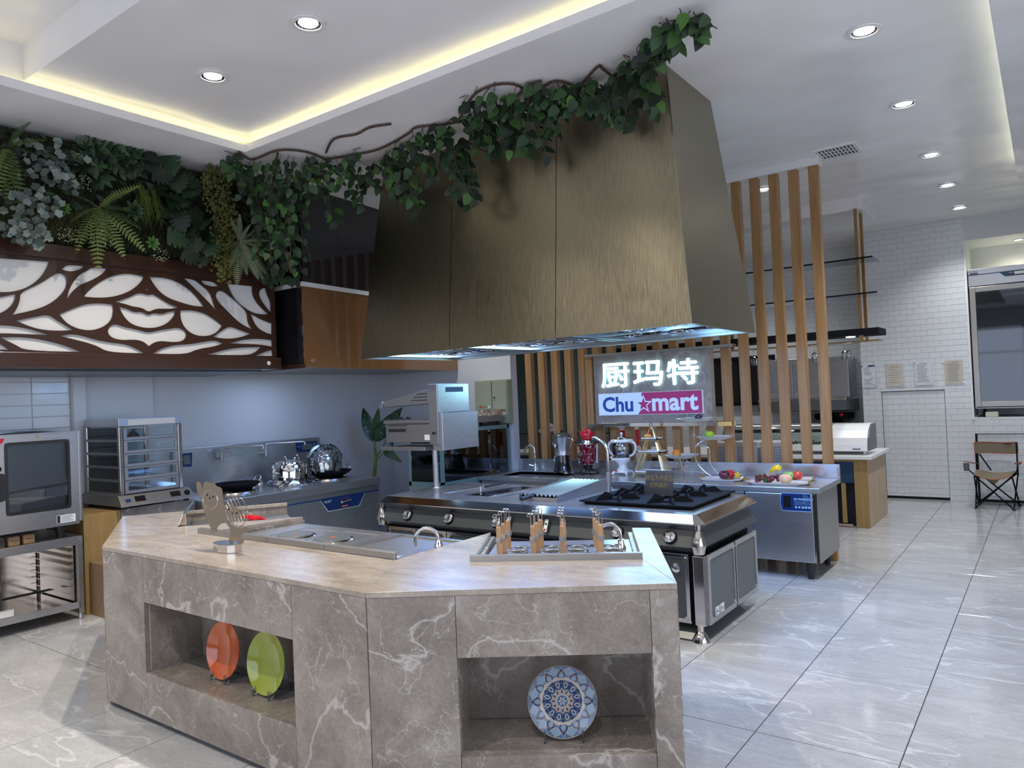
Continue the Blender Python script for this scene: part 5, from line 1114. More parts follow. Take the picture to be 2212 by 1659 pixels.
g = MB((TX1-.3, 1.9, .13)); g.add([(-6.33, 1.7, .133), (-6.28, 2.22, .132), (-6.5, 2.30, .136), (-6.55, 1.8, .134), (-6.33, 1.7, .135), (-6.28, 2.22, .134), (-6.5, 2.30, .138), (-6.55, 1.8, .136)], [(3, 2, 1, 0), (4, 5, 6, 7), (0, 1, 5, 4), (1, 2, 6, 5), (2, 3, 7, 6), (3, 0, 4, 7)])
solo('plastic_sheet', g, 'paper', 'loose white sheet lying on the oven stand shelf', 'sheet')
ov = thing('combi_oven', 'stainless combi oven with a large dark glass door and a red corner label', 'oven', (-6.55, 2.0, .65))
OX, OY0, OY1, OZ0, OZ1 = -6.20, 1.35, 2.665, .752, 1.478
part('body', MB(ov).box((-6.95, OY0, OZ0), (OX-.03, OY1, OZ1)), 'steel_d', ov, bevel=.006)
wy0, wy1, wz0, wz1 = 2.165, 2.605, .885, 1.415
g = MB(ov)
for a in ((1.75, wy0, OZ0+.0, OZ1), (wy1, OY1, OZ0, OZ1), (wy0, wy1, OZ0, wz0), (wy0, wy1, wz1, OZ1)): g.box((OX-.03, a[0], a[2]), (OX, a[1], a[3]))
part('door', g, 'steel', ov)
def rrect(y0, y1, z0, z1, r, x, n=5):
    pts = []
    for cy, cz, a0 in ((y1-r, z1-r, 0), (y0+r, z1-r, 90), (y0+r, z0+r, 180), (y1-r, z0+r, 270)):
        for i in range(n+1): a = R(a0+90*i/n); pts.append((x, cy+r*math.cos(a), cz+r*math.sin(a)))
    return pts
a = rrect(wy0-.004, wy1+.004, wz0-.004, wz1+.004, .03, OX+.001); b_ = rrect(wy0+.018, wy1-.018, wz0+.018, wz1-.018, .02, OX+.002)
n = len(a); part('window_seal', MB(ov).add(a+b_, [(i, (i+1) % n, n+(i+1) % n, n+i) for i in range(n)]), 'rubber', ov)
part('window_glass', MB(ov).box((OX-.006, wy0, wz0), (OX-.002, wy1, wz1)), 'glass_o', ov)
part('cavity', MB(ov).box((OX-.45, wy0, wz0), (OX-.44, wy1, wz1)).box((OX-.45, wy0-.002, wz0), (OX-.01, wy0, wz1)).box((OX-.45, wy1, wz0), (OX-.01, wy1+.002, wz1)).box((OX-.45, wy0, wz0-.002), (OX-.01, wy1, wz0)).box((OX-.45, wy0, wz1), (OX-.01, wy1, wz1+.002)), 'iron', ov)
for k in range(4):
    g = MB(ov)
    for i in range(7): g.rod((OX-.40, wy0+.03+i*.063, wz0+.11+k*.10), (OX-.05, wy0+.03+i*.063, wz0+.11+k*.10), .002, 5)
    g.rod((OX-.05, wy0+.01, wz0+.11+k*.10), (OX-.05, wy1-.01, wz0+.11+k*.10), .003, 6); part('oven_rack', g, 'chrome', ov)
part('lit_tray_edge', MB(ov).hexa([(OX-.30, wy0+.01, wz0+.155), (OX-.03, wy0+.01, wz0+.148), (OX-.03, wy1-.01, wz0+.178), (OX-.30, wy1-.01, wz0+.172)], [(OX-.30, wy0+.01, wz0+.162), (OX-.03, wy0+.01, wz0+.172), (OX-.03, wy1-.01, wz0+.196), (OX-.30, wy1-.01, wz0+.18)]), mat('pale green white tray liner', (.75, .9, .78), .5), ov)
part('edge_trim', MB(ov).box((-6.24, OY1+.001, OZ0+.02), (-6.19, OY1+.02, OZ1)), 'steel', ov, bevel=.003)
part('door_handle', MB(ov).ext(rrect(1.98, 2.155, .995, 1.20, .03, OX+.001), (.035, 0, 0)), 'rubber', ov); part('lock_plate', MB(ov).box((OX, 2.0, 1.215), (OX+.004, 2.14, 1.245)), 'iron', ov)
arcp = [(OX+.0015, 2.0, 1.452)]+[(OX+.0015, 2.0+.165*math.cos(R(t_)), 1.452-.075*math.sin(R(t_))) for t_ in range(0, 91, 10)]
part('red_label', MB(ov).add(arcp, [tuple(range(len(arcp)))]), mat('red label', (.50, .01, .02), .4), ov)
g = MB(ov); put_text(g, '蒸烤箱', (OX+.002, 2.06, 1.425), (0, 1, 0), (0, 0, 1), .06, .018); part('label_print', g, 'paper', ov, kind='stuff')
tri = [(OX+.001, 2.37, 1.437), (OX+.001, 2.40, 1.437), (OX+.001, 2.385, 1.462)]; part('warning_mark', MB(ov).add(tri, [(0, 1, 2)]), 'gold', ov)
s = part('spec_sticker', MB(ov).box((OX, 2.50, .775), (OX+.0015, 2.635, .835)), 'paper', ov)
g = MB(ov); g.box((OX+.0015, 2.502, .777), (OX+.002, 2.525, .833))
for k in range(5): g.box((OX+.0015, 2.532, .785+k*.010), (OX+.002, 2.62-.01*(k % 3), .788+k*.010))
part('fine_print', g, 'ink', s, kind='stuff')
for y in (2.56, 1.45): part('foot', MB(ov).lathe([(.026, .65), (.026, .68), (.038, .70), (.040, .752)], (-6.29, y, 0), 16), 'rubber', ov)
g = MB(ov); g.add([(-6.95+.7*i/8, 1.4+1.25*j/10, OZ1+.004+rnd.uniform(0, .022)) for i in range(9) for j in range(11)], [(i*11+j, (i+1)*11+j, (i+1)*11+j+1, i*11+j+1) for i in range(8) for j in range(10)]); part('plastic_cover', g, 'plastic', ov)
for k, (y, dk, lab) in enumerate(((2.13, 1, 'dark-labelled soap box at the left of the three under the oven'), (2.205, 0, 'kraft soap box in the middle of the three under the oven'), (2.305, 0, 'kraft soap box at the right of the three under the oven'))):
    t = thing('soap_box', lab, 'box', (-6.27, y+.03, .65), group='small soap boxes under the oven')
    part('carton', MB(t).box((-6.32, y-.02, .65), (-6.24, y+(.06 if k else .035), .722)), 'cream' if False else 'card', t, bevel=.012)
    g = MB(t)
    if dk: g.box((-6.2395, y-.01, .66), (-6.239, y+.028, .715))
    else: [g.box((-6.2395, y+.006*q_, .686), (-6.239, y+.006*q_+.004, .692)) for q_ in range(7)]; g.box((-6.2395, y+.002, .672), (-6.239, y+.038, .674))
    part('print', g, 'ink', t, kind='stuff')
# food warmer on the low wooden cabinet and marble ledge
wm = thing('food_warmer', 'five-tier glass-fronted stainless food warming cabinet', 'warming cabinet', (-6.5, 3.3, .80))
WX0, WX1, WY0, WY1 = -6.88, -6.27, 3.02, 3.57
part('base', MB(wm).hexa([(WX0-.03, WY0-.03, .825), (WX1+.07, WY0-.03, .825), (WX1+.07, WY1+.08, .825), (WX0-.03, WY1+.08, .825)], [(WX0-.03, WY0-.03, .915), (WX1+.0, WY0-.02, .915), (WX1+.0, WY1+.05, .915), (WX0-.03, WY1+.05, .915)]), 'steel_d', wm, bevel=.003)
part('top_box', MB(wm).box((WX0, WY0, 1.49), (WX1, WY1, 1.56)), 'steel', wm, bevel=.003)
part('fascia', MB(wm).box((WX1, WY0+.08, 1.497), (WX1+.003, WY1-.06, 1.545)), 'white', wm)
for (x, y) in ((WX0, WY0), (WX1-.035, WY0), (WX0, WY1-.035), (WX1-.035, WY1-.035)): part('post', MB(wm).box((x, y, .915), (x+.035, y+.035, 1.49)), 'chrome_w', wm, bevel=.004)
part('side_glass', MB(wm).box((WX0+.035, WY0+.008, .93), (WX1-.035, WY0+.012, 1.48)), 'glass', wm); part('back_glass', MB(wm).box((WX0+.008, WY0+.035, .93), (WX0+.012, WY1-.035, 1.48)), 'glass', wm)
for k in range(5):
    z0 = .925+k*.112
    d = MB(wm)
    for a in ((WY0+.04, WY1-.04, z0, z0+.025), (WY0+.04, WY1-.04, z0+.095, z0+.108), (WY0+.04, WY0+.07, z0+.025, z0+.095), (WY1-.065, WY1-.04, z0+.025, z0+.095)): d.box((WX1-.012, a[0], a[2]), (WX1, a[1], a[3]))
    dr = part('flap_door', d, 'steel_d', wm, bevel=.002); part('door_glass', MB(wm).box((WX1-.008, WY0+.07, z0+.025), (WX1-.004, WY1-.065, z0+.095)), 'glass', dr)
    part('shelf', MB(wm).box((WX0+.02, WY0+.02, z0-.004), (WX1-.02, WY1-.02, z0)), 'steel_d', wm); part('side_rail', MB(wm).box((WX0+.035, WY0+.0, z0-.012), (WX1-.035, WY0+.006, z0+.01)), 'steel_d', wm)
for y in (WY0+.10, WY1-.14): part('control_panel', MB(wm).hexa([(WX1+.052, y, .847), (WX1+.052, y+.09, .847), (WX1+.050, y+.09, .846), (WX1+.050, y, .846)], [(WX1+.018, y, .898), (WX1+.018, y+.09, .898), (WX1+.015, y+.09, .898), (WX1+.015, y, .898)]), 'blackgloss', wm)
part('dial', MB(wm).lathe([(.025, 0), (.022, .012), (.001, .012)], (0, 0, 0), 18, Matrix.Translation((WX1+.034, WY1+.01, .873)) @ Matrix.Rotation(R(56), 4, 'Y')), 'iron', wm)
part('rocker_switch', MB(wm).box((-.012, -.02, 0), (.012, .02, .008), Matrix.Translation((WX1+.036, WY0+.04, .87)) @ Matrix.Rotation(R(56), 4, 'Y')), 'blue', wm)
for (x, y) in ((WX0+.05, WY0+.02), (WX1, WY0+.03), (WX1, WY1+.02), (WX0+.05, WY1)): part('foot', MB(wm).lathe([(.022, .80), (.026, .825)], (x, y, 0), 12), 'rubber', wm)
for k, y in enumerate((3.13, 3.23)):
    t = thing('sweet_bag', 'small clear bag of red sweets on the top tier of the warming cabinet, %s one' % ('left', 'right')[k], 'bag', (-6.45, y, 1.373))
    g = MB(t)
    for i in range(14): g.ball((-6.45+rnd.uniform(-.04, .04), y+rnd.uniform(-.035, .035), 1.383+rnd.uniform(0, .02)), .012, 7, 5)
    part('sweets', g, 'red', t, kind='stuff'); part('film', MB(t).lathe([(.045, 1.375), (.055, 1.40), (.03, 1.43), (.012, 1.445), (.025, 1.46)], (-6.45, y, 0), 14, cap=False), 'plastic', t)
wc = MB((-6.6, 2.9, 0)); wc.box((-6.95, 2.735, 0), (-6.30, 3.03, .795)); o = solo('wooden_cabinet', wc, 'oak2', 'low amber wooden cabinet beside the oven stand', 'cabinet', bevel=.003)
ct = thing('carton', 'tall brown cardboard carton with two up arrows and CE marks beside the oven stand', 'box', (-6.35, 2.86, 0))
part('box', MB(ct).box((-6.29, 2.765, 0), (-6.02, 3.02, .42)), 'card', ct, bevel=.002)
g = MB(ct); X_ = -6.0195
for y in (2.905, 2.935): g.add([(X_, y-.004, .20), (X_, y+.004, .20), (X_, y+.004, .235), (X_, y+.010, .235), (X_, y, .255), (X_, y-.010, .235), (X_, y-.004, .235)], [tuple(range(7))])
put_text(g, 'CE', (X_, 2.885, .115), (0, 1, 0), (0, 0, 1), .03, .018); put_text(g, 'Y', (X_, 2.835, .113), (0, 1, 0), (0, 0, 1), .02, .026)
for y in (2.82, 2.872): g.tube([(X_, y, .10), (X_, y+.045, .10), (X_, y+.045, .15), (X_, y, .15)], .0012, 4, closed=True)
put_text(g, '5-5 箱', (-6.20, 2.80, .4206), (0, 1, 0), (-1, 0, 0), .09, .03); part('print', g, 'ink', ct, kind='stuff')
ml = MB((-6.65, 3.4, 0)); ml.box((-6.98, 3.035, 0), (-6.30, 3.68, .80)); solo('marble_plinth', ml, 'marble', 'grey marble plinth carrying the warming cabinet', 'plinth', bevel=.002)

# ------------------------------------------------------------------ wok range
wk = thing('wok_range', 'long stainless induction wok range with tall splashback and blue control flag', 'stove', (-6.5, 4.8, 0))
SXF, SY0, SY1, SZ = -6.05, 3.72, 5.74, .775
for a, b in ((SY0, 4.63), (4.635, SY1)):
    part('top', MB(wk).box((-6.95, a, SZ-.08), (SXF, b, SZ)), 'steel', wk, bevel=.003)
part('splashback', MB(wk).box((-6.98, 3.86, SZ), (-6.94, 5.645, 1.225)), 'steel', wk, bevel=.003)
part('trim_band', MB(wk).box((SXF-.022, SY0, .64), (SXF-.012, SY1-.015, SZ-.08)), 'steel_d', wk)
part('blue_line', MB(wk).box((SXF-.014, SY0, .628), (SXF-.008, SY1-.015, .64)), 'blue', wk)
part('body', MB(wk).box((-6.93, SY0+.01, .14), (SXF-.03, SY1-.02, SZ-.08)), 'steel_d', wk)
for a, b in ((SY0, 4.225), (4.23, 4.69), (4.695, SY1-.02)): part('door', MB(wk).box((SXF-.03, a, .17), (SXF-.012, b, .628)), 'steel', wk, bevel=.004)
fy0, fy1 = 4.906, 5.510
fl = [(SXF-.010, fy0, .632), (SXF-.010, fy0+.10, .505), (SXF-.010, fy1-.09, .505), (SXF-.010, fy1, .632)]
part('flag_edge', MB(wk).ext([(SXF-.0115, y+(.008 if i > 1 else -.004), z-(.008 if z < .6 else 0)) for i, (x, y, z) in enumerate(fl)], (.001, 0, 0)), 'white', wk)
fp = part('control_flag', MB(wk).ext(fl, (.003, 0, 0)), 'blue', wk)
part('lever', MB(wk).rod((SXF+.005, (fy0+fy1)/2-.03, .572), (SXF+.008, (fy0+fy1)/2+.09, .582), .007, 10).ball((SXF+.004, (fy0+fy1)/2-.03, .572), .014, 12, 8), 'chrome', wk)
part('red_plate', MB(wk).box((SXF-.007, (fy0+fy1)/2-.03, .520), (SXF-.005, (fy0+fy1)/2+.06, .536)), 'red', fp)
g = MB(wk); put_text(g, '智能电磁炉', (SXF-.0065, fy0+.045, .598), (0, 1, 0), (0, 0, 1), .10, .016); g.box((SXF-.0068, fy0+.05, .590), (SXF-.0064, fy0+.13, .592)); part('lettering', g, 'paper', wk, kind='stuff')
g = MB(wk); put_text(g, '节能环保', (SXF-.0048, (fy0+fy1)/2-.02, .5225), (0, 1, 0), (0, 0, 1), .07, .011); part('red_plate_lettering', g, 'paper', wk, kind='stuff')
g = MB(wk); put_text(g, '0 大火', (SXF-.0065, (fy0+fy1)/2-.04, .60), (0, 1, 0), (0, 0, 1), .12, .012); part('lettering', g, 'red', wk, kind='stuff')
for y in (SY0+.1, 4.7, SY1-.12):
    for x in (-6.85, SXF-.12): part('foot', MB(wk).lathe([(.02, 0), (.028, .01), (.022, .03), (.022, .14)], (x, y, 0), 12), 'rubber', wk)
part('end_label', MB(wk).box((SXF-.03, SY1-.019, .22), (SXF-.0, SY1-.017, .29)), 'blue', wk)
for (ya, yb, za, zb) in ((5.30, 5.60, 1.075, 1.185), (3.92, 4.05, 1.05, 1.18)):
    p_ = part('display_panel', MB(wk).ext([(-6.94, ya+.01, za), (-6.94, yb-.01, za-.008), (-6.94, yb, zb), (-6.94, ya, zb)], (.008, 0, 0)), 'blue', wk)
    part('screen', MB(wk).box((-6.932, ya+(yb-ya)*.28, za+.02), (-6.930, ya+(yb-ya)*.76, zb-.022)), 'lcd', p_)
    g = MB(wk); put_text(g, '电磁炉', (-6.9315, ya+.014, (za+zb)/2), (0, 1, 0), (0, 0, 1), (yb-ya)*.2, .014)
    for k in range(4): put_text(g, '88', (-6.9315, yb-.06, za+.02+k*.02), (0, 1, 0), (0, 0, 1), .035, .01)
    part('print', g, 'lblue', p_, kind='stuff')
WC = [(-6.52, 4.23), (-6.52, 4.95), (-6.50, 5.38)]
for (x, y) in WC: part('burner_ring', MB(wk).lathe([(.23, SZ), (.235, SZ+.02), (.22, SZ+.032), (.19, SZ+.025), (.17, SZ)], (x, y, 0), 36, cap=False), 'chrome', wk)
def wok(label, x, y, z, r=.24):
    t = thing('wok', label, 'wok', (x, y, z))
    prof = [(.02, z)]+[(r*math.sin(R(a_))/math.sin(R(62)), z+r*.95*(1-math.cos(R(a_)))/(1-math.cos(R(62)))*.36) for a_ in range(8, 63, 6)]; n_ = len(prof)
    prof += [(q-.006 if q > .02 else q, zz+.003) for q, zz in prof[::-1]]
    part('bowl', MB(t).lathe(prof, (x, y, 0), 36, cap=False), 'iron', t)
    zt = prof[n_-1][1]
    for s in (-1, 1): part('ear', MB(t).tube(bez([(x-.04, y+s*r*.98, zt-.01), (x-.045, y+s*(r+.025), zt+.035), (x, y+s*(r+.03), zt+.045), (x+.045, y+s*(r+.025), zt+.035), (x+.04, y+s*r*.98, zt-.01)], 4), .006, 8), 'steel', t)
    return t, zt
tw, zt = wok('dark iron wok with arched handles on the left wok burner', -6.52, 4.25, SZ+.01, .235)
wok('dark iron wok on the right burner holding a film-wrapped pot', -6.48, 5.40, SZ+.015, .235)
def steampot(label, x, y, z, r, h, wrap=0):
    t = thing('soup_pot', label, 'pot', (x, y, z))
    part('body', MB(t).lathe([(r*.8, z), (r*.95, z+.02), (r*.98, z+h*.55), (r*.92, z+h*.68), (r, z+h*.7), (r*.98, z+h*.74)], (x, y, 0), 40), 'chrome', t)
    part('lid', MB(t).lathe([(r*.98, z+h*.74), (r*.95, z+h*.80), (r*.78, z+h*.84), (r*.75, z+h*.90), (r*.5, z+h*.97), (.001, z+h)], (x, y, 0), 40), 'chrome', t)
    for s in (-1, 1): part('lid_handle', MB(t).tube(bez([(x, y+s*r*.30, z+h*.95), (x+.02, y+s*r*.36, z+h*1.10), (x+.04, y+s*r*.42, z+h*1.12), (x+.06, y+s*r*.42, z+h*.93)], 4), .009, 8), 'chrome', t)
    for s in (-1, 1): part('side_handle', MB(t).tube([(x, y+s*r*.95, z+h*.5), (x, y+s*r*1.12, z+h*.52), (x+.05, y+s*r*1.12, z+h*.52), (x+.07, y+s*r*.95, z+h*.5)], .008, 8), 'chrome', t)
    if wrap:
        g = MB(t); n = 26; vs = []; rows = ((.9, 0), (1.08, .15), (1.12, .5), (1.12, .8), (1.0, 1.05), (.75, 1.2), (.5, 1.28)) if wrap == 2 else ((1.2, -.02), (1.25, .08), (1.12, .22))
        for q, zz in rows:
            for i in range(n): a_ = 2*PI*i/n; k_ = q*r*(1+rnd.uniform(-.09, .09)); vs.append((x+k_*math.cos(a_), y+k_*math.sin(a_), z+h*(zz+rnd.uniform(-.05, .05))))
        g.add(vs, [(k*n+i, k*n+(i+1) % n, (k+1)*n+(i+1) % n, (k+1)*n+i) for k in range(len(rows)-1) for i in range(n)]); part('plastic_wrap', g, 'plastic', t)
    return t
steampot('polished steel soup pot with double lid handles, film bunched at its foot', -6.53, 4.90, SZ+.0, .185, .265, 1)
steampot('steel pot wrapped in crumpled clear film standing in the right wok', -6.55, 5.38, SZ+.045, .165, .26, 2)
for k, (y, lab) in enumerate(((4.33, 'long folding steel tap on the splashback above the left wok'), (4.86, 'long folding steel tap on the splashback above the soup pot'))):
    t = thing('wall_tap', lab, 'faucet', (-6.94, y, 1.12))
    part('mount', MB(t).rod((-6.94, y, 1.105), (-6.87, y, 1.105), .016, 12).rod((-6.87, y, 1.075), (-6.87, y, 1.14), .014, 12), 'steel', t)
    part('arm', MB(t).tube(bez([(-6.87, y, 1.13), (-6.87, y, 1.19), (-6.86, y+.03, 1.205), (-6.78, y+.13, 1.205), (-6.66, y+.30, 1.205), (-6.64, y+.33, 1.20), (-6.635, y+.335, 1.17)], 4), .009, 10), 'steel', t)
    if k == 0: part('lever', MB(t).tube([(-6.90, y-.06, 1.11), (-6.88, y-.06, 1.17), (-6.84, y+.0, 1.185), (-6.80, y+.06, 1.18), (-6.79, y+.07, 1.15)], .009, 8), 'steel', t)
t = thing('ladle_jar', 'small steel jar with a spoon beside the soup pot', 'jar', (-6.66, 4.62, SZ)); part('jar', MB(t).lathe([(.035, SZ), (.045, SZ+.03), (.028, SZ+.06), (.034, SZ+.075)], (-6.66, 4.62, 0), 18), 'steel', t); part('spoon', MB(t).rod((-6.66, 4.62, SZ+.07), (-6.64, 4.56, SZ+.10), .004, 6), 'steel', t)

# ------------------------------------------------------------------ dieffenbachia in the corner
dp = thing('dieffenbachia', 'tall dieffenbachia with large dark patterned leaves behind the wok range', 'potted plant', (-6.62, 6.05, 0))
part('pot', MB(dp).lathe([(.13, 0), (.17, .30), (.18, .32), (.165, .33)], (-6.62, 6.05, 0), 24), 'whitecer', dp)
def bigleaf(parent, base, tip, width, bend, m='leaf_d', nseg=9, name='leaf', up_=Vector((0, 0, 1)), fold=.25):
    base, tip = Vector(base), Vector(tip); d = tip-base; side = d.cross(up_)
    if side.length < 1e-4: side = Vector((1, 0, 0))
    side.normalize(); nr = side.cross(d).normalized(); vs = []; fs = []
    for i in range(nseg+1):
        u = i/nseg; c = base+d*u+nr*bend*math.sin(PI*u)*d.length; w_ = width*(math.sin(PI*min(1, u**.75))**.85)+.002*(1-u)
        vs += [c-side*w_+nr*fold*w_, c, c+side*w_+nr*fold*w_]
    for i in range(nseg): b = i*3; fs += [(b, b+1, b+4, b+3), (b+1, b+2, b+5, b+4)]
    return part(name, MB(dp if parent is dp else parent).add(vs, fs, True), m, parent)
q = lambda px, py: Vector(atp(px, py))
PL = dict(b0=(-6.483,6.05,0.716),b1=(-6.458,6.05,1.164),f0=(-6.475,6.05,1.137),t1=(-6.626,6.05,1.55),t2=(-5.967,6.05,1.538),t3=(-6.358,6.05,1.543),j1=(-6.439,6.05,0.946),m1=(-6.249,6.05,1.164),l4a=(-6.263,6.05,1.18),l4b=(-6.045,6.05,1.19),m2=(-6.295,6.05,1.029),l5a=(-6.279,6.05,1.045),l5b=(-6.002,6.05,0.9))
PL = {k: Vector(v) for k, v in PL.items()}
part('stem', MB(dp).tube([Vector((PL['b0'].x, 6.05, .30)), PL['b0'], PL['j1'], PL['b1']], [.024, .022, .018, .012], 10), 'grass', dp)
part('stalk', MB(dp).tube(bez([PL['j1'], PL['m1'], PL['l4a']], 5), .006, 6), 'leaf_y', dp); part('stalk', MB(dp).tube(bez([PL['j1']-Vector((0, 0, .03)), PL['m2'], PL['l5a']], 5), .006, 6), 'leaf_y', dp)
M['dieff'] = speckle('dieffenbachia leaf', (.008, .03, .012), (.10, .16, .06), 28, .35, .52, .62)
side_up = Vector((.75, -.66, 0))
for a, b, w_, bd in (('f0', 't1', .075, .06), ('f0', 't2', .085, -.05), ('f0', 't3', .055, 0), ('l4a', 'l4b', .028, .05), ('l5a', 'l5b', .05, .25)):
    bigleaf(dp, PL[a], PL[b], w_, bd, 'dieff' if a == 'f0' and b != 't3' else 'leaf', up_=side_up)
# ------------------------------------------------------------------ display case and clutter in the corner
dc = thing('display_case', 'grey-green framed glass display case behind the range', 'display case', (-5.3, 6.3, 0))
DX0, DX1, DY0, DY1, DZ = -5.57, -5.09, 5.70, 6.88, 1.285
for (x, y) in ((DX0, DY0), (DX1-.035, DY0), (DX0, DY1-.035), (DX1-.035, DY1-.035)): part('post', MB(dc).box((x, y, 0), (x+.035, y+.035, DZ)), 'teal', dc, bevel=.002)
part('base_cabinet', MB(dc).box((DX0, DY0+.002, 0), (DX1-.002, DY1, .70)), 'teal', dc)
for z0, z1 in ((.70, .745), (DZ-.04, DZ)): part('frame_rail', MB(dc).box((DX0, DY0, z0), (DX1, DY0+.03, z1)).box((DX1-.03, DY0, z0), (DX1, DY1, z1)).box((DX0, DY1-.03, z0), (DX1, DY1, z1)).box((DX0, DY0, z0), (DX0+.03, DY1, z1)), 'teal', dc)
part('liner', MB(dc).box((DX0+.04, DY0+.04, .745), (DX1-.04, DY1-.04, .748)).box((DX0+.02, DY0+.04, .75), (DX0+.024, DY1-.04, DZ-.04)), 'white', dc); part('shelf', MB(dc).box((DX0+.02, DY0+.02, .985), (DX1-.02, DY1-.02, .993)), 'glass_g', dc); part('shelf_rail', MB(dc).box((DX1-.03, DY0+.03, .965), (DX1-.01, DY1-.03, .99)), 'teal', dc)  # white floor and back panels added to brighten the dark case interior
part('top_glass', MB(dc).box((DX0, DY0, DZ), (DX1, DY1, DZ+.008)), 'glass_g', dc)
part('side_glass', MB(dc).box((DX1-.008, DY0+.035, .745), (DX1-.004, DY1-.035, DZ-.04)), 'glass_g', dc); part('front_glass', MB(dc).box((DX0+.035, DY0+.004, .745), (DX1-.035, DY0+.008, DZ-.04)), 'glass_g', dc)
part('mid_post', MB(dc).box((DX1-.03, 6.22, .745), (DX1-.012, 6.25, DZ-.04)), 'iron', dc)
for k, (x, y, z_, m_, nm, lab) in enumerate(((-5.2, 5.95, .993, 'bread', 'bread_roll', 'round brown roll at the near end of the display case shelf'), (-5.2, 6.35, .993, 'red', 'cake_slice', 'small red and black cake slice on the display case shelf'), (-5.22, 6.62, .993, 'bread', 'bread_roll', 'round roll at the far end of the display case shelf'), (-5.25, 6.1, .70, 'bread', 'croissant', 'croissant on the case floor at the near side'), (-5.2, 6.45, .70, 'bread', 'croissant', 'croissant on the case floor further back'))):
    if nm == 'cake_slice': t = thing(nm, lab, 'cake', (x, y, z_)); part('sponge', MB(t).box((x-.04, y-.05, z_), (x+.04, y+.05, z_+.035)), 'iron', t, bevel=.004); part('icing', MB(t).box((x-.03, y-.04, z_+.035), (x+.03, y+.04, z_+.05)), m_, t, bevel=.004)
    else: solo(nm, MB((x, y, z_)).ball((x, y, z_+.03), (.05, .065, .03), 16, 8) if nm == 'bread_roll' else MB((x, y, z_)).tube(arc((x, y, z_+.025), .07, 20, 160, 8, (0, 1, 0), (-.6, 0, 0)), [.008, .018, .024, .028, .03, .028, .024, .018, .008], 8), m_, lab, 'bread')
g = MB((-5.2, 6.5, .745)); vs = [(-5.2+rnd.uniform(-.02, .02)+.14*math.cos(a_*PI/9)*(1-k*.22), 6.5+.2*math.sin(a_*PI/9)*(1-k*.22)+rnd.uniform(-.03, .03), .747+k*.055+rnd.uniform(-.01, .01)) for k in range(4) for a_ in range(18)]
g.add(vs, [(k*18+i, k*18+(i+1) % 18, (k+1)*18+(i+1) % 18, (k+1)*18+i) for k in range(3) for i in range(18)]); solo('plastic_bag', g, 'plastic', 'crumpled clear plastic bag inside the display case', 'bag')
mu = thing('film_wrapped_trolley', 'small film-wrapped steel unit with castors standing on the display case', 'trolley', (-5.25, 6.35, DZ+.008))
part('tub', MB(mu).box((-5.42, 6.12, DZ+.045), (-5.10, 6.80, DZ+.155)), 'steel_d', mu, bevel=.004); part('top', MB(mu).box((-5.46, 6.02, DZ+.155), (-5.07, 6.84, DZ+.172)), 'chrome', mu, bevel=.003)
part('corner_leg', MB(mu).rod((-5.10, 6.10, DZ+.05), (-5.10, 6.10, DZ+.155), .016, 12), 'chrome', mu)
for (x, y) in ((-5.12, 6.15), (-5.12, 6.72), (-5.38, 6.15), (-5.38, 6.72)): part('castor', MB(mu).rod((x-.012, y, DZ+.032), (x+.012, y, DZ+.032), .024, 14), 'rubber', mu)
g = MB(mu); vs = [(-5.06-.004*(j % 2), 6.0+.86*i/14, DZ+.185-.035*j+rnd.uniform(-.008, .008)) for i in range(15) for j in range(3)]; g.add(vs, [(i*3+j, (i+1)*3+j, (i+1)*3+j+1, i*3+j+1) for i in range(14) for j in range(2)]); part('film', g, 'plastic', mu)
ec = thing('electrical_cabinet', 'olive-cream wall electrical cabinet with two doors and coloured push buttons', 'electrical cabinet', (-5.2, 6.92, 1.45))
ex0, ex1, exm = -5.525, -5.046, -5.268
part('case', MB(ec).box((ex0, 6.82, 1.30), (ex1, 6.92, 1.805)), 'greenmetal', ec, bevel=.003)
part('door', MB(ec).box((ex0+.012, 6.812, 1.305), (exm-.003, 6.82, 1.79)), 'greenmetal', ec, bevel=.002); part('door', MB(ec).box((exm+.003, 6.812, 1.305), (ex1-.012, 6.82, 1.79)), 'greenmetal', ec, bevel=.002)
part('lock', MB(ec).ball((exm+.035, 6.81, 1.60), .012, 10, 6), 'ink', ec); part('door_seam', MB(ec).box((exm-.004, 6.811, 1.305), (exm+.004, 6.8135, 1.79)), 'black', ec)
for k, m_ in enumerate(('red', 'grass', 'gold', 'white')): part('push_button', MB(ec).rod((ex0+.09+k*.042, 6.815, 1.495), (ex0+.09+k*.042, 6.797, 1.495), .011, 12), m_, ec)
for (x, y, z0, w_, d_, h_, lab) in ((-6.0, 6.65, 0, .40, .30, .55, 'brown carton at the floor against the back wall, lowest of its stack'), (-6.02, 6.66, .55, .36, .26, .40, 'brown carton on top of the stack by the back wall'), (-5.72, 6.66, .0, .22, .3, .90, 'tall narrow brown carton next to the carton stack')):
    t = thing('carton', lab, 'box', (x, y, z0), group='cartons behind the dieffenbachia'); part('box', MB(t).box((x-w_/2, y-d_/2, z0), (x+w_/2, y+d_/2, z0+h_)), 'card', t, bevel=.003); part('tape', MB(t).box((x-.02, y-d_/2-.001, z0+h_*.6), (x+.02, y-d_/2, z0+h_)), 'cream', t)

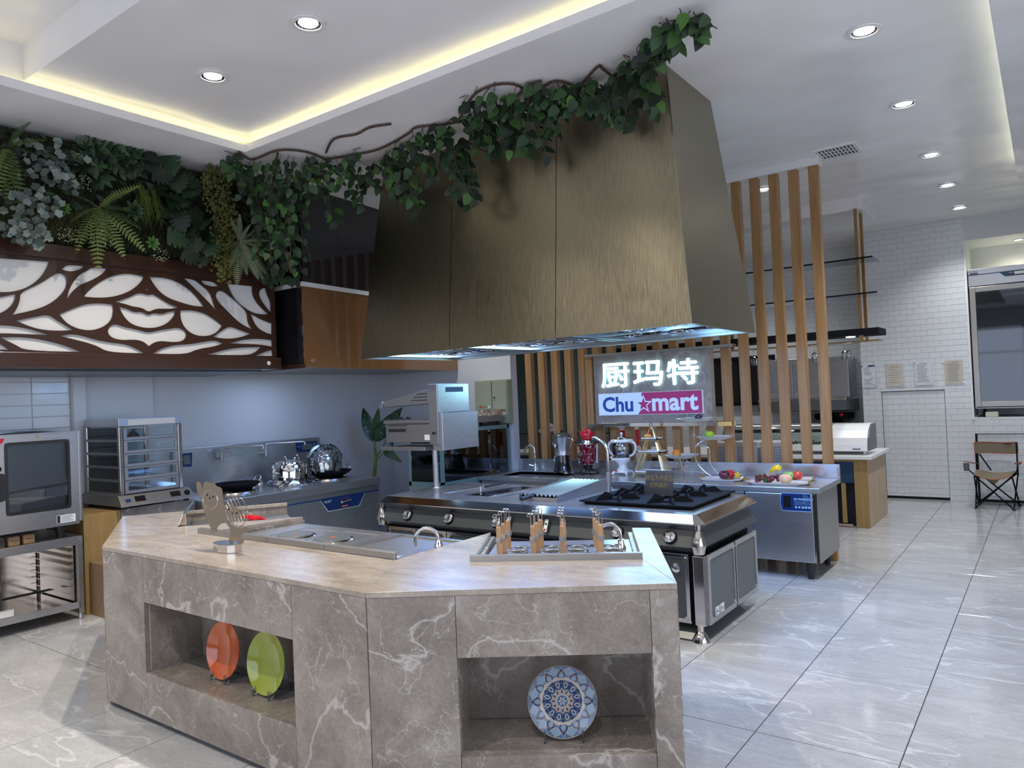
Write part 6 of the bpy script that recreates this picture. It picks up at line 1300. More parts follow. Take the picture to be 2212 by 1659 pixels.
# ------------------------------------------------------------------ bar counter, sushi case and hanging shelves at the back
wbc = thing('bar_counter', 'white-topped bar counter with pale oak end and navy slatted front', 'counter', (-3.5, 9.3, 0))
part('worktop', MB(wbc).box((-6.6, 8.72, .752), (-1.60, 9.86, .79)), 'white', wbc, bevel=.003)
part('end_panel', MB(wbc).box((-1.70, 8.77, 0), (-1.65, 9.82, .752)), 'oak', wbc, bevel=.002)
part('front_post', MB(wbc).box((-1.79, 8.765, 0), (-1.652, 8.80, .752)), 'oak2', wbc, bevel=.002)
part('top_rail', MB(wbc).box((-6.5, 8.77, .725), (-1.79, 8.80, .752)), 'oak2', wbc)
part('navy_band', MB(wbc).box((-6.5, 8.775, .49), (-1.79, 8.80, .725)), 'navy', wbc)
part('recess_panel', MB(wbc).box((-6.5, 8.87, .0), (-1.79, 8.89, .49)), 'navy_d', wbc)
part('bottom_rail', MB(wbc).box((-6.5, 8.775, .01), (-1.83, 8.80, .03)), 'oak', wbc)
for k in range(22): part('slat', MB(wbc).box((-1.93-.112*k, 8.78, .045), (-1.885-.112*k, 8.80, .487)), 'oak2', wbc)
sc = thing('sushi_case', 'long curved-glass refrigerated sushi case with a white end on the bar counter', 'display case', (-2.4, 9.1, .79))
SA, SB, SCm = -3.30, -1.64, -2.05
prf = [(8.86, .835), (8.87, .90), (8.90, .98), (8.96, 1.06), (9.04, 1.11), (9.12, 1.125), (9.32, 1.125), (9.32, .835)]
part('motor_housing', MB(sc).ext([(SCm, y, z) for y, z in prf], (SB-SCm-.02, 0, 0)), 'white', sc, bevel=.003)
part('end_cap', MB(sc).ext([(SB-.02, y+(.006 if y < 9.2 else 0), z) for y, z in prf], (.018, 0, 0)), 'anthr_l', sc, bevel=.002)
part('base_tray', MB(sc).box((SA, 8.865, .835), (SCm, 9.32, .90)), 'white', sc, bevel=.003); part('back_wall', MB(sc).box((SA, 9.28, .90), (SCm, 9.32, 1.12)), 'steel', sc)
part('top_bar', MB(sc).box((SA, 9.06, 1.118), (SCm, 9.30, 1.13)), 'steelh', sc)
cg = prf[1:6]; part('curved_glass', MB(sc).add([(x, y, z) for x in (SA, SCm) for y, z in cg], [(i, i+1, len(cg)+i+1, len(cg)+i) for i in range(len(cg)-1)], True), 'glass_g', sc)
part('lamp_tube', MB(sc).rod((SA+.1, 9.10, 1.10), (SCm-.1, 9.10, 1.10), .008, 8), 'lit', sc)
part('left_cap', MB(sc).ext([(SA-.015, y, z) for y, z in prf], (.015, 0, 0)), 'anthr_l', sc)
g = MB(sc)
for i in range(140): g.ball((rnd.uniform(SA+.05, SCm-.05), rnd.uniform(8.90, 9.2), .91+rnd.uniform(0, .012)), .014, 6, 4)
part('garnish', g, 'leaf', sc, kind='stuff')
g = MB(sc); g.box((SB-.17, 8.857, .852), (SB-.09, 8.859, .861)); part('lettering', g, 'ink', sc, kind='stuff')
for x in (SA+.1, SCm, SB-.06): part('foot', MB(sc).lathe([(.012, .79), (.016, .80), (.012, .835)], (x, 8.93, 0), 10), 'white', sc)
for k, (x, y, w_, h_, lab) in enumerate(((-2.86, 7.75, .24, 1.02, 'white perforated waste bin behind the slats, leftmost'), (-2.58, 7.72, .24, 1.03, 'white perforated bin behind the slats, middle'), (-2.30, 7.70, .24, 1.03, 'white perforated bin behind the slats, rightmost'))):
    t = thing('waste_bin', lab, 'bin', (x, y, 0), group='white bins behind the slat screen'); part('body', MB(t).hexa([(x-w_/2+.02, y-.1, 0), (x+w_/2-.02, y-.1, 0), (x+w_/2-.02, y+.1, 0), (x-w_/2+.02, y+.1, 0)], [(x-w_/2, y-.12, h_-.03), (x+w_/2, y-.12, h_-.03), (x+w_/2, y+.12, h_-.03), (x-w_/2, y+.12, h_-.03)]), 'white', t, bevel=.004)
    part('lid', MB(t).box((x-w_/2-.005, y-.125, h_-.03), (x+w_/2+.005, y+.125, h_)), 'white', t, bevel=.004)
    g = MB(t)
    for i in range(9):
        for j in range(14): g.box((x-w_/2+.03+i*.02, y-.1225, h_-.06-j*.02), (x-w_/2+.04+i*.02, y-.1185, h_-.05-j*.02))
    part('perforation', g, 'anthr_l', t, kind='stuff')
hr = thing('hanging_shelf', 'brass-posted hanging bar shelf with smoked glass tiers and a black lit bottom shelf', 'shelf', (-3.0, 9.0, 2.1))
for x in (-1.655, -3.1, -4.5):
    for y in (8.84, 9.13): part('post', MB(hr).box((x-.018, y-.012, 2.06), (x+.018, y+.012, 3.515)), 'gold' if False else mat('antique brass', (.42, .28, .13), .3, .9), hr, bevel=.002)
for z_, xr_ in ((2.955, -1.50), (2.565, -1.47)): part('glass_tier', MB(hr).box((-4.7, 8.80, z_), (xr_, 9.20, z_+.010)), 'glass_d', hr); part('tier_edge', MB(hr).box((-4.7, 8.795, z_-.004), (xr_, 8.80, z_+.012)), 'iron', hr)
part('bottom_shelf', MB(hr).box((-4.7, 8.78, 2.115), (-1.47, 9.22, 2.185)), 'iron', hr, bevel=.002)
for x in (-1.80, -2.8, -3.8): part('shelf_light', MB(hr).lathe([(.001, 2.108), (.045, 2.108), (.05, 2.115)], (x, 9.0, 0), 18), 'lit', hr)
for y in (8.86, 8.94, 9.02): part('glass_rail', MB(hr).rod((-4.7, y, 2.05), (-1.48, y, 2.05), .006, 6), 'gold', hr)
part('rail_bracket', MB(hr).rod((-1.66, 8.84, 2.06), (-1.66, 9.05, 2.05), .012, 8), 'gold', hr)
def wineglass(label, px_):
    x, y, z = px_; t = thing('wine_glass', label, 'wine glass', (x, y, 1.86), group='stemmed glasses hanging upside down from the bar rail')
    part('foot', MB(t).lathe([(.034, 2.043), (.03, 2.040), (.004, 2.034)], (x, y, 0), 18, cap=False), 'crystal', t)
    part('stem', MB(t).rod((x, y, 2.036), (x, y, 1.965), .004, 6), 'crystal', t); part('bowl', MB(t).lathe([(.004, 1.966), (.025, 1.95), (.036, 1.92), (.034, 1.88), (.028, 1.855)], (x, y, 0), 18, cap=False), 'crystal', t)
for px_, nm in (((-1.804,8.9,1.942), 'rightmost wine glass hanging from the brass rail'), ((-1.874,9,1.923), 'second wine glass from the right on the brass rail'), ((-2.185,8.95,1.981), 'wine glass hanging between the last two oak slats'), ((-3.197,8.95,1.956), 'wine glass hanging just right of the shop sign'), ((-2.887,8.95,1.975), 'wine glass half hidden by an oak slat right of the sign')): wineglass(nm, px_)
# far kitchen wall: window, steel canopy, fryer
w1 = struct('window_2', MB((0, 0, 0)).box((-4.60, 11.86, 1.33), (-3.52, 11.88, 2.06)), 'blackgloss', 'dark kitchen window behind the slats')
for (x0, x1, z0, z1) in ((-4.63, -4.57, 1.30, 2.09), (-3.55, -3.49, 1.30, 2.09), (-4.57, -3.55, 2.04, 2.09), (-4.57, -3.55, 1.30, 1.35), (-4.08, -4.04, 1.35, 2.04)): part('window_frame', MB((0, 0, 0)).box((x0, 11.82, z0), (x1, 11.86, z1)), 'iron', w1, bevel=.002)
kc = thing('kitchen_canopy', 'stainless extraction canopy on the far kitchen wall', 'extractor hood', (-2.9, 11.5, 1.2))
for k in range(3): part('upper_panel', MB(kc).box((-3.50+k*.39, 11.40, 1.40), (-3.115+k*.39, 11.9, 1.985)), 'steel', kc, bevel=.003)
part('canopy_lip', MB(kc).box((-3.53, 11.05, 1.36), (-2.31, 11.9, 1.40)), 'chrome_w', kc, bevel=.003); part('canopy_body', MB(kc).hexa([(-3.53, 11.05, 1.22), (-2.31, 11.05, 1.22), (-2.31, 11.9, 1.18), (-3.53, 11.9, 1.18)], [(-3.53, 11.05, 1.36), (-2.31, 11.05, 1.36), (-2.31, 11.9, 1.36), (-3.53, 11.9, 1.36)]), 'anthr_l', kc)
part('side_channel', MB(kc).box((-3.60, 11.3, 1.20), (-3.53, 11.9, 2.02)), 'steel_d', kc)
fy = thing('steel_fryer', 'stainless kitchen fryer under the far canopy with a red knob', 'fryer', (-2.7, 11.5, 0))
part('body', MB(fy).box((-3.05, 11.15, 0), (-2.33, 11.88, 1.02)), 'steel_d', fy, bevel=.004); part('drip_shelf', MB(fy).box((-3.1, 11.10, 1.02), (-2.33, 11.88, 1.045)), 'chrome', fy, bevel=.003)
part('grill_head', MB(fy).box((-2.80, 11.3, 1.08), (-2.36, 11.8, 1.16)), 'iron', fy, bevel=.006); part('red_knob', MB(fy).ball((-2.42, 11.22, 1.15), .03, 12, 8), 'red', fy); part('neck', MB(fy).box((-2.7, 11.5, 1.04), (-2.5, 11.7, 1.09)), 'iron', fy)
# cabinets seen dimly between the left-hand slats
gc = thing('kitchen_cabinet', 'grey kitchen wall cabinets seen between the left slats', 'cabinet', (-7.0, 11.6, 0))
for k in range(4): part('door', MB(gc).box((-8.6+.72*k, 11.45, .9), (-7.9+.72*k, 11.47, 2.4)), 'teal', gc, bevel=.003)
part('carcass', MB(gc).box((-8.6, 11.47, .88), (-5.72, 11.9, 2.42)), 'anthr_l', gc)
kp = thing('stored_carton', 'brown cartons under a white cloth bundle behind the leftmost slats', 'box', (-4.9, 7.5, 0))
part('box', MB(kp).box((-5.02, 7.25, 0), (-4.72, 7.6, .42)), 'card', kp, bevel=.003); part('box', MB(kp).box((-5.0, 7.26, .423), (-4.74, 7.58, .80)), 'card', kp, bevel=.003); part('box', MB(kp).box((-5.0, 7.27, .803), (-4.73, 7.57, 1.12)), 'card', kp, bevel=.003)
g = MB((-4.88, 7.38, 1.12))
for k in range(9): a = (-4.88+rnd.uniform(-.09, .09), 7.4+rnd.uniform(-.06, .06), 1.16+rnd.uniform(-.0, .09)); g.ball(a, (rnd.uniform(.05, .08), .06, .035), 12, 7)
solo('cloth_bundle', g, 'whitecer', 'white cloth bundle heaped on the cartons behind the slats', 'cloth')
pb = solo('paint_bucket', MB((-4.2, 8.1, 0)).lathe([(.13, .0), (.15, 1.12), (.15, 1.18)], (-4.2, 8.1, 0), 20), 'white', 'tall white drum with a red label behind the slats', 'drum')
part('red_label', MB((-4.2, 8.1, 0)).lathe([(.152, .95), (.1535, 1.14)], (-4.2, 8.1, 0), 20, cap=False), 'red', pb)
pt = thing('bamboo_plant', 'leafy dark green plant glimpsed between the slats left of the sign', 'potted plant', (-4.35, 7.9, 0))
part('pot', MB(pt).lathe([(.10, 0), (.13, .25), (.12, .26)], (-4.35, 7.9, 0), 16), 'anthr_l', pt); part('stem', MB(pt).tube([(-4.35, 7.9, .25), (-4.33, 7.9, 1.0), (-4.36, 7.9, 2.2)], [.012, .010, .006], 6), 'vine', pt)
for k in range(60):
    z_ = .7+1.5*k/60; a = rnd.uniform(0, 2*PI); b0 = Vector((-4.34, 7.9, z_)); d = Vector((math.cos(a), math.sin(a), rnd.uniform(-.4, .5))).normalized()*.13; s_ = d.cross(Vector((0, 0, 1))).normalized()*.022
    part('leaf', MB(pt).add([b0+d*.1, b0+d*.45+s_, b0+d, b0+d*.45-s_], [(0, 1, 2, 3)]), 'leaf', pt)
# fridge in the niche
fr_ = thing('upright_fridge', 'tall stainless fridge with a glass door raised in the wall niche', 'refrigerator', (-.45, 11.5, 1.08))
FX0, FX1 = -.797, -.105
part('cabinet', MB(fr_).box((FX0, 11.24, 1.205), (FX0+.02, 11.95, 2.80)).box((FX1-.02, 11.24, 1.205), (FX1, 11.95, 2.80)).box((FX0, 11.93, 1.205), (FX1, 11.95, 2.80)).box((FX0, 11.24, 1.19), (FX1, 11.95, 1.205)), 'steel_d', fr_)
part('header', MB(fr_).box((FX0, 11.17, 2.765), (FX1, 11.95, 2.985)), 'steel', fr_, bevel=.004)
part('header_stripe', MB(fr_).box((FX0, 11.165, 2.905), (FX1, 11.169, 2.915)), 'blue', fr_); part('control_flag', MB(fr_).ext([(-.46, 11.164, 2.912), (FX1, 11.164, 2.912), (FX1, 11.164, 2.85), (-.40, 11.164, 2.85)], (0, .004, 0)), 'navy', fr_)
part('thermostat', MB(fr_).box((-.30, 11.158, 2.865), (-.16, 11.164, 2.90)), 'white', fr_)
g = MB(fr_); put_text(g, 'ELIISS', (FX0+.02, 11.168, 2.94), (1, 0, 0), (0, 0, 1), .09, .022); g.box((FX0+.02, 11.1675, 2.918), (FX0+.11, 11.168, 2.934)); part('lettering', g, 'ink', fr_, kind='stuff')
g = MB(fr_); put_text(g, '展示柜', (-.36, 11.1635, 2.885), (1, 0, 0), (0, 0, 1), .05, .014); part('flag_lettering', g, 'paper', fr_, kind='stuff')
dr = part('door_frame', MB(fr_).box((FX0+.005, 11.18, 1.215), (FX0+.07, 11.235, 2.755)).box((FX1-.07, 11.18, 1.215), (FX1-.005, 11.235, 2.755)).box((FX0+.07, 11.18, 1.215), (FX1-.07, 11.235, 1.28)).box((FX0+.07, 11.18, 2.69), (FX1-.07, 11.235, 2.755)), mat('champagne aluminium', (.38, .36, .33), .35, .9), fr_, bevel=.003)
part('door_glass', MB(fr_).box((FX0+.07, 11.2, 1.28), (FX1-.07, 11.205, 2.69)), 'glass_d', dr); part('door_pull', MB(fr_).box((FX1-.02, 11.15, 1.9), (FX1-.008, 11.18, 2.12)), 'chrome', dr)
for z_ in (1.55, 1.85, 2.15, 2.42): part('wire_shelf', MB(fr_).box((FX0+.04, 11.35, z_), (FX1-.04, 11.85, z_+.008)), 'steel', fr_)
part('shelf_track', MB(fr_).box((FX0+.16, 11.90, 1.35), (FX0+.175, 11.91, 2.6)), 'white', fr_)
part('interior', MB(fr_).box((FX0+.02, 11.915, 1.21), (FX1-.02, 11.925, 2.75)), 'white', fr_)
for x in (FX0+.10, FX1-.10): part('castor', MB(fr_).rod((x-.02, 11.27, 1.115), (x+.02, 11.27, 1.115), .033, 14).box((x-.015, 11.25, 1.14), (x+.015, 11.3, 1.19)), 'iron', fr_)
g = MB((-.45, 11.55, 1.558)); g.off = Vector((-.45, 11.5, 1.21))
for k in range(8): g.ball((-.50+k*.05, 11.45+rnd.uniform(-.05, .05), 1.235+rnd.uniform(0, .02)), (.05, .05, .03), 9, 6)
solo('frozen_pack', g, 'cream', 'pale lumpy frozen food packs at the bottom of the fridge', 'food')
solo('power_adaptor', MB((-.62, 11.25, 1.08)).box((-.69, 11.20, 1.08), (-.55, 11.30, 1.15)), 'cream', 'white power adaptor box under the fridge', 'adaptor', bevel=.012)
# notices on the tiled wall
for k, (x0, z1, x1, z0, m_, lab) in enumerate(((-2.105, 1.827, -1.936, 1.522, 'paper', 'white notice with a blue corner logo and stamp, leftmost of four'), (-1.798, 1.826, -1.596, 1.52, 'cream', 'cream notice with a grid of lines, second from the left'), (-1.457, 1.836, -1.255, 1.524, 'paper', 'white list notice, third from the left'), (-1.109, 1.832, -.902, 1.526, 'cream', 'cream notice full of small print, nearest the fridge'))):
    t = thing('wall_notice', lab, 'notice', ((x0+x1)/2, 11.125, z0), group='paper notices taped to the tiled wall'); y = 11.124
    part('sheet', MB(t).box((x0, y, z0), (x1, y+.0015, z1)), m_, t); g = MB(t)
    put_text(g, ('检验报告单', '食品安全公示', '食品安全管理制度', '员工管理制度')[k], (x0+.05, y-.001, z1-.03), (1, 0, 0), (0, 0, 1), x1-x0-.10, .012)
    for r_ in range(14 if k != 1 else 7):
        zz = z1-.05-r_*(.017 if k != 1 else .034); w0 = x0+.02+.01*(r_ % 3); w1 = x1-.02-rnd.uniform(0, .06)
        if k == 0 and 5 < r_ < 9: continue
        g.box((w0, y-.001, zz), (w1, y-.0004, zz+.0035))
    part('print', g, 'anthr_l', t, kind='stuff')
    if k == 0: part('blue_logo', MB(t).box((x1-.085, y-.001, z1-.022), (x1, y-.0004, z1-.002)), 'blue', t); part('stamp', MB(t).tube([Vector((x1-.05+.018*math.cos(a*PI/10), y-.001, z0+.12+.018*math.sin(a*PI/10))) for a in range(20)], .001, 4, closed=True), 'anthr_l', t)
    part('tape', MB(t).box((x0-.02, y-.0012, z1-.02), (x0+.02, y-.0004, z1-.005)).box((x1-.02, y-.0012, z0+.005), (x1+.02, y-.0004, z0+.02)), 'plastic', t)
# camping chair
cc = thing('camping_chair', 'folding camping chair in olive canvas with rust-orange edging by the tiled wall', 'chair', (-.6, 10.75, 0))
fl_, frr, bl, br = Vector((-.80, 10.57, 0)), Vector((-.415, 10.54, 0)), Vector((-.80, 10.98, 0)), Vector((-.37, 10.95, 0))
def vz(v, z_): return Vector((v.x, v.y, z_))
SZc = .415
for a, b_ in ((vz(fl_, .012), vz(frr, SZc-.01)), (vz(frr, .012), vz(fl_, SZc-.01)), (vz(bl, .012), vz(br, SZc-.01)), (vz(br, .012), vz(bl, SZc-.01)), (vz(fl_, .012), vz(bl, SZc-.02)), (vz(bl, .012), vz(fl_, SZc-.02)), (vz(frr, .012), vz(br, SZc-.02)), (vz(br, .012), vz(frr, SZc-.02))): part('leg', MB(cc).rod(a, b_, .0085, 8), 'iron', cc)
for v in (fl_, frr, bl, br): part('foot', MB(cc).lathe([(.020, 0), (.020, .012), (.01, .02)], (v.x, v.y, 0), 10), 'rubber', cc)
for v in (bl, br): part('back_post', MB(cc).rod(vz(v, SZc-.05), vz(v, .77), .0085, 8), 'iron', cc)
part('back_strut', MB(cc).rod((-.76, 10.96, .63), (-.64, 10.85, .44), .009, 8), 'iron', cc)
def sheet(name, grid_, m, th=.004):
    n = len(grid_); k = len(grid_[0]); vs = [p for r_ in grid_ for p in r_]; vs2 = [(p[0], p[1]+th*.3, p[2]+th) for p in vs]; N_ = len(vs)
    return MB(cc).add(vs+vs2, [(i*k+j, i*k+j+1, (i+1)*k+j+1, (i+1)*k+j) for i in range(n-1) for j in range(k-1)]+[(N_+i*k+j, N_+(i+1)*k+j, N_+(i+1)*k+j+1, N_+i*k+j+1) for i in range(n-1) for j in range(k-1)], True)
gr = [[tuple(fl_.lerp(frr, u).lerp(bl.lerp(br, u), v)+Vector((0, -.02*(1-v), SZc+.02*v-.055*math.sin(PI*u)*(1-.3*v)))) for u in [i/8 for i in range(9)]] for v in (0, .25, .5, .75, 1)]
part('seat', sheet('seat', gr, 'fabric'), 'fabric', cc); part('seat_edge', MB(cc).tube(gr[0], .005, 6), 'trim', cc); part('seat_edge', MB(cc).tube(gr[-1], .004, 6), 'trim', cc)
gr = [[(bl.x-.01+(br.x-bl.x+.02)*u, 10.965-.03*math.sin(PI*u)*-1+.0*v, .64+.135*v+.004*math.sin(7*u)) for u in [i/8 for i in range(9)]] for v in (0, .5, 1)]
part('backrest', sheet('back', gr, 'fabric', .006), 'fabric', cc); part('backrest_edge', MB(cc).tube([Vector(p) for p in gr[0]+gr[1][-1:]+gr[2][::-1]+gr[1][:1]], .005, 6, closed=True), 'trim', cc)
part('brand_tab', MB(cc).box((-.50, 10.955, .748), (-.42, 10.960, .762)), 'ink', cc)
for s, v, w_ in ((-1, fl_, bl), (1, frr, br)):
    part('arm_post', MB(cc).tube([vz(v, SZc), vz(v, SZc)+Vector((s*.05, 0, .05)), vz(v, SZc)+Vector((s*.06, 0, .13))], .008, 8), 'iron', cc)
    a = vz(v, .565)+Vector((s*.06, -.05, .0)); b_ = vz(w_, .505)
    part('armrest', MB(cc).ext([a+Vector((-s*.03, 0, 0)), a+Vector((s*.05, 0, .012)), b_+Vector((s*.03, 0, 0)), b_+Vector((-s*.02, 0, 0))], (0, 0, .006)), 'trim', cc)
part('cup_holder', MB(cc).lathe([(.028, .465), (.034, .55)], (-.875, 10.55, 0), 14, cap=False), mat('grey mesh', (.12, .12, .13), .7), cc); part('cup_holder_rim', MB(cc).tube([Vector((-.875+.028*math.cos(a*PI/8), 10.55+.028*math.sin(a*PI/8), .464)) for a in range(16)], .004, 5, closed=True), 'ink', cc)
part('seat_pocket', MB(cc).add([(-.68, 10.56, .365), (-.54, 10.555, .365), (-.60, 10.62, .29)], [(0, 1, 2)]), 'fabric', cc)

# ------------------------------------------------------------------ ornamental hood on the left wall
h1 = thing('lattice_hood', 'dark brown wall hood with a cut-out petal lattice over opal white panels', 'extractor hood', (-6.4, 3.0, 1.95))
HX, HY0, HY1 = -5.83, 1.72, 4.28
part('shell', MB(h1).box((-6.97, HY0, 2.0), (HX-.03, HY1, 2.84)), 'brown', h1)
part('opal_panel', MB(h1).box((HX-.028, HY0+.01, 2.05), (HX-.018, HY1-.01, 2.755)), 'whitepane', h1)
part('bottom_band', MB(h1).box((-6.97, HY0, 1.95), (HX+.025, HY1+.03, 2.058)), 'brown', h1, bevel=.003)
part('top_band', MB(h1).box((-6.2, HY0, 2.748), (HX+.025, HY1, 2.85)), 'brown', h1, bevel=.003)
part('underside_frame', MB(h1).box((-6.9, HY0+.05, 1.935), (-6.0, HY1-.05, 1.95)), 'anthr', h1)
part('lamp_button', MB(h1).lathe([(.020, 0), (.018, .006), (.001, .008)], (0, 0, 0), 16, Matrix.Translation((HX+.026, 4.17, 2.005)) @ Matrix.Rotation(R(90), 4, 'Y')), 'white', h1)
SH = [

[(-5.83,2,2.707),(-5.83,2.356,2.724),(-5.83,2.338,2.674),(-5.83,2.294,2.599),(-5.83,2.219,2.527),(-5.83,2.126,2.484),(-5.83,2.037,2.471),(-5.83,1.98,2.477)],
[(-5.83,2.441,2.68),(-5.83,2.476,2.717),(-5.83,2.595,2.719),(-5.83,2.571,2.692),(-5.83,2.502,2.667),(-5.83,2.458,2.67)],
[(-5.83,2.468,2.461),(-5.83,2.481,2.523),(-5.83,2.511,2.586),(-5.83,2.558,2.651),(-5.83,2.617,2.688),(-5.83,2.647,2.716),(-5.83,2.76,2.721),(-5.83,2.735,2.683),(-5.83,2.662,2.626),(-5.83,2.567,2.579),(-5.83,2.509,2.525)],
[(-5.83,2.163,2.482),(-5.83,2.293,2.558),(-5.83,2.391,2.639),(-5.83,2.435,2.65),(-5.83,2.468,2.629),(-5.83,2.474,2.582),(-5.83,2.453,2.52),(-5.83,2.374,2.43),(-5.83,2.266,2.369),(-5.83,2.112,2.321),(-5.83,2.144,2.377),(-5.83,2.16,2.436)],
[(-5.83,1.959,2.414),(-5.83,2.134,2.468),(-5.83,2.13,2.428),(-5.83,2.093,2.368),(-5.83,2.033,2.322),(-5.83,1.956,2.303)],
[(-5.83,2.584,2.489),(-5.83,2.636,2.555),(-5.83,2.733,2.633),(-5.83,2.832,2.681),(-5.83,2.933,2.703),(-5.83,3.048,2.689),(-5.83,3.02,2.637),(-5.83,2.941,2.565),(-5.83,2.839,2.517),(-5.83,2.741,2.493),(-5.83,2.657,2.487)],
[(-5.83,3.054,2.582),(-5.83,3.074,2.597),(-5.83,3.094,2.584)],
[(-5.83,2.815,2.467),(-5.83,2.926,2.512),(-5.83,2.985,2.547),(-5.83,3.03,2.553),(-5.83,3.076,2.541),(-5.83,3.116,2.555),(-5.83,3.162,2.532),(-5.83,3.256,2.48),(-5.83,3.332,2.463),(-5.83,3.269,2.445),(-5.83,3.186,2.441),(-5.83,3.132,2.435),(-5.83,3.074,2.403),(-5.83,3.026,2.436),(-5.83,2.949,2.44),(-5.83,2.887,2.458)],
[(-5.83,2.843,2.432),(-5.83,2.911,2.419),(-5.83,2.961,2.395),(-5.83,3.025,2.404),(-5.83,3.073,2.378),(-5.83,3.117,2.402),(-5.83,3.185,2.393),(-5.83,3.24,2.418),(-5.83,3.303,2.429),(-5.83,3.287,2.381),(-5.83,3.223,2.317),(-5.83,3.127,2.279),(-5.83,3.021,2.276),(-5.83,2.932,2.301),(-5.83,2.877,2.355)],
[(-5.83,2.412,2.344),(-5.83,2.505,2.392),(-5.83,2.597,2.433),(-5.83,2.703,2.449),(-5.83,2.794,2.444),(-5.83,2.802,2.401),(-5.83,2.784,2.324),(-5.83,2.721,2.265),(-5.83,2.626,2.233),(-5.83,2.535,2.243),(-5.83,2.457,2.281)],
[(-5.83,3.346,2.437),(-5.83,3.454,2.447),(-5.83,3.572,2.427),(-5.83,3.661,2.377),(-5.83,3.729,2.331),(-5.83,3.672,2.264),(-5.83,3.579,2.23),(-5.83,3.461,2.234),(-5.83,3.376,2.292),(-5.83,3.343,2.371)],
[(-5.83,3.092,2.69),(-5.83,3.209,2.699),(-5.83,3.319,2.681),(-5.83,3.431,2.623),(-5.83,3.502,2.561),(-5.83,3.562,2.486),(-5.83,3.47,2.482),(-5.83,3.341,2.507),(-5.83,3.231,2.538),(-5.83,3.151,2.597)],
[(-5.83,2.747,2.229),(-5.83,2.77,2.28),(-5.83,2.819,2.295),(-5.83,2.881,2.273),(-5.83,2.982,2.259),(-5.83,3.068,2.237),(-5.83,3.153,2.261),(-5.83,3.249,2.279),(-5.83,3.319,2.293),(-5.83,3.382,2.272),(-5.83,3.395,2.225),(-5.83,3.358,2.18),(-5.83,3.273,2.169),(-5.83,3.177,2.176),(-5.83,3.123,2.167),(-5.83,3.068,2.13),(-5.83,3.024,2.168),(-5.83,2.953,2.18),(-5.83,2.852,2.17),(-5.83,2.779,2.186)],
[(-5.83,2.131,2.28),(-5.83,2.233,2.309),(-5.83,2.339,2.338),(-5.83,2.392,2.301),(-5.83,2.446,2.268),(-5.83,2.506,2.233),(-5.83,2.401,2.221),(-5.83,2.283,2.225),(-5.83,2.201,2.249)],
[(-5.83,1.945,2.236),(-5.83,2.031,2.244),(-5.83,2.13,2.24),(-5.83,2.231,2.222),(-5.83,2.346,2.187),(-5.83,2.209,2.189),(-5.83,2.03,2.188),(-5.83,1.943,2.182)],
[(-5.83,2.029,2.159),(-5.83,2.148,2.167),(-5.83,2.281,2.155),(-5.83,2.42,2.124),(-5.83,2.558,2.071),(-5.83,2.186,2.071),(-5.83,2.116,2.114)],
[(-5.83,1.961,2.143),(-5.83,2.028,2.117),(-5.83,2.085,2.074),(-5.83,1.96,2.075)],
[(-5.83,2.413,2.184),(-5.83,2.477,2.201),(-5.83,2.556,2.196),(-5.83,2.647,2.169),(-5.83,2.766,2.148),(-5.83,2.889,2.14),(-5.83,2.976,2.104),(-5.83,3.034,2.072),(-5.83,2.751,2.072),(-5.83,2.658,2.126),(-5.83,2.532,2.158)],
[(-5.83,3.099,2.071),(-5.83,3.175,2.116),(-5.83,3.286,2.146),(-5.83,3.429,2.158),(-5.83,3.547,2.182),(-5.83,3.654,2.199),(-5.83,3.731,2.175),(-5.83,3.637,2.143),(-5.83,3.486,2.118),(-5.83,3.382,2.071)],
[(-5.83,3.637,2.228),(-5.83,3.72,2.288),(-5.83,3.8,2.331),(-5.83,3.912,2.297),(-5.83,4.01,2.272),(-5.83,3.893,2.231),(-5.83,3.764,2.214)],
[(-5.83,3.578,2.073),(-5.83,3.681,2.102),(-5.83,3.84,2.14),(-5.83,4.116,2.155),(-5.83,4.054,2.104),(-5.83,3.96,2.074)],
[(-5.83,3.794,2.177),(-5.83,3.925,2.215),(-5.83,4.093,2.232),(-5.83,4.232,2.222),(-5.83,4.233,2.161),(-5.83,4.091,2.179)],
[(-5.83,4.052,2.072),(-5.83,4.157,2.114),(-5.83,4.233,2.131),(-5.83,4.233,2.074)],
[(-5.83,3.791,2.704),(-5.83,4.045,2.708),(-5.83,4.042,2.636),(-5.83,4.089,2.551),(-5.83,4.207,2.462),(-5.83,4.068,2.453),(-5.83,3.937,2.51),(-5.83,3.842,2.59)],
[(-5.83,4.182,2.706),(-5.83,4.13,2.689),(-5.83,4.105,2.642),(-5.83,4.142,2.57),(-5.83,4.234,2.474),(-5.83,4.237,2.578),(-5.83,4.197,2.65)],
[(-5.83,3.387,2.712),(-5.83,3.486,2.709),(-5.83,3.551,2.662),(-5.83,3.609,2.626),(-5.83,3.638,2.572),(-5.83,3.672,2.455),(-5.83,3.62,2.515),(-5.83,3.533,2.591)],
[(-5.83,3.542,2.708),(-5.83,3.662,2.71),(-5.83,3.704,2.677),(-5.83,3.641,2.664),(-5.83,3.566,2.678)],
[(-5.83,3.669,2.589),(-5.83,3.694,2.634),(-5.83,3.749,2.636),(-5.83,3.826,2.588),(-5.83,3.937,2.51),(-5.83,3.984,2.455),(-5.83,3.981,2.381),(-5.83,4.029,2.31),(-5.83,3.898,2.362),(-5.83,3.774,2.469),(-5.83,3.698,2.535)],
[(-5.83,4.014,2.457),(-5.83,4.135,2.405),(-5.83,4.239,2.378),(-5.83,4.234,2.275),(-5.83,4.164,2.287),(-5.83,4.064,2.341)]]
cu = bpy.data.curves.new('lattice', 'CURVE'); cu.dimensions = '2D'; cu.fill_mode = 'BOTH'; cu.extrude = .006; cu.bevel_depth = 0
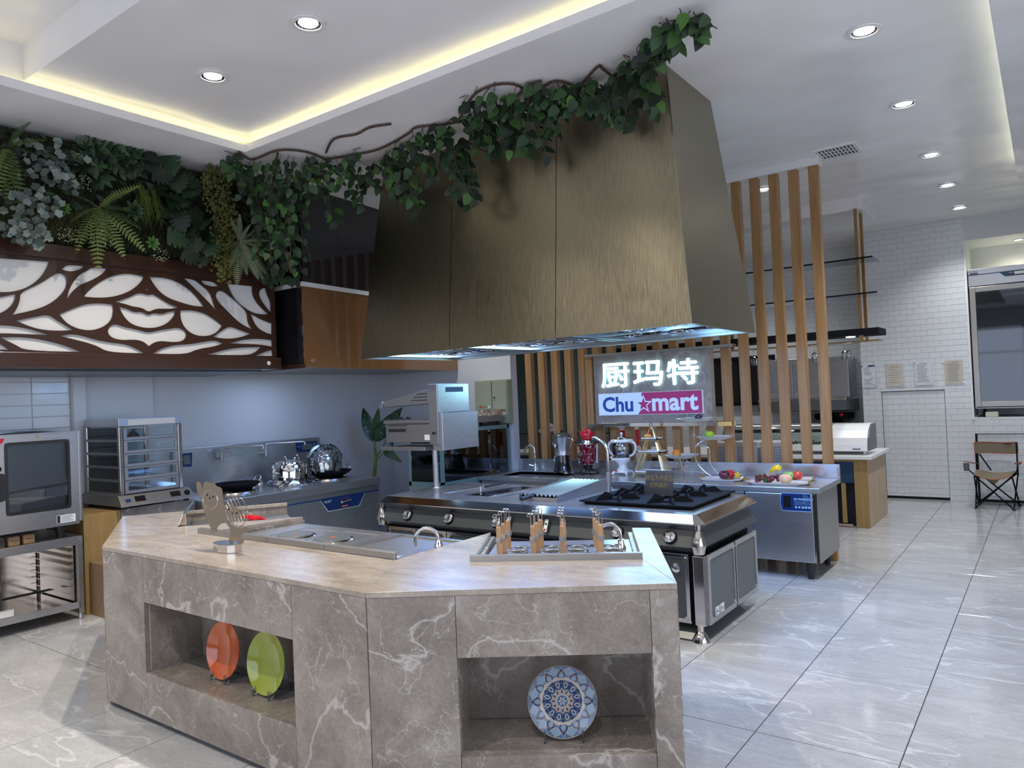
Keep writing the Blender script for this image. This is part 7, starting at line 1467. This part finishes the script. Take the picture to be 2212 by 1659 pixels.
def spl(pts):
    s = cu.splines.new('POLY'); s.points.add(len(pts)-1)
    for q, p in zip(s.points, pts): q.co = (p[0], p[1], 0, 1)
    s.use_cyclic_u = True
spl([(HY0, 2.056), (HY1, 2.056), (HY1, 2.75), (HY0, 2.75)])
for s_ in SH:
    pl_ = smooth_poly([Vector((max(HY0+.03, min(HY1-.03, p[1])), max(2.062, min(2.744, p[2])), 0)) for p in s_], 2, 112); spl([(p.x, p.y) for p in pl_])
ob = bpy.data.objects.new('lattice', cu); C.objects.link(ob); me = bpy.data.meshes.new_from_object(ob.evaluated_get(bpy.context.evaluated_depsgraph_get()))
bpy.data.objects.remove(ob)
lo = h1.location
for v in me.vertices: y, z_, d = v.co; v.co = (HX-.006+d-lo.x, y-lo.y, z_-lo.z)
me.materials.clear(); me.materials.append(M['brown']); lt = link('lattice', me, h1)
lamp('hood_lamp', 'AREA', (-.05, .0, -.03), 2.8, (.55, .7, 1), (.25, 1.6), (0, 0, 0), parent=h1)
# second hood: glossy black and amber box
h2 = thing('glossy_hood', 'glossy wall hood, amber brown below a white strip and black above', 'extractor hood', (-6.3, 5.6, 1.95))
P0, P1, P2, P3 = (-5.57, 4.40), (-5.84, 6.90), (-6.97, 6.90), (-6.97, 4.40)
def q4(z0, z1, o=0.0): return MB(h2).hexa([(P0[0]+o, P0[1]-o, z0), (P1[0]+o, P1[1], z0), (P2[0], P2[1], z0), (P3[0], P3[1]-o, z0)], [(P0[0]+o, P0[1]-o, z1), (P1[0]+o, P1[1], z1), (P2[0], P2[1], z1), (P3[0], P3[1]-o, z1)])
part('upper_box', q4(2.755, 3.655, -.012), 'blackgloss', h2); part('strip', q4(2.712, 2.755, .002), 'white', h2)
part('lower_box', q4(1.975, 2.712, -.006), 'blackgloss', h2)
part('amber_panel', MB(h2).hexa([(P0[0]-.004, P0[1], 1.95), (P1[0]-.004, P1[1], 1.95), (P1[0]-.02, P1[1], 1.95), (P0[0]-.02, P0[1], 1.95)], [(P0[0]-.004, P0[1], 2.712), (P1[0]-.004, P1[1], 2.712), (P1[0]-.02, P1[1], 2.712), (P0[0]-.02, P0[1], 2.712)]), 'brown_gloss', h2)
part('underside', MB(h2).hexa([(P0[0]-.10, P0[1]+.08, 1.962), (P1[0]-.10, P1[1]-.02, 1.962), (P2[0], P2[1]-.02, 1.962), (P3[0], P3[1]+.08, 1.962)], [(P0[0]-.10, P0[1]+.08, 1.976), (P1[0]-.10, P1[1]-.02, 1.976), (P2[0], P2[1]-.02, 1.976), (P3[0], P3[1]+.08, 1.976)]), 'brown', h2)
part('lamp_button', MB(h2).tube([Vector((P0[0]+.001, 4.49+.016*math.cos(a*PI/8), 2.02+.016*math.sin(a*PI/8))) for a in range(16)], .004, 6, closed=True), 'chrome', h2)
part('side_band', MB(h2).hexa([(P0[0], P0[1]-.004, 1.95), (P3[0], P3[1]-.004, 1.95), (P3[0], P3[1], 1.95), (P0[0], P0[1], 1.95)], [(P0[0], P0[1]-.004, 1.99), (P3[0], P3[1]-.004, 1.99), (P3[0], P3[1], 1.99), (P0[0], P0[1], 1.99)]), 'brown', h2)

lamp('hood_lamp', 'AREA', (-.1, -.75, -.02), 5, (.45, .62, 1), (.5, .5), (0, 0, 0), parent=h2)

# ------------------------------------------------------------------ planting above the lattice hood
pw = thing('moss_backing', 'dark mossy planting wall above the lattice hood', 'green wall', (-6.2, 3.0, 2.85))
g = MB(pw); ny, nz = 60, 18; vs = []
for i in range(ny+1):
    for j in range(nz+1):
        v = j/nz; vs.append((-5.92+.10*v+rnd.uniform(-.02, .03), HY0+(4.385-HY0)*i/ny, 2.855+.785*v+(rnd.uniform(-.02, .02) if 0 < j < nz else 0)))
g.add(vs, [(i*(nz+1)+j, (i+1)*(nz+1)+j, (i+1)*(nz+1)+j+1, i*(nz+1)+j+1) for i in range(ny) for j in range(nz)]); g.box((-6.9, HY0, 2.852), (-5.95, 4.385, 3.62)); part('moss', g, 'moss', pw, kind='stuff')
def shape_mesh(name, out, m, fold=.12, L=1.0):
    "leaf in local XY, base at origin, pointing +Y; out = half outline (x, y)"
    n = len(out); vs = [(0, y, 0) for x, y in out]+[(x, y, abs(x)*fold-.12*y*y) for x, y in out]+[(-x, y, abs(x)*fold-.12*y*y) for x, y in out]
    vs = [(a, b, c if i >= n else -.12*b*b) for i, (a, b, c) in enumerate(vs)]
    fs = [(i, n+i, n+i+1, i+1) for i in range(n-1)]+[(i, i+1, 2*n+i+1, 2*n+i) for i in range(n-1)]
    return MB().add(vs, fs, True).mesh(name, m)
heart = [(.0, 0), (.26, .03), (.37, .18), (.38, .36), (.28, .62), (.12, .86), (0, 1.0)]
oval = [(0, 0), (.12, .15), (.2, .4), (.19, .62), (.1, .85), (0, 1)]
LM = {('leaf', k): shape_mesh('leaf', heart, k) for k in ('leaf', 'leaf_d', 'leaf_y')}
OM = {k: shape_mesh('leaf', oval, k) for k in ('leaf', 'leaf_d', 'leaf_y')}
lob = []
for i in range(13):
    a = -80+i*170/12; r_ = .5*(1-.30*abs(math.sin(R(a*2.6+20)))); lob.append((max(0, r_*math.cos(R(a))), .45+r_*math.sin(R(a))))
lob[0] = (0, lob[0][1]); lob[-1] = (0, lob[-1][1]); HM = shape_mesh('leaf', lob, 'heuch', .25)
mon = [(0, 0), (.42, -.03), (.50, .14), (.24, .19), (.53, .26), (.52, .38), (.22, .36), (.50, .47), (.46, .58), (.2, .52), (.40, .68), (.30, .80), (.14, .70), (.12, .93), (0, 1)]
MM = shape_mesh('leaf', mon, 'leaf_d', .15)
def put_leaf(me, parent, base, tip_dir, face, size, name='leaf'):
    y = Vector(tip_dir).normalized(); z = Vector(face)-y*Vector(face).dot(y)
    z = z.normalized() if z.length > 1e-3 else y.orthogonal().normalized(); x = y.cross(z)
    o = link(name, me, parent); mw = Matrix(((x.x, y.x, z.x, 0), (x.y, y.y, z.y, 0), (x.z, y.z, z.z, 0), (0, 0, 0, 1)))
    o.matrix_local = Matrix.Translation(Vector(base)-parent.location) @ mw @ Matrix.Scale(size, 4); return o
def rv(s): return Vector((rnd.uniform(-s, s), rnd.uniform(-s, s), rnd.uniform(-s, s)))
CAM = Vector((.75, -.66, 0))
# trailing silver-leaved plants
for lab, blobs in (('trailing silver-veined plant hanging over the far left of the hood', [(-5.66,2.045,2.93)+(.14, .10, 26), (-5.64,2.149,2.88)+(.11, .10, 24)]), ('long silver-veined trailing plant falling beside the left fern', [(-5.7,2.336,3.485)+(.23, .09, 34), (-5.66,2.314,3.289)+(.19, .10, 38), (-5.62,2.204,3.079)+(.17, .11, 40), (-5.6,2.147,2.857)+(.14, .08, 28)])):
    t = thing('coral_bells', lab, 'plant', blobs[0][:3])
    for (x, y, z_, ry, rz_, n) in blobs:
        for i in range(n):
            a, q = rnd.uniform(0, 2*PI), math.sqrt(rnd.random()); b = Vector((x+rnd.uniform(-.04, .05), y+ry*q*math.cos(a), z_+rz_*q*math.sin(a)))
            put_leaf(HM, t, b, Vector((.1, rnd.uniform(-1, 1), rnd.uniform(-1, .3))), CAM+Vector((0, 0, rnd.uniform(-.3, .5)))+rv(.3), rnd.uniform(.052, .07))
    part('stems', MB(t).tube([Vector(b[:3])-Vector((.06, 0, 0)) for b in blobs], .008, 6), 'vine', t)
def frond_mesh(name, m, pairs=15, w=.16, droop=.35):
    g = MB(); n = pairs
    def c(u): return Vector((0, u, -droop*u*u))
    g.tube([c(i/8) for i in range(9)], [.010*(1-i/9)+.002 for i in range(9)], 4, cap=False)
    for i in range(n):
        u = .08+.9*i/n; L = w*math.sin(PI*(.12+.86*u))**.8; p = c(u)
        for s in (-1, 1):
            d = Vector((s*.95, .35, -.1*droop)); e = Vector((-s*.18, .5, 0))*(.055 if w > .14 else .032); tip = p+d*L
            g.add([p-e*.5, p+d*L*.5-e*.55, tip, p+d*L*.5+e*.75, p+e*.7], [(0, 1, 2, 3, 4)])
    return g.mesh(name, m)
FM = frond_mesh('frond', 'fern'); FS = frond_mesh('frond', 'fernsil', 22, .135, .2)
def fern(label, centre, tips, me, w=1.0):
    c0 = Vector(centre); t = thing('fern', label, 'plant', c0)
    for tp_2 in tips:
        d = Vector(tp_2)-c0; L = d.length; d = d+Vector((.12, -.08, .15))*L*.8; o = put_leaf(me, t, c0, d, Vector((.6, -.5, .6)), L*1.05, 'frond')
    part('crown', MB(t).ball(tuple(c0-Vector((.03, 0, 0))), .03, 10, 6), 'vine', t)
fern('large green fern at the far left of the planting', (-5.68,2.061,3.452), [(-5.6,2.133,3.639),(-5.6,2.242,3.556),(-5.6,2.067,2.996),(-5.6,2.072,3.174),(-5.6,1.918,3.077),(-5.6,2.018,3.305),(-5.6,1.927,3.424),(-5.6,2.177,3.432),(-5.6,1.893,3.201),(-5.6,1.984,3.112)], FM)
fern('wide green fern in the middle of the planting above the lattice', (-5.68,2.644,3.138), [(-5.58,2.413,3.229),(-5.58,2.867,3.366),(-5.58,2.9,3.042),(-5.58,2.938,2.879),(-5.58,2.757,2.805),(-5.58,2.557,2.713),(-5.58,2.428,2.83),(-5.58,2.614,2.887),(-5.58,2.707,3.253),(-5.58,2.418,3.032),(-5.58,2.848,3.157),(-5.58,2.671,2.884)], FM)
fern('pale silver-green fern at the right end of the lattice hood', (-5.62,3.789,3.045), [(-5.55,3.741,3.252),(-5.55,3.684,3.194),(-5.55,3.841,3.192),(-5.55,3.904,3.145),(-5.55,4.016,3.077),(-5.55,4.021,2.991),(-5.55,3.987,2.785),(-5.55,3.952,2.738),(-5.55,3.903,2.733),(-5.55,3.693,2.662),(-5.55,3.638,2.801),(-5.55,3.613,2.949),(-5.55,3.791,2.763)], FS)
# whorled dark leaves
for k, c0 in enumerate([(-5.68,2.555,3.561),(-5.68,2.617,3.558),(-5.68,2.717,3.564),(-5.68,2.863,3.587),(-5.68,2.652,3.384),(-5.68,2.81,3.487),(-5.68,2.751,3.517),(-5.68,2.898,3.526),(-5.68,2.597,3.469),(-5.68,2.963,3.592),(-5.68,2.54,3.443)]):
    t = thing('umbrella_plant', 'dark whorled umbrella-plant sprig near the ceiling, %s' % ('first beside the silver leaves', 'second from the left', 'third along the top edge', 'fourth along the top edge', 'lowest of the cluster', 'lower right of the cluster', 'centre of the cluster', 'right side of the cluster', 'lower left of the cluster', 'rightmost at the top edge', 'left edge below the top')[k], 'plant', c0, group='umbrella-plant sprigs in the planting')
    for i in range(8):
        a = 2*PI*i/8+rnd.uniform(-.2, .2); put_leaf(OM['leaf_d' if i % 3 else 'leaf'], t, c0, Vector((.35, math.cos(a), math.sin(a))), CAM+Vector((0, 0, .4)), rnd.uniform(.10, .14))
t = thing('swiss_cheese_plant', 'dark monstera with notched leaves running down the planting', 'plant', (-5.66,3.263,3.361))
for (p, s) in zip([(-5.62,3.035,3.596),(-5.62,3.179,3.571),(-5.62,3.122,3.474),(-5.62,3.369,3.474),(-5.62,3.143,3.323),(-5.62,3.25,3.291),(-5.62,3.33,3.386),(-5.62,3.166,3.197),(-5.62,3.372,3.18),(-5.62,3.326,3.066),(-5.62,3.239,2.987),(-5.62,3.505,3.067),(-5.62,3.393,2.969),(-5.62,3.5,2.937),(-5.62,3.346,2.856),(-5.62,3.43,2.827),(-5.62,3.855,3.549),(-5.62,3.02,3.541),(-5.62,3.242,3.434),(-5.62,3.442,3.138),(-5.62,3.258,3.121)], (45, 60, 50, 52, 58, 62, 50, 52, 55, 52, 58, 50, 45, 52, 52, 42, 50, 45, 50, 45, 50)):
    dv = Vector((.2, rnd.uniform(-1, 1), rnd.uniform(-1, .2))).normalized(); sz = s*2.5/2.86*.0036
    put_leaf(MM, t, Vector(p)-dv*sz*.5, dv, CAM+Vector((0, 0, rnd.uniform(0, .6)))+rv(.25), sz)
part('stem', MB(t).tube([Vector(p) for p in [(-5.72,3.1,3.595),(-5.72,3.27,3.421),(-5.72,3.361,3.223),(-5.72,3.454,3.021),(-5.72,3.463,2.859)]], .01, 6), 'leaf_d', t)
def blades(name, label, cat, base, yr, zr, n, L, m, droop=1.0, wd=.0035, up_=False, kind=None):
    g = MB(base)
    for i in range(n):
        y = rnd.uniform(*yr); z_ = rnd.uniform(*zr); p = Vector((base[0]+rnd.uniform(-.02, .02), y, z_)); l = L*rnd.uniform(.6, 1.1); sw = rnd.uniform(-.3, .3)
        dz = 1 if up_ else -1
        pts = [p, p+Vector((.03, sw*l*.3, dz*l*.35)), p+Vector((.05, sw*l*.5, dz*l*.7)), p+Vector((.055, sw*l*.35+rnd.uniform(-.02, .02), dz*l))]
        for j in range(3):
            w0, w1 = wd*(1-j*.25), wd*(1-(j+1)*.3); a, b = pts[j], pts[j+1]; g.add([a-Vector((0, w0, 0)), a+Vector((0, w0, 0)), b+Vector((0, w1, 0)), b-Vector((0, w1, 0))], [(0, 1, 2, 3)])
    t = thing(name, label, cat, base); part('blades', g, m, t, kind='stuff'); return t
ga, gb = (-5.68,2.925,3.407), (-5.68,3.11,3.074)
blades('hanging_grass', 'tuft of bright yellow-green hanging grass in the middle of the planting', 'plant', ga, (ga[1], gb[1]), (ga[2]-.12, ga[2]), 70, .26, 'grass')
ga, gb = (-5.76,2.294,2.773), (-5.76,3.699,2.78)
M['strawmoss'] = leafmat('olive straw moss', (.015, .017, .002), (.075, .07, .012), .8)
for k, (lab, y0, y1) in enumerate((('short olive grass along the left foot of the planting', 2.05, 2.75), ('short olive grass under the middle fern', 2.75, 3.35), ('short olive grass at the right foot of the planting', 3.35, 4.2))):
    blades('moss_grass', lab, 'plant', (-5.80, (y0+y1)/2, 2.86), (y0, y1), (2.86, 3.10), 420, .10, 'strawmoss', wd=.003, up_=True)
for k, (c0, s, m_) in enumerate((((-5.62,2.374,3.077), .045, 'leaf_y'), ((-5.6,3.005,2.917), .05, 'leaf_y'), ((-5.64,2.89,3.157), .075, 'leaf'))):
    t = thing('succulent', ('bright green rosette beside the silver-leaved plant', 'bright green rosette right of the middle fern', 'larger mid-green rosette under the hanging grass')[k], 'plant', c0)
    for r_ in range(3):
        for i in range(8): a = 2*PI*(i+.5*r_)/8; put_leaf(OM[m_], t, c0, Vector((.25+.5*r_, math.cos(a), math.sin(a))), CAM, s*(1.2-.25*r_))
t = thing('conifer_moss', 'olive conifer-like sprays running down the right of the planting', 'plant', (-5.66,3.613,3.311)); g = MB(t)
for (cx_, cy_, cz_), rr in zip([(-5.66,3.542,3.574),(-5.66,3.631,3.552),(-5.66,3.537,3.463),(-5.66,3.641,3.429),(-5.66,3.548,3.341),(-5.66,3.668,3.336),(-5.66,3.589,3.252),(-5.66,3.678,3.198),(-5.66,3.614,3.118),(-5.66,3.581,3.044),(-5.66,3.671,3.016),(-5.66,3.592,2.935),(-5.66,3.682,2.905),(-5.66,3.603,2.826),(-5.66,3.678,2.793),(-5.66,3.615,2.744),(-5.66,3.525,3.529),(-5.66,3.697,3.271)], [.10]*18):
    for i in range(46):
        p = Vector((cx_, cy_, cz_))+Vector((rnd.uniform(0, .07), rnd.uniform(-rr, rr)*.75, rnd.uniform(-rr, rr)*.8)); d = Vector((rnd.uniform(.1, .6), rnd.uniform(-.6, .6), rnd.uniform(-.2, 1))).normalized()*.038
        s_ = d.cross(CAM).normalized()*.011; g.add([p, p+d*.4+s_, p+d, p+d*.4-s_], [(0, 1, 2, 3)])
part('sprays', g, 'olive', t, kind='stuff')
for k, c0 in enumerate(((-5.66,2.4,2.889), (-5.66,3.083,2.838), (-5.66,2.623,2.888), (-5.64,2.507,3.292))):
    t = thing('flower_spray', 'tiny white flower spray in the moss, %s' % ('left of the middle fern', 'lower right of the middle fern', 'under the middle fern', 'beside the silver trailing leaves')[k], 'plant', c0); g = MB(t)
    for i in range(46): p = Vector(c0)+Vector((rnd.uniform(0, .05), rnd.uniform(-.07, .07), rnd.uniform(-.05, .05))); g.ball(tuple(p), .0045, 5, 3)
    part('florets', g, 'fernsil', t, kind='stuff')
# dark filler foliage
t = thing('dark_foliage', 'dense dark ivy filling the right end of the planting', 'plant', (-5.68, 4.2, 3.2))
for i in range(150):
    y = rnd.uniform(3.95, 4.48); b = Vector((-5.70+rnd.uniform(0, .14), y, rnd.uniform(2.75, 3.6))); put_leaf(LM[('leaf', 'leaf_d' if rnd.random() < .7 else 'leaf')], t, b, Vector((.2, rnd.uniform(-.6, .6), -1)), CAM+rv(.5), rnd.uniform(.07, .10))
part('stem', MB(t).tube([(-5.72, 4.2, 3.6), (-5.72, 4.3, 3.2), (-5.7, 4.25, 2.8)], .008, 6), 'vine', t)
t = thing('dark_foliage', 'dark small-leaved filler along the top of the planting', 'plant', (-5.74, 3.1, 3.4))
for i in range(210):
    b = Vector((-5.78+rnd.uniform(0, .10), rnd.uniform(1.9, 4.1), rnd.uniform(3.15, 3.6))); put_leaf(OM['leaf_d'], t, b, Vector((.3, rnd.uniform(-.8, .8), -rnd.random())), CAM+rv(.6), rnd.uniform(.08, .12))
part('stem', MB(t).tube([(-5.8, 1.9, 3.4), (-5.8, 3.0, 3.45), (-5.8, 4.1, 3.4)], .008, 6), 'vine', t)

# ------------------------------------------------------------------ leafy vines strung across the ceiling to the bronze hood
def garland(label, stems, sprigs, size=.085):
    t = thing('vine_garland', label, 'vine', Vector(stems[0][0]))
    for s in stems: part('stem', MB(t).tube(bez(s, 4), [.009]*(4*(len(s)-1)+1), 6), 'vine', t)
    for a, b, n in [s for s in sprigs]+[(Vector(a)+Vector((rnd.uniform(-.09, .09), rnd.uniform(-.1, .04), 0)), Vector(b)+Vector((rnd.uniform(-.12, .12), rnd.uniform(-.1, .04), rnd.uniform(0, .15))), max(2, int(n*.5))) for a, b, n in sprigs]:
        a, b = Vector(a), Vector(b); a.y -= rnd.uniform(0, .08); b.y -= rnd.uniform(.0, .16); b.x += rnd.uniform(0, .06)
        mid = (a+b)/2+Vector((rnd.uniform(-.05, .05), -.04, .03)); pts = bez([a, mid, b], 6); part('twig', MB(t).tube(pts, .0028, 4, cap=False), 'vine', t)
        for i in range(n*2-1):
            u = (i+.6)/(n*2-.6); p = a.lerp(b, u)*(1-.0)+(mid-(a+b)/2)*4*u*(1-u)*.5; sd = 1 if i % 2 else -1
            d = Vector((.75*.3*sd+.1, -.3*.3*sd, -.9))+Vector((sd*.5*.8, sd*.5*.6, 0))+rv(.5)
            mk = rnd.random(); m_ = 'leaf_y' if mk < .12 else ('leaf_d' if mk < .45 else 'leaf')
            if p.z > 3.6: p.z = 3.6
            put_leaf(LM[('leaf', m_)], t, p+rv(.035), d, CAM+Vector((0, 0, .35))+rv(.55), size*rnd.uniform(.75, 1.2))
    return t
garland('dense leafy vine hanging in the gap right of the fern planting', [[(-5.145,3.485,3.645),(-5.23,3.671,3.645),(-4.896,3.675,3.645),(-4.766,3.844,3.645),(-4.798,4.083,3.645)], [(-4.942,3.708,3.645),(-5.315,3.924,3.424),(-5.272,3.97,3.024),(-5.216,4.01,2.741)], [(-4.666,3.969,3.645),(-4.372,3.806,3.645),(-4.174,3.854,3.645),(-3.993,3.826,3.645),(-3.834,3.885,3.645)]],
    [((-5.211,3.529,3.645),(-5.371,3.829,3.495),5),((-5.28,3.705,3.645),(-5.392,3.791,3.334),6),((-5.199,3.782,3.645),(-5.357,3.853,3.219),7),((-5.035,3.776,3.645),(-5.321,3.915,3.103),8),((-4.922,3.805,3.645),(-5.277,3.966,2.864),9),((-4.928,3.878,3.645),(-5.233,3.998,2.702),9),((-4.982,3.99,3.645),(-5.145,4.061,2.937),8),((-5.293,3.955,3.426),(-5.298,3.952,2.726),7),((-5.335,3.89,3.381),(-5.353,3.858,2.862),7),((-4.847,3.955,3.645),(-5.088,4.102,3.214),6),((-4.886,4.082,3.645),(-5.003,4.162,3.329),6),((-5.229,4.001,3.382),(-5.15,4.057,2.778),7),((-5.371,3.829,3.495),(-5.322,3.912,3.024),7),((-5.16,4.05,3.498),(-5.175,4.039,3.019),7),((-5.27,3.633,3.645),(-5.427,3.732,3.487),3)], .078)
garland('leafy vine crossing from the planting to the left part of the bronze hood', [[(-4.812,4.07,3.645),(-4.559,4.149,3.645),(-4.289,4.203,3.645),(-3.893,4.115,3.645),(-3.742,4.058,3.645),(-3.584,4.141,3.645),(-3.41,4.201,3.645)], [(-4.671,4.399,3.531),(-4.44,4.438,3.353),(-4.264,4.424,3.335),(-4.084,4.41,3.504)]],
    [((-4.739,4.058,3.645),(-4.954,4.197,3.326),5),((-4.776,4.188,3.645),(-4.864,4.261,3.081),7),((-4.63,4.162,3.645),(-4.822,4.292,3.399),5),((-4.734,4.354,3.595),(-4.727,4.359,3.314),5),((-4.669,4.4,3.591),(-4.647,4.416,3.269),6),((-4.539,4.414,3.645),(-4.59,4.449,3.385),5),((-4.299,4.316,3.645),(-4.467,4.44,3.398),6),((-4.245,4.368,3.645),(-4.268,4.425,3.277),6),((-4.023,4.275,3.645),(-4.2,4.419,3.455),5),((-4.08,4.41,3.579),(-4.024,4.406,3.114),6),((-3.829,4.175,3.645),(-4.084,4.41,3.504),5),((-3.698,4.164,3.645),(-3.947,4.4,3.509),5),((-3.571,4.152,3.645),(-3.811,4.39,3.55),5),((-3.436,4.153,3.645),(-3.636,4.376,3.47),6),((-3.554,4.37,3.593),(-3.508,4.366,3.119),8),((-3.536,4.368,3.481),(-3.416,4.359,3.029),5),((-3.267,4.187,3.645),(-3.369,4.356,3.439),6),((-3.653,4.377,3.185),(-3.488,4.365,3.044),3),((-4.462,4.162,3.645),(-4.769,4.329,3.516),5),((-4.259,4.424,3.43),(-4.026,4.406,3.095),6),((-4.399,4.435,3.54),(-4.327,4.429,3.251),5),((-3.918,4.398,3.539),(-3.852,4.393,3.301),4),((-3.76,4.386,3.537),(-3.646,4.377,3.292),4),((-4.983,4.161,3.645),(-4.904,4.233,3.364),5)], .082)
garland('leafy vine bunched over the middle of the bronze hood top', [[(-3.435,4.178,3.645),(-3.084,3.91,3.645),(-2.881,3.854,3.645),(-2.75,3.932,3.645),(-2.734,4.124,3.645),(-2.517,4.075,3.645),(-2.459,4.271,3.645)], [(-2.896,4.133,3.645),(-2.694,4.011,3.645),(-2.585,4.014,3.645)], [(-3.554,4.37,3.593),(-3.277,4.349,3.416),(-3.093,4.334,3.472),(-2.832,4.314,3.535)]],
    [((-3.084,3.91,3.645),(-3.479,4.364,3.609),5),((-2.955,3.874,3.645),(-3.288,4.349,3.627),5),((-2.864,3.907,3.645),(-3.175,4.341,3.596),5),((-2.896,4.08,3.645),(-3.051,4.331,3.427),6),((-2.781,4.082,3.645),(-2.965,4.325,3.405),6),((-2.691,4.062,3.645),(-2.846,4.316,3.276),6),((-2.593,4.053,3.645),(-2.734,4.307,3.443),6),((-2.564,4.177,3.645),(-2.676,4.303,3.395),6),((-2.478,4.156,3.645),(-2.515,4.29,3.478),5),((-2.811,4.313,3.529),(-2.786,4.311,3.245),4),((-3.247,4.326,3.645),(-3.231,4.345,3.405),4),((-3.131,4.337,3.584),(-3.099,4.335,3.355),4),((-2.705,4.305,3.596),(-2.698,4.304,3.368),4),((-3.512,4.367,3.475),(-3.438,4.361,3.069),5),((-3.554,4.37,3.593),(-3.52,4.367,3.335),4),((-2.607,4.297,3.568),(-2.577,4.295,3.4),3),((-2.922,4.321,3.427),(-2.888,4.319,3.27),4),((-3.205,4.343,3.467),(-3.168,4.34,3.321),3)], .088)
garland('leafy vine looping over the right end of the bronze hood and beyond its corner', [[(-2.459,4.271,3.645),(-2.208,4.079,3.645),(-2.195,4.133,3.645),(-2.143,4.262,3.618),(-1.92,4.206,3.645),(-1.738,4.013,3.645),(-1.558,3.924,3.645),(-1.439,3.896,3.645)], [(-2.472,4.287,3.575),(-2.288,4.273,3.551),(-2.077,4.257,3.562),(-1.945,4.246,3.535)]],
    [((-2.469,4.287,3.622),(-2.458,4.286,3.477),4),((-2.315,4.207,3.645),(-2.333,4.276,3.395),5),((-2.249,4.27,3.615),(-2.228,4.268,3.336),6),((-2.142,4.262,3.642),(-2.174,4.264,3.366),6),((-2.076,4.257,3.591),(-2.127,4.26,3.263),6),((-2.008,4.251,3.599),(-1.954,4.247,3.363),5),((-1.945,4.247,3.521),(-1.892,4.242,3.287),6),((-2.396,4.281,3.599),(-2.384,4.28,3.472),4),((-2.185,4.265,3.475),(-2.143,4.262,3.297),4),((-1.986,4.148,3.645),(-2.012,4.252,3.512),5),((-1.839,4.038,3.645),(-1.926,4.245,3.573),5),((-1.759,3.995,3.645),(-1.793,4.197,3.631),4),((-1.618,3.872,3.645),(-1.71,4.144,3.615),5),((-1.537,3.875,3.645),(-1.554,4.042,3.609),5),((-1.468,3.903,3.645),(-1.394,3.94,3.558),4),((-1.66,3.904,3.645),(-1.709,4.076,3.645),4),((-2.306,4.274,3.557),(-2.295,4.273,3.416),4)], .092)
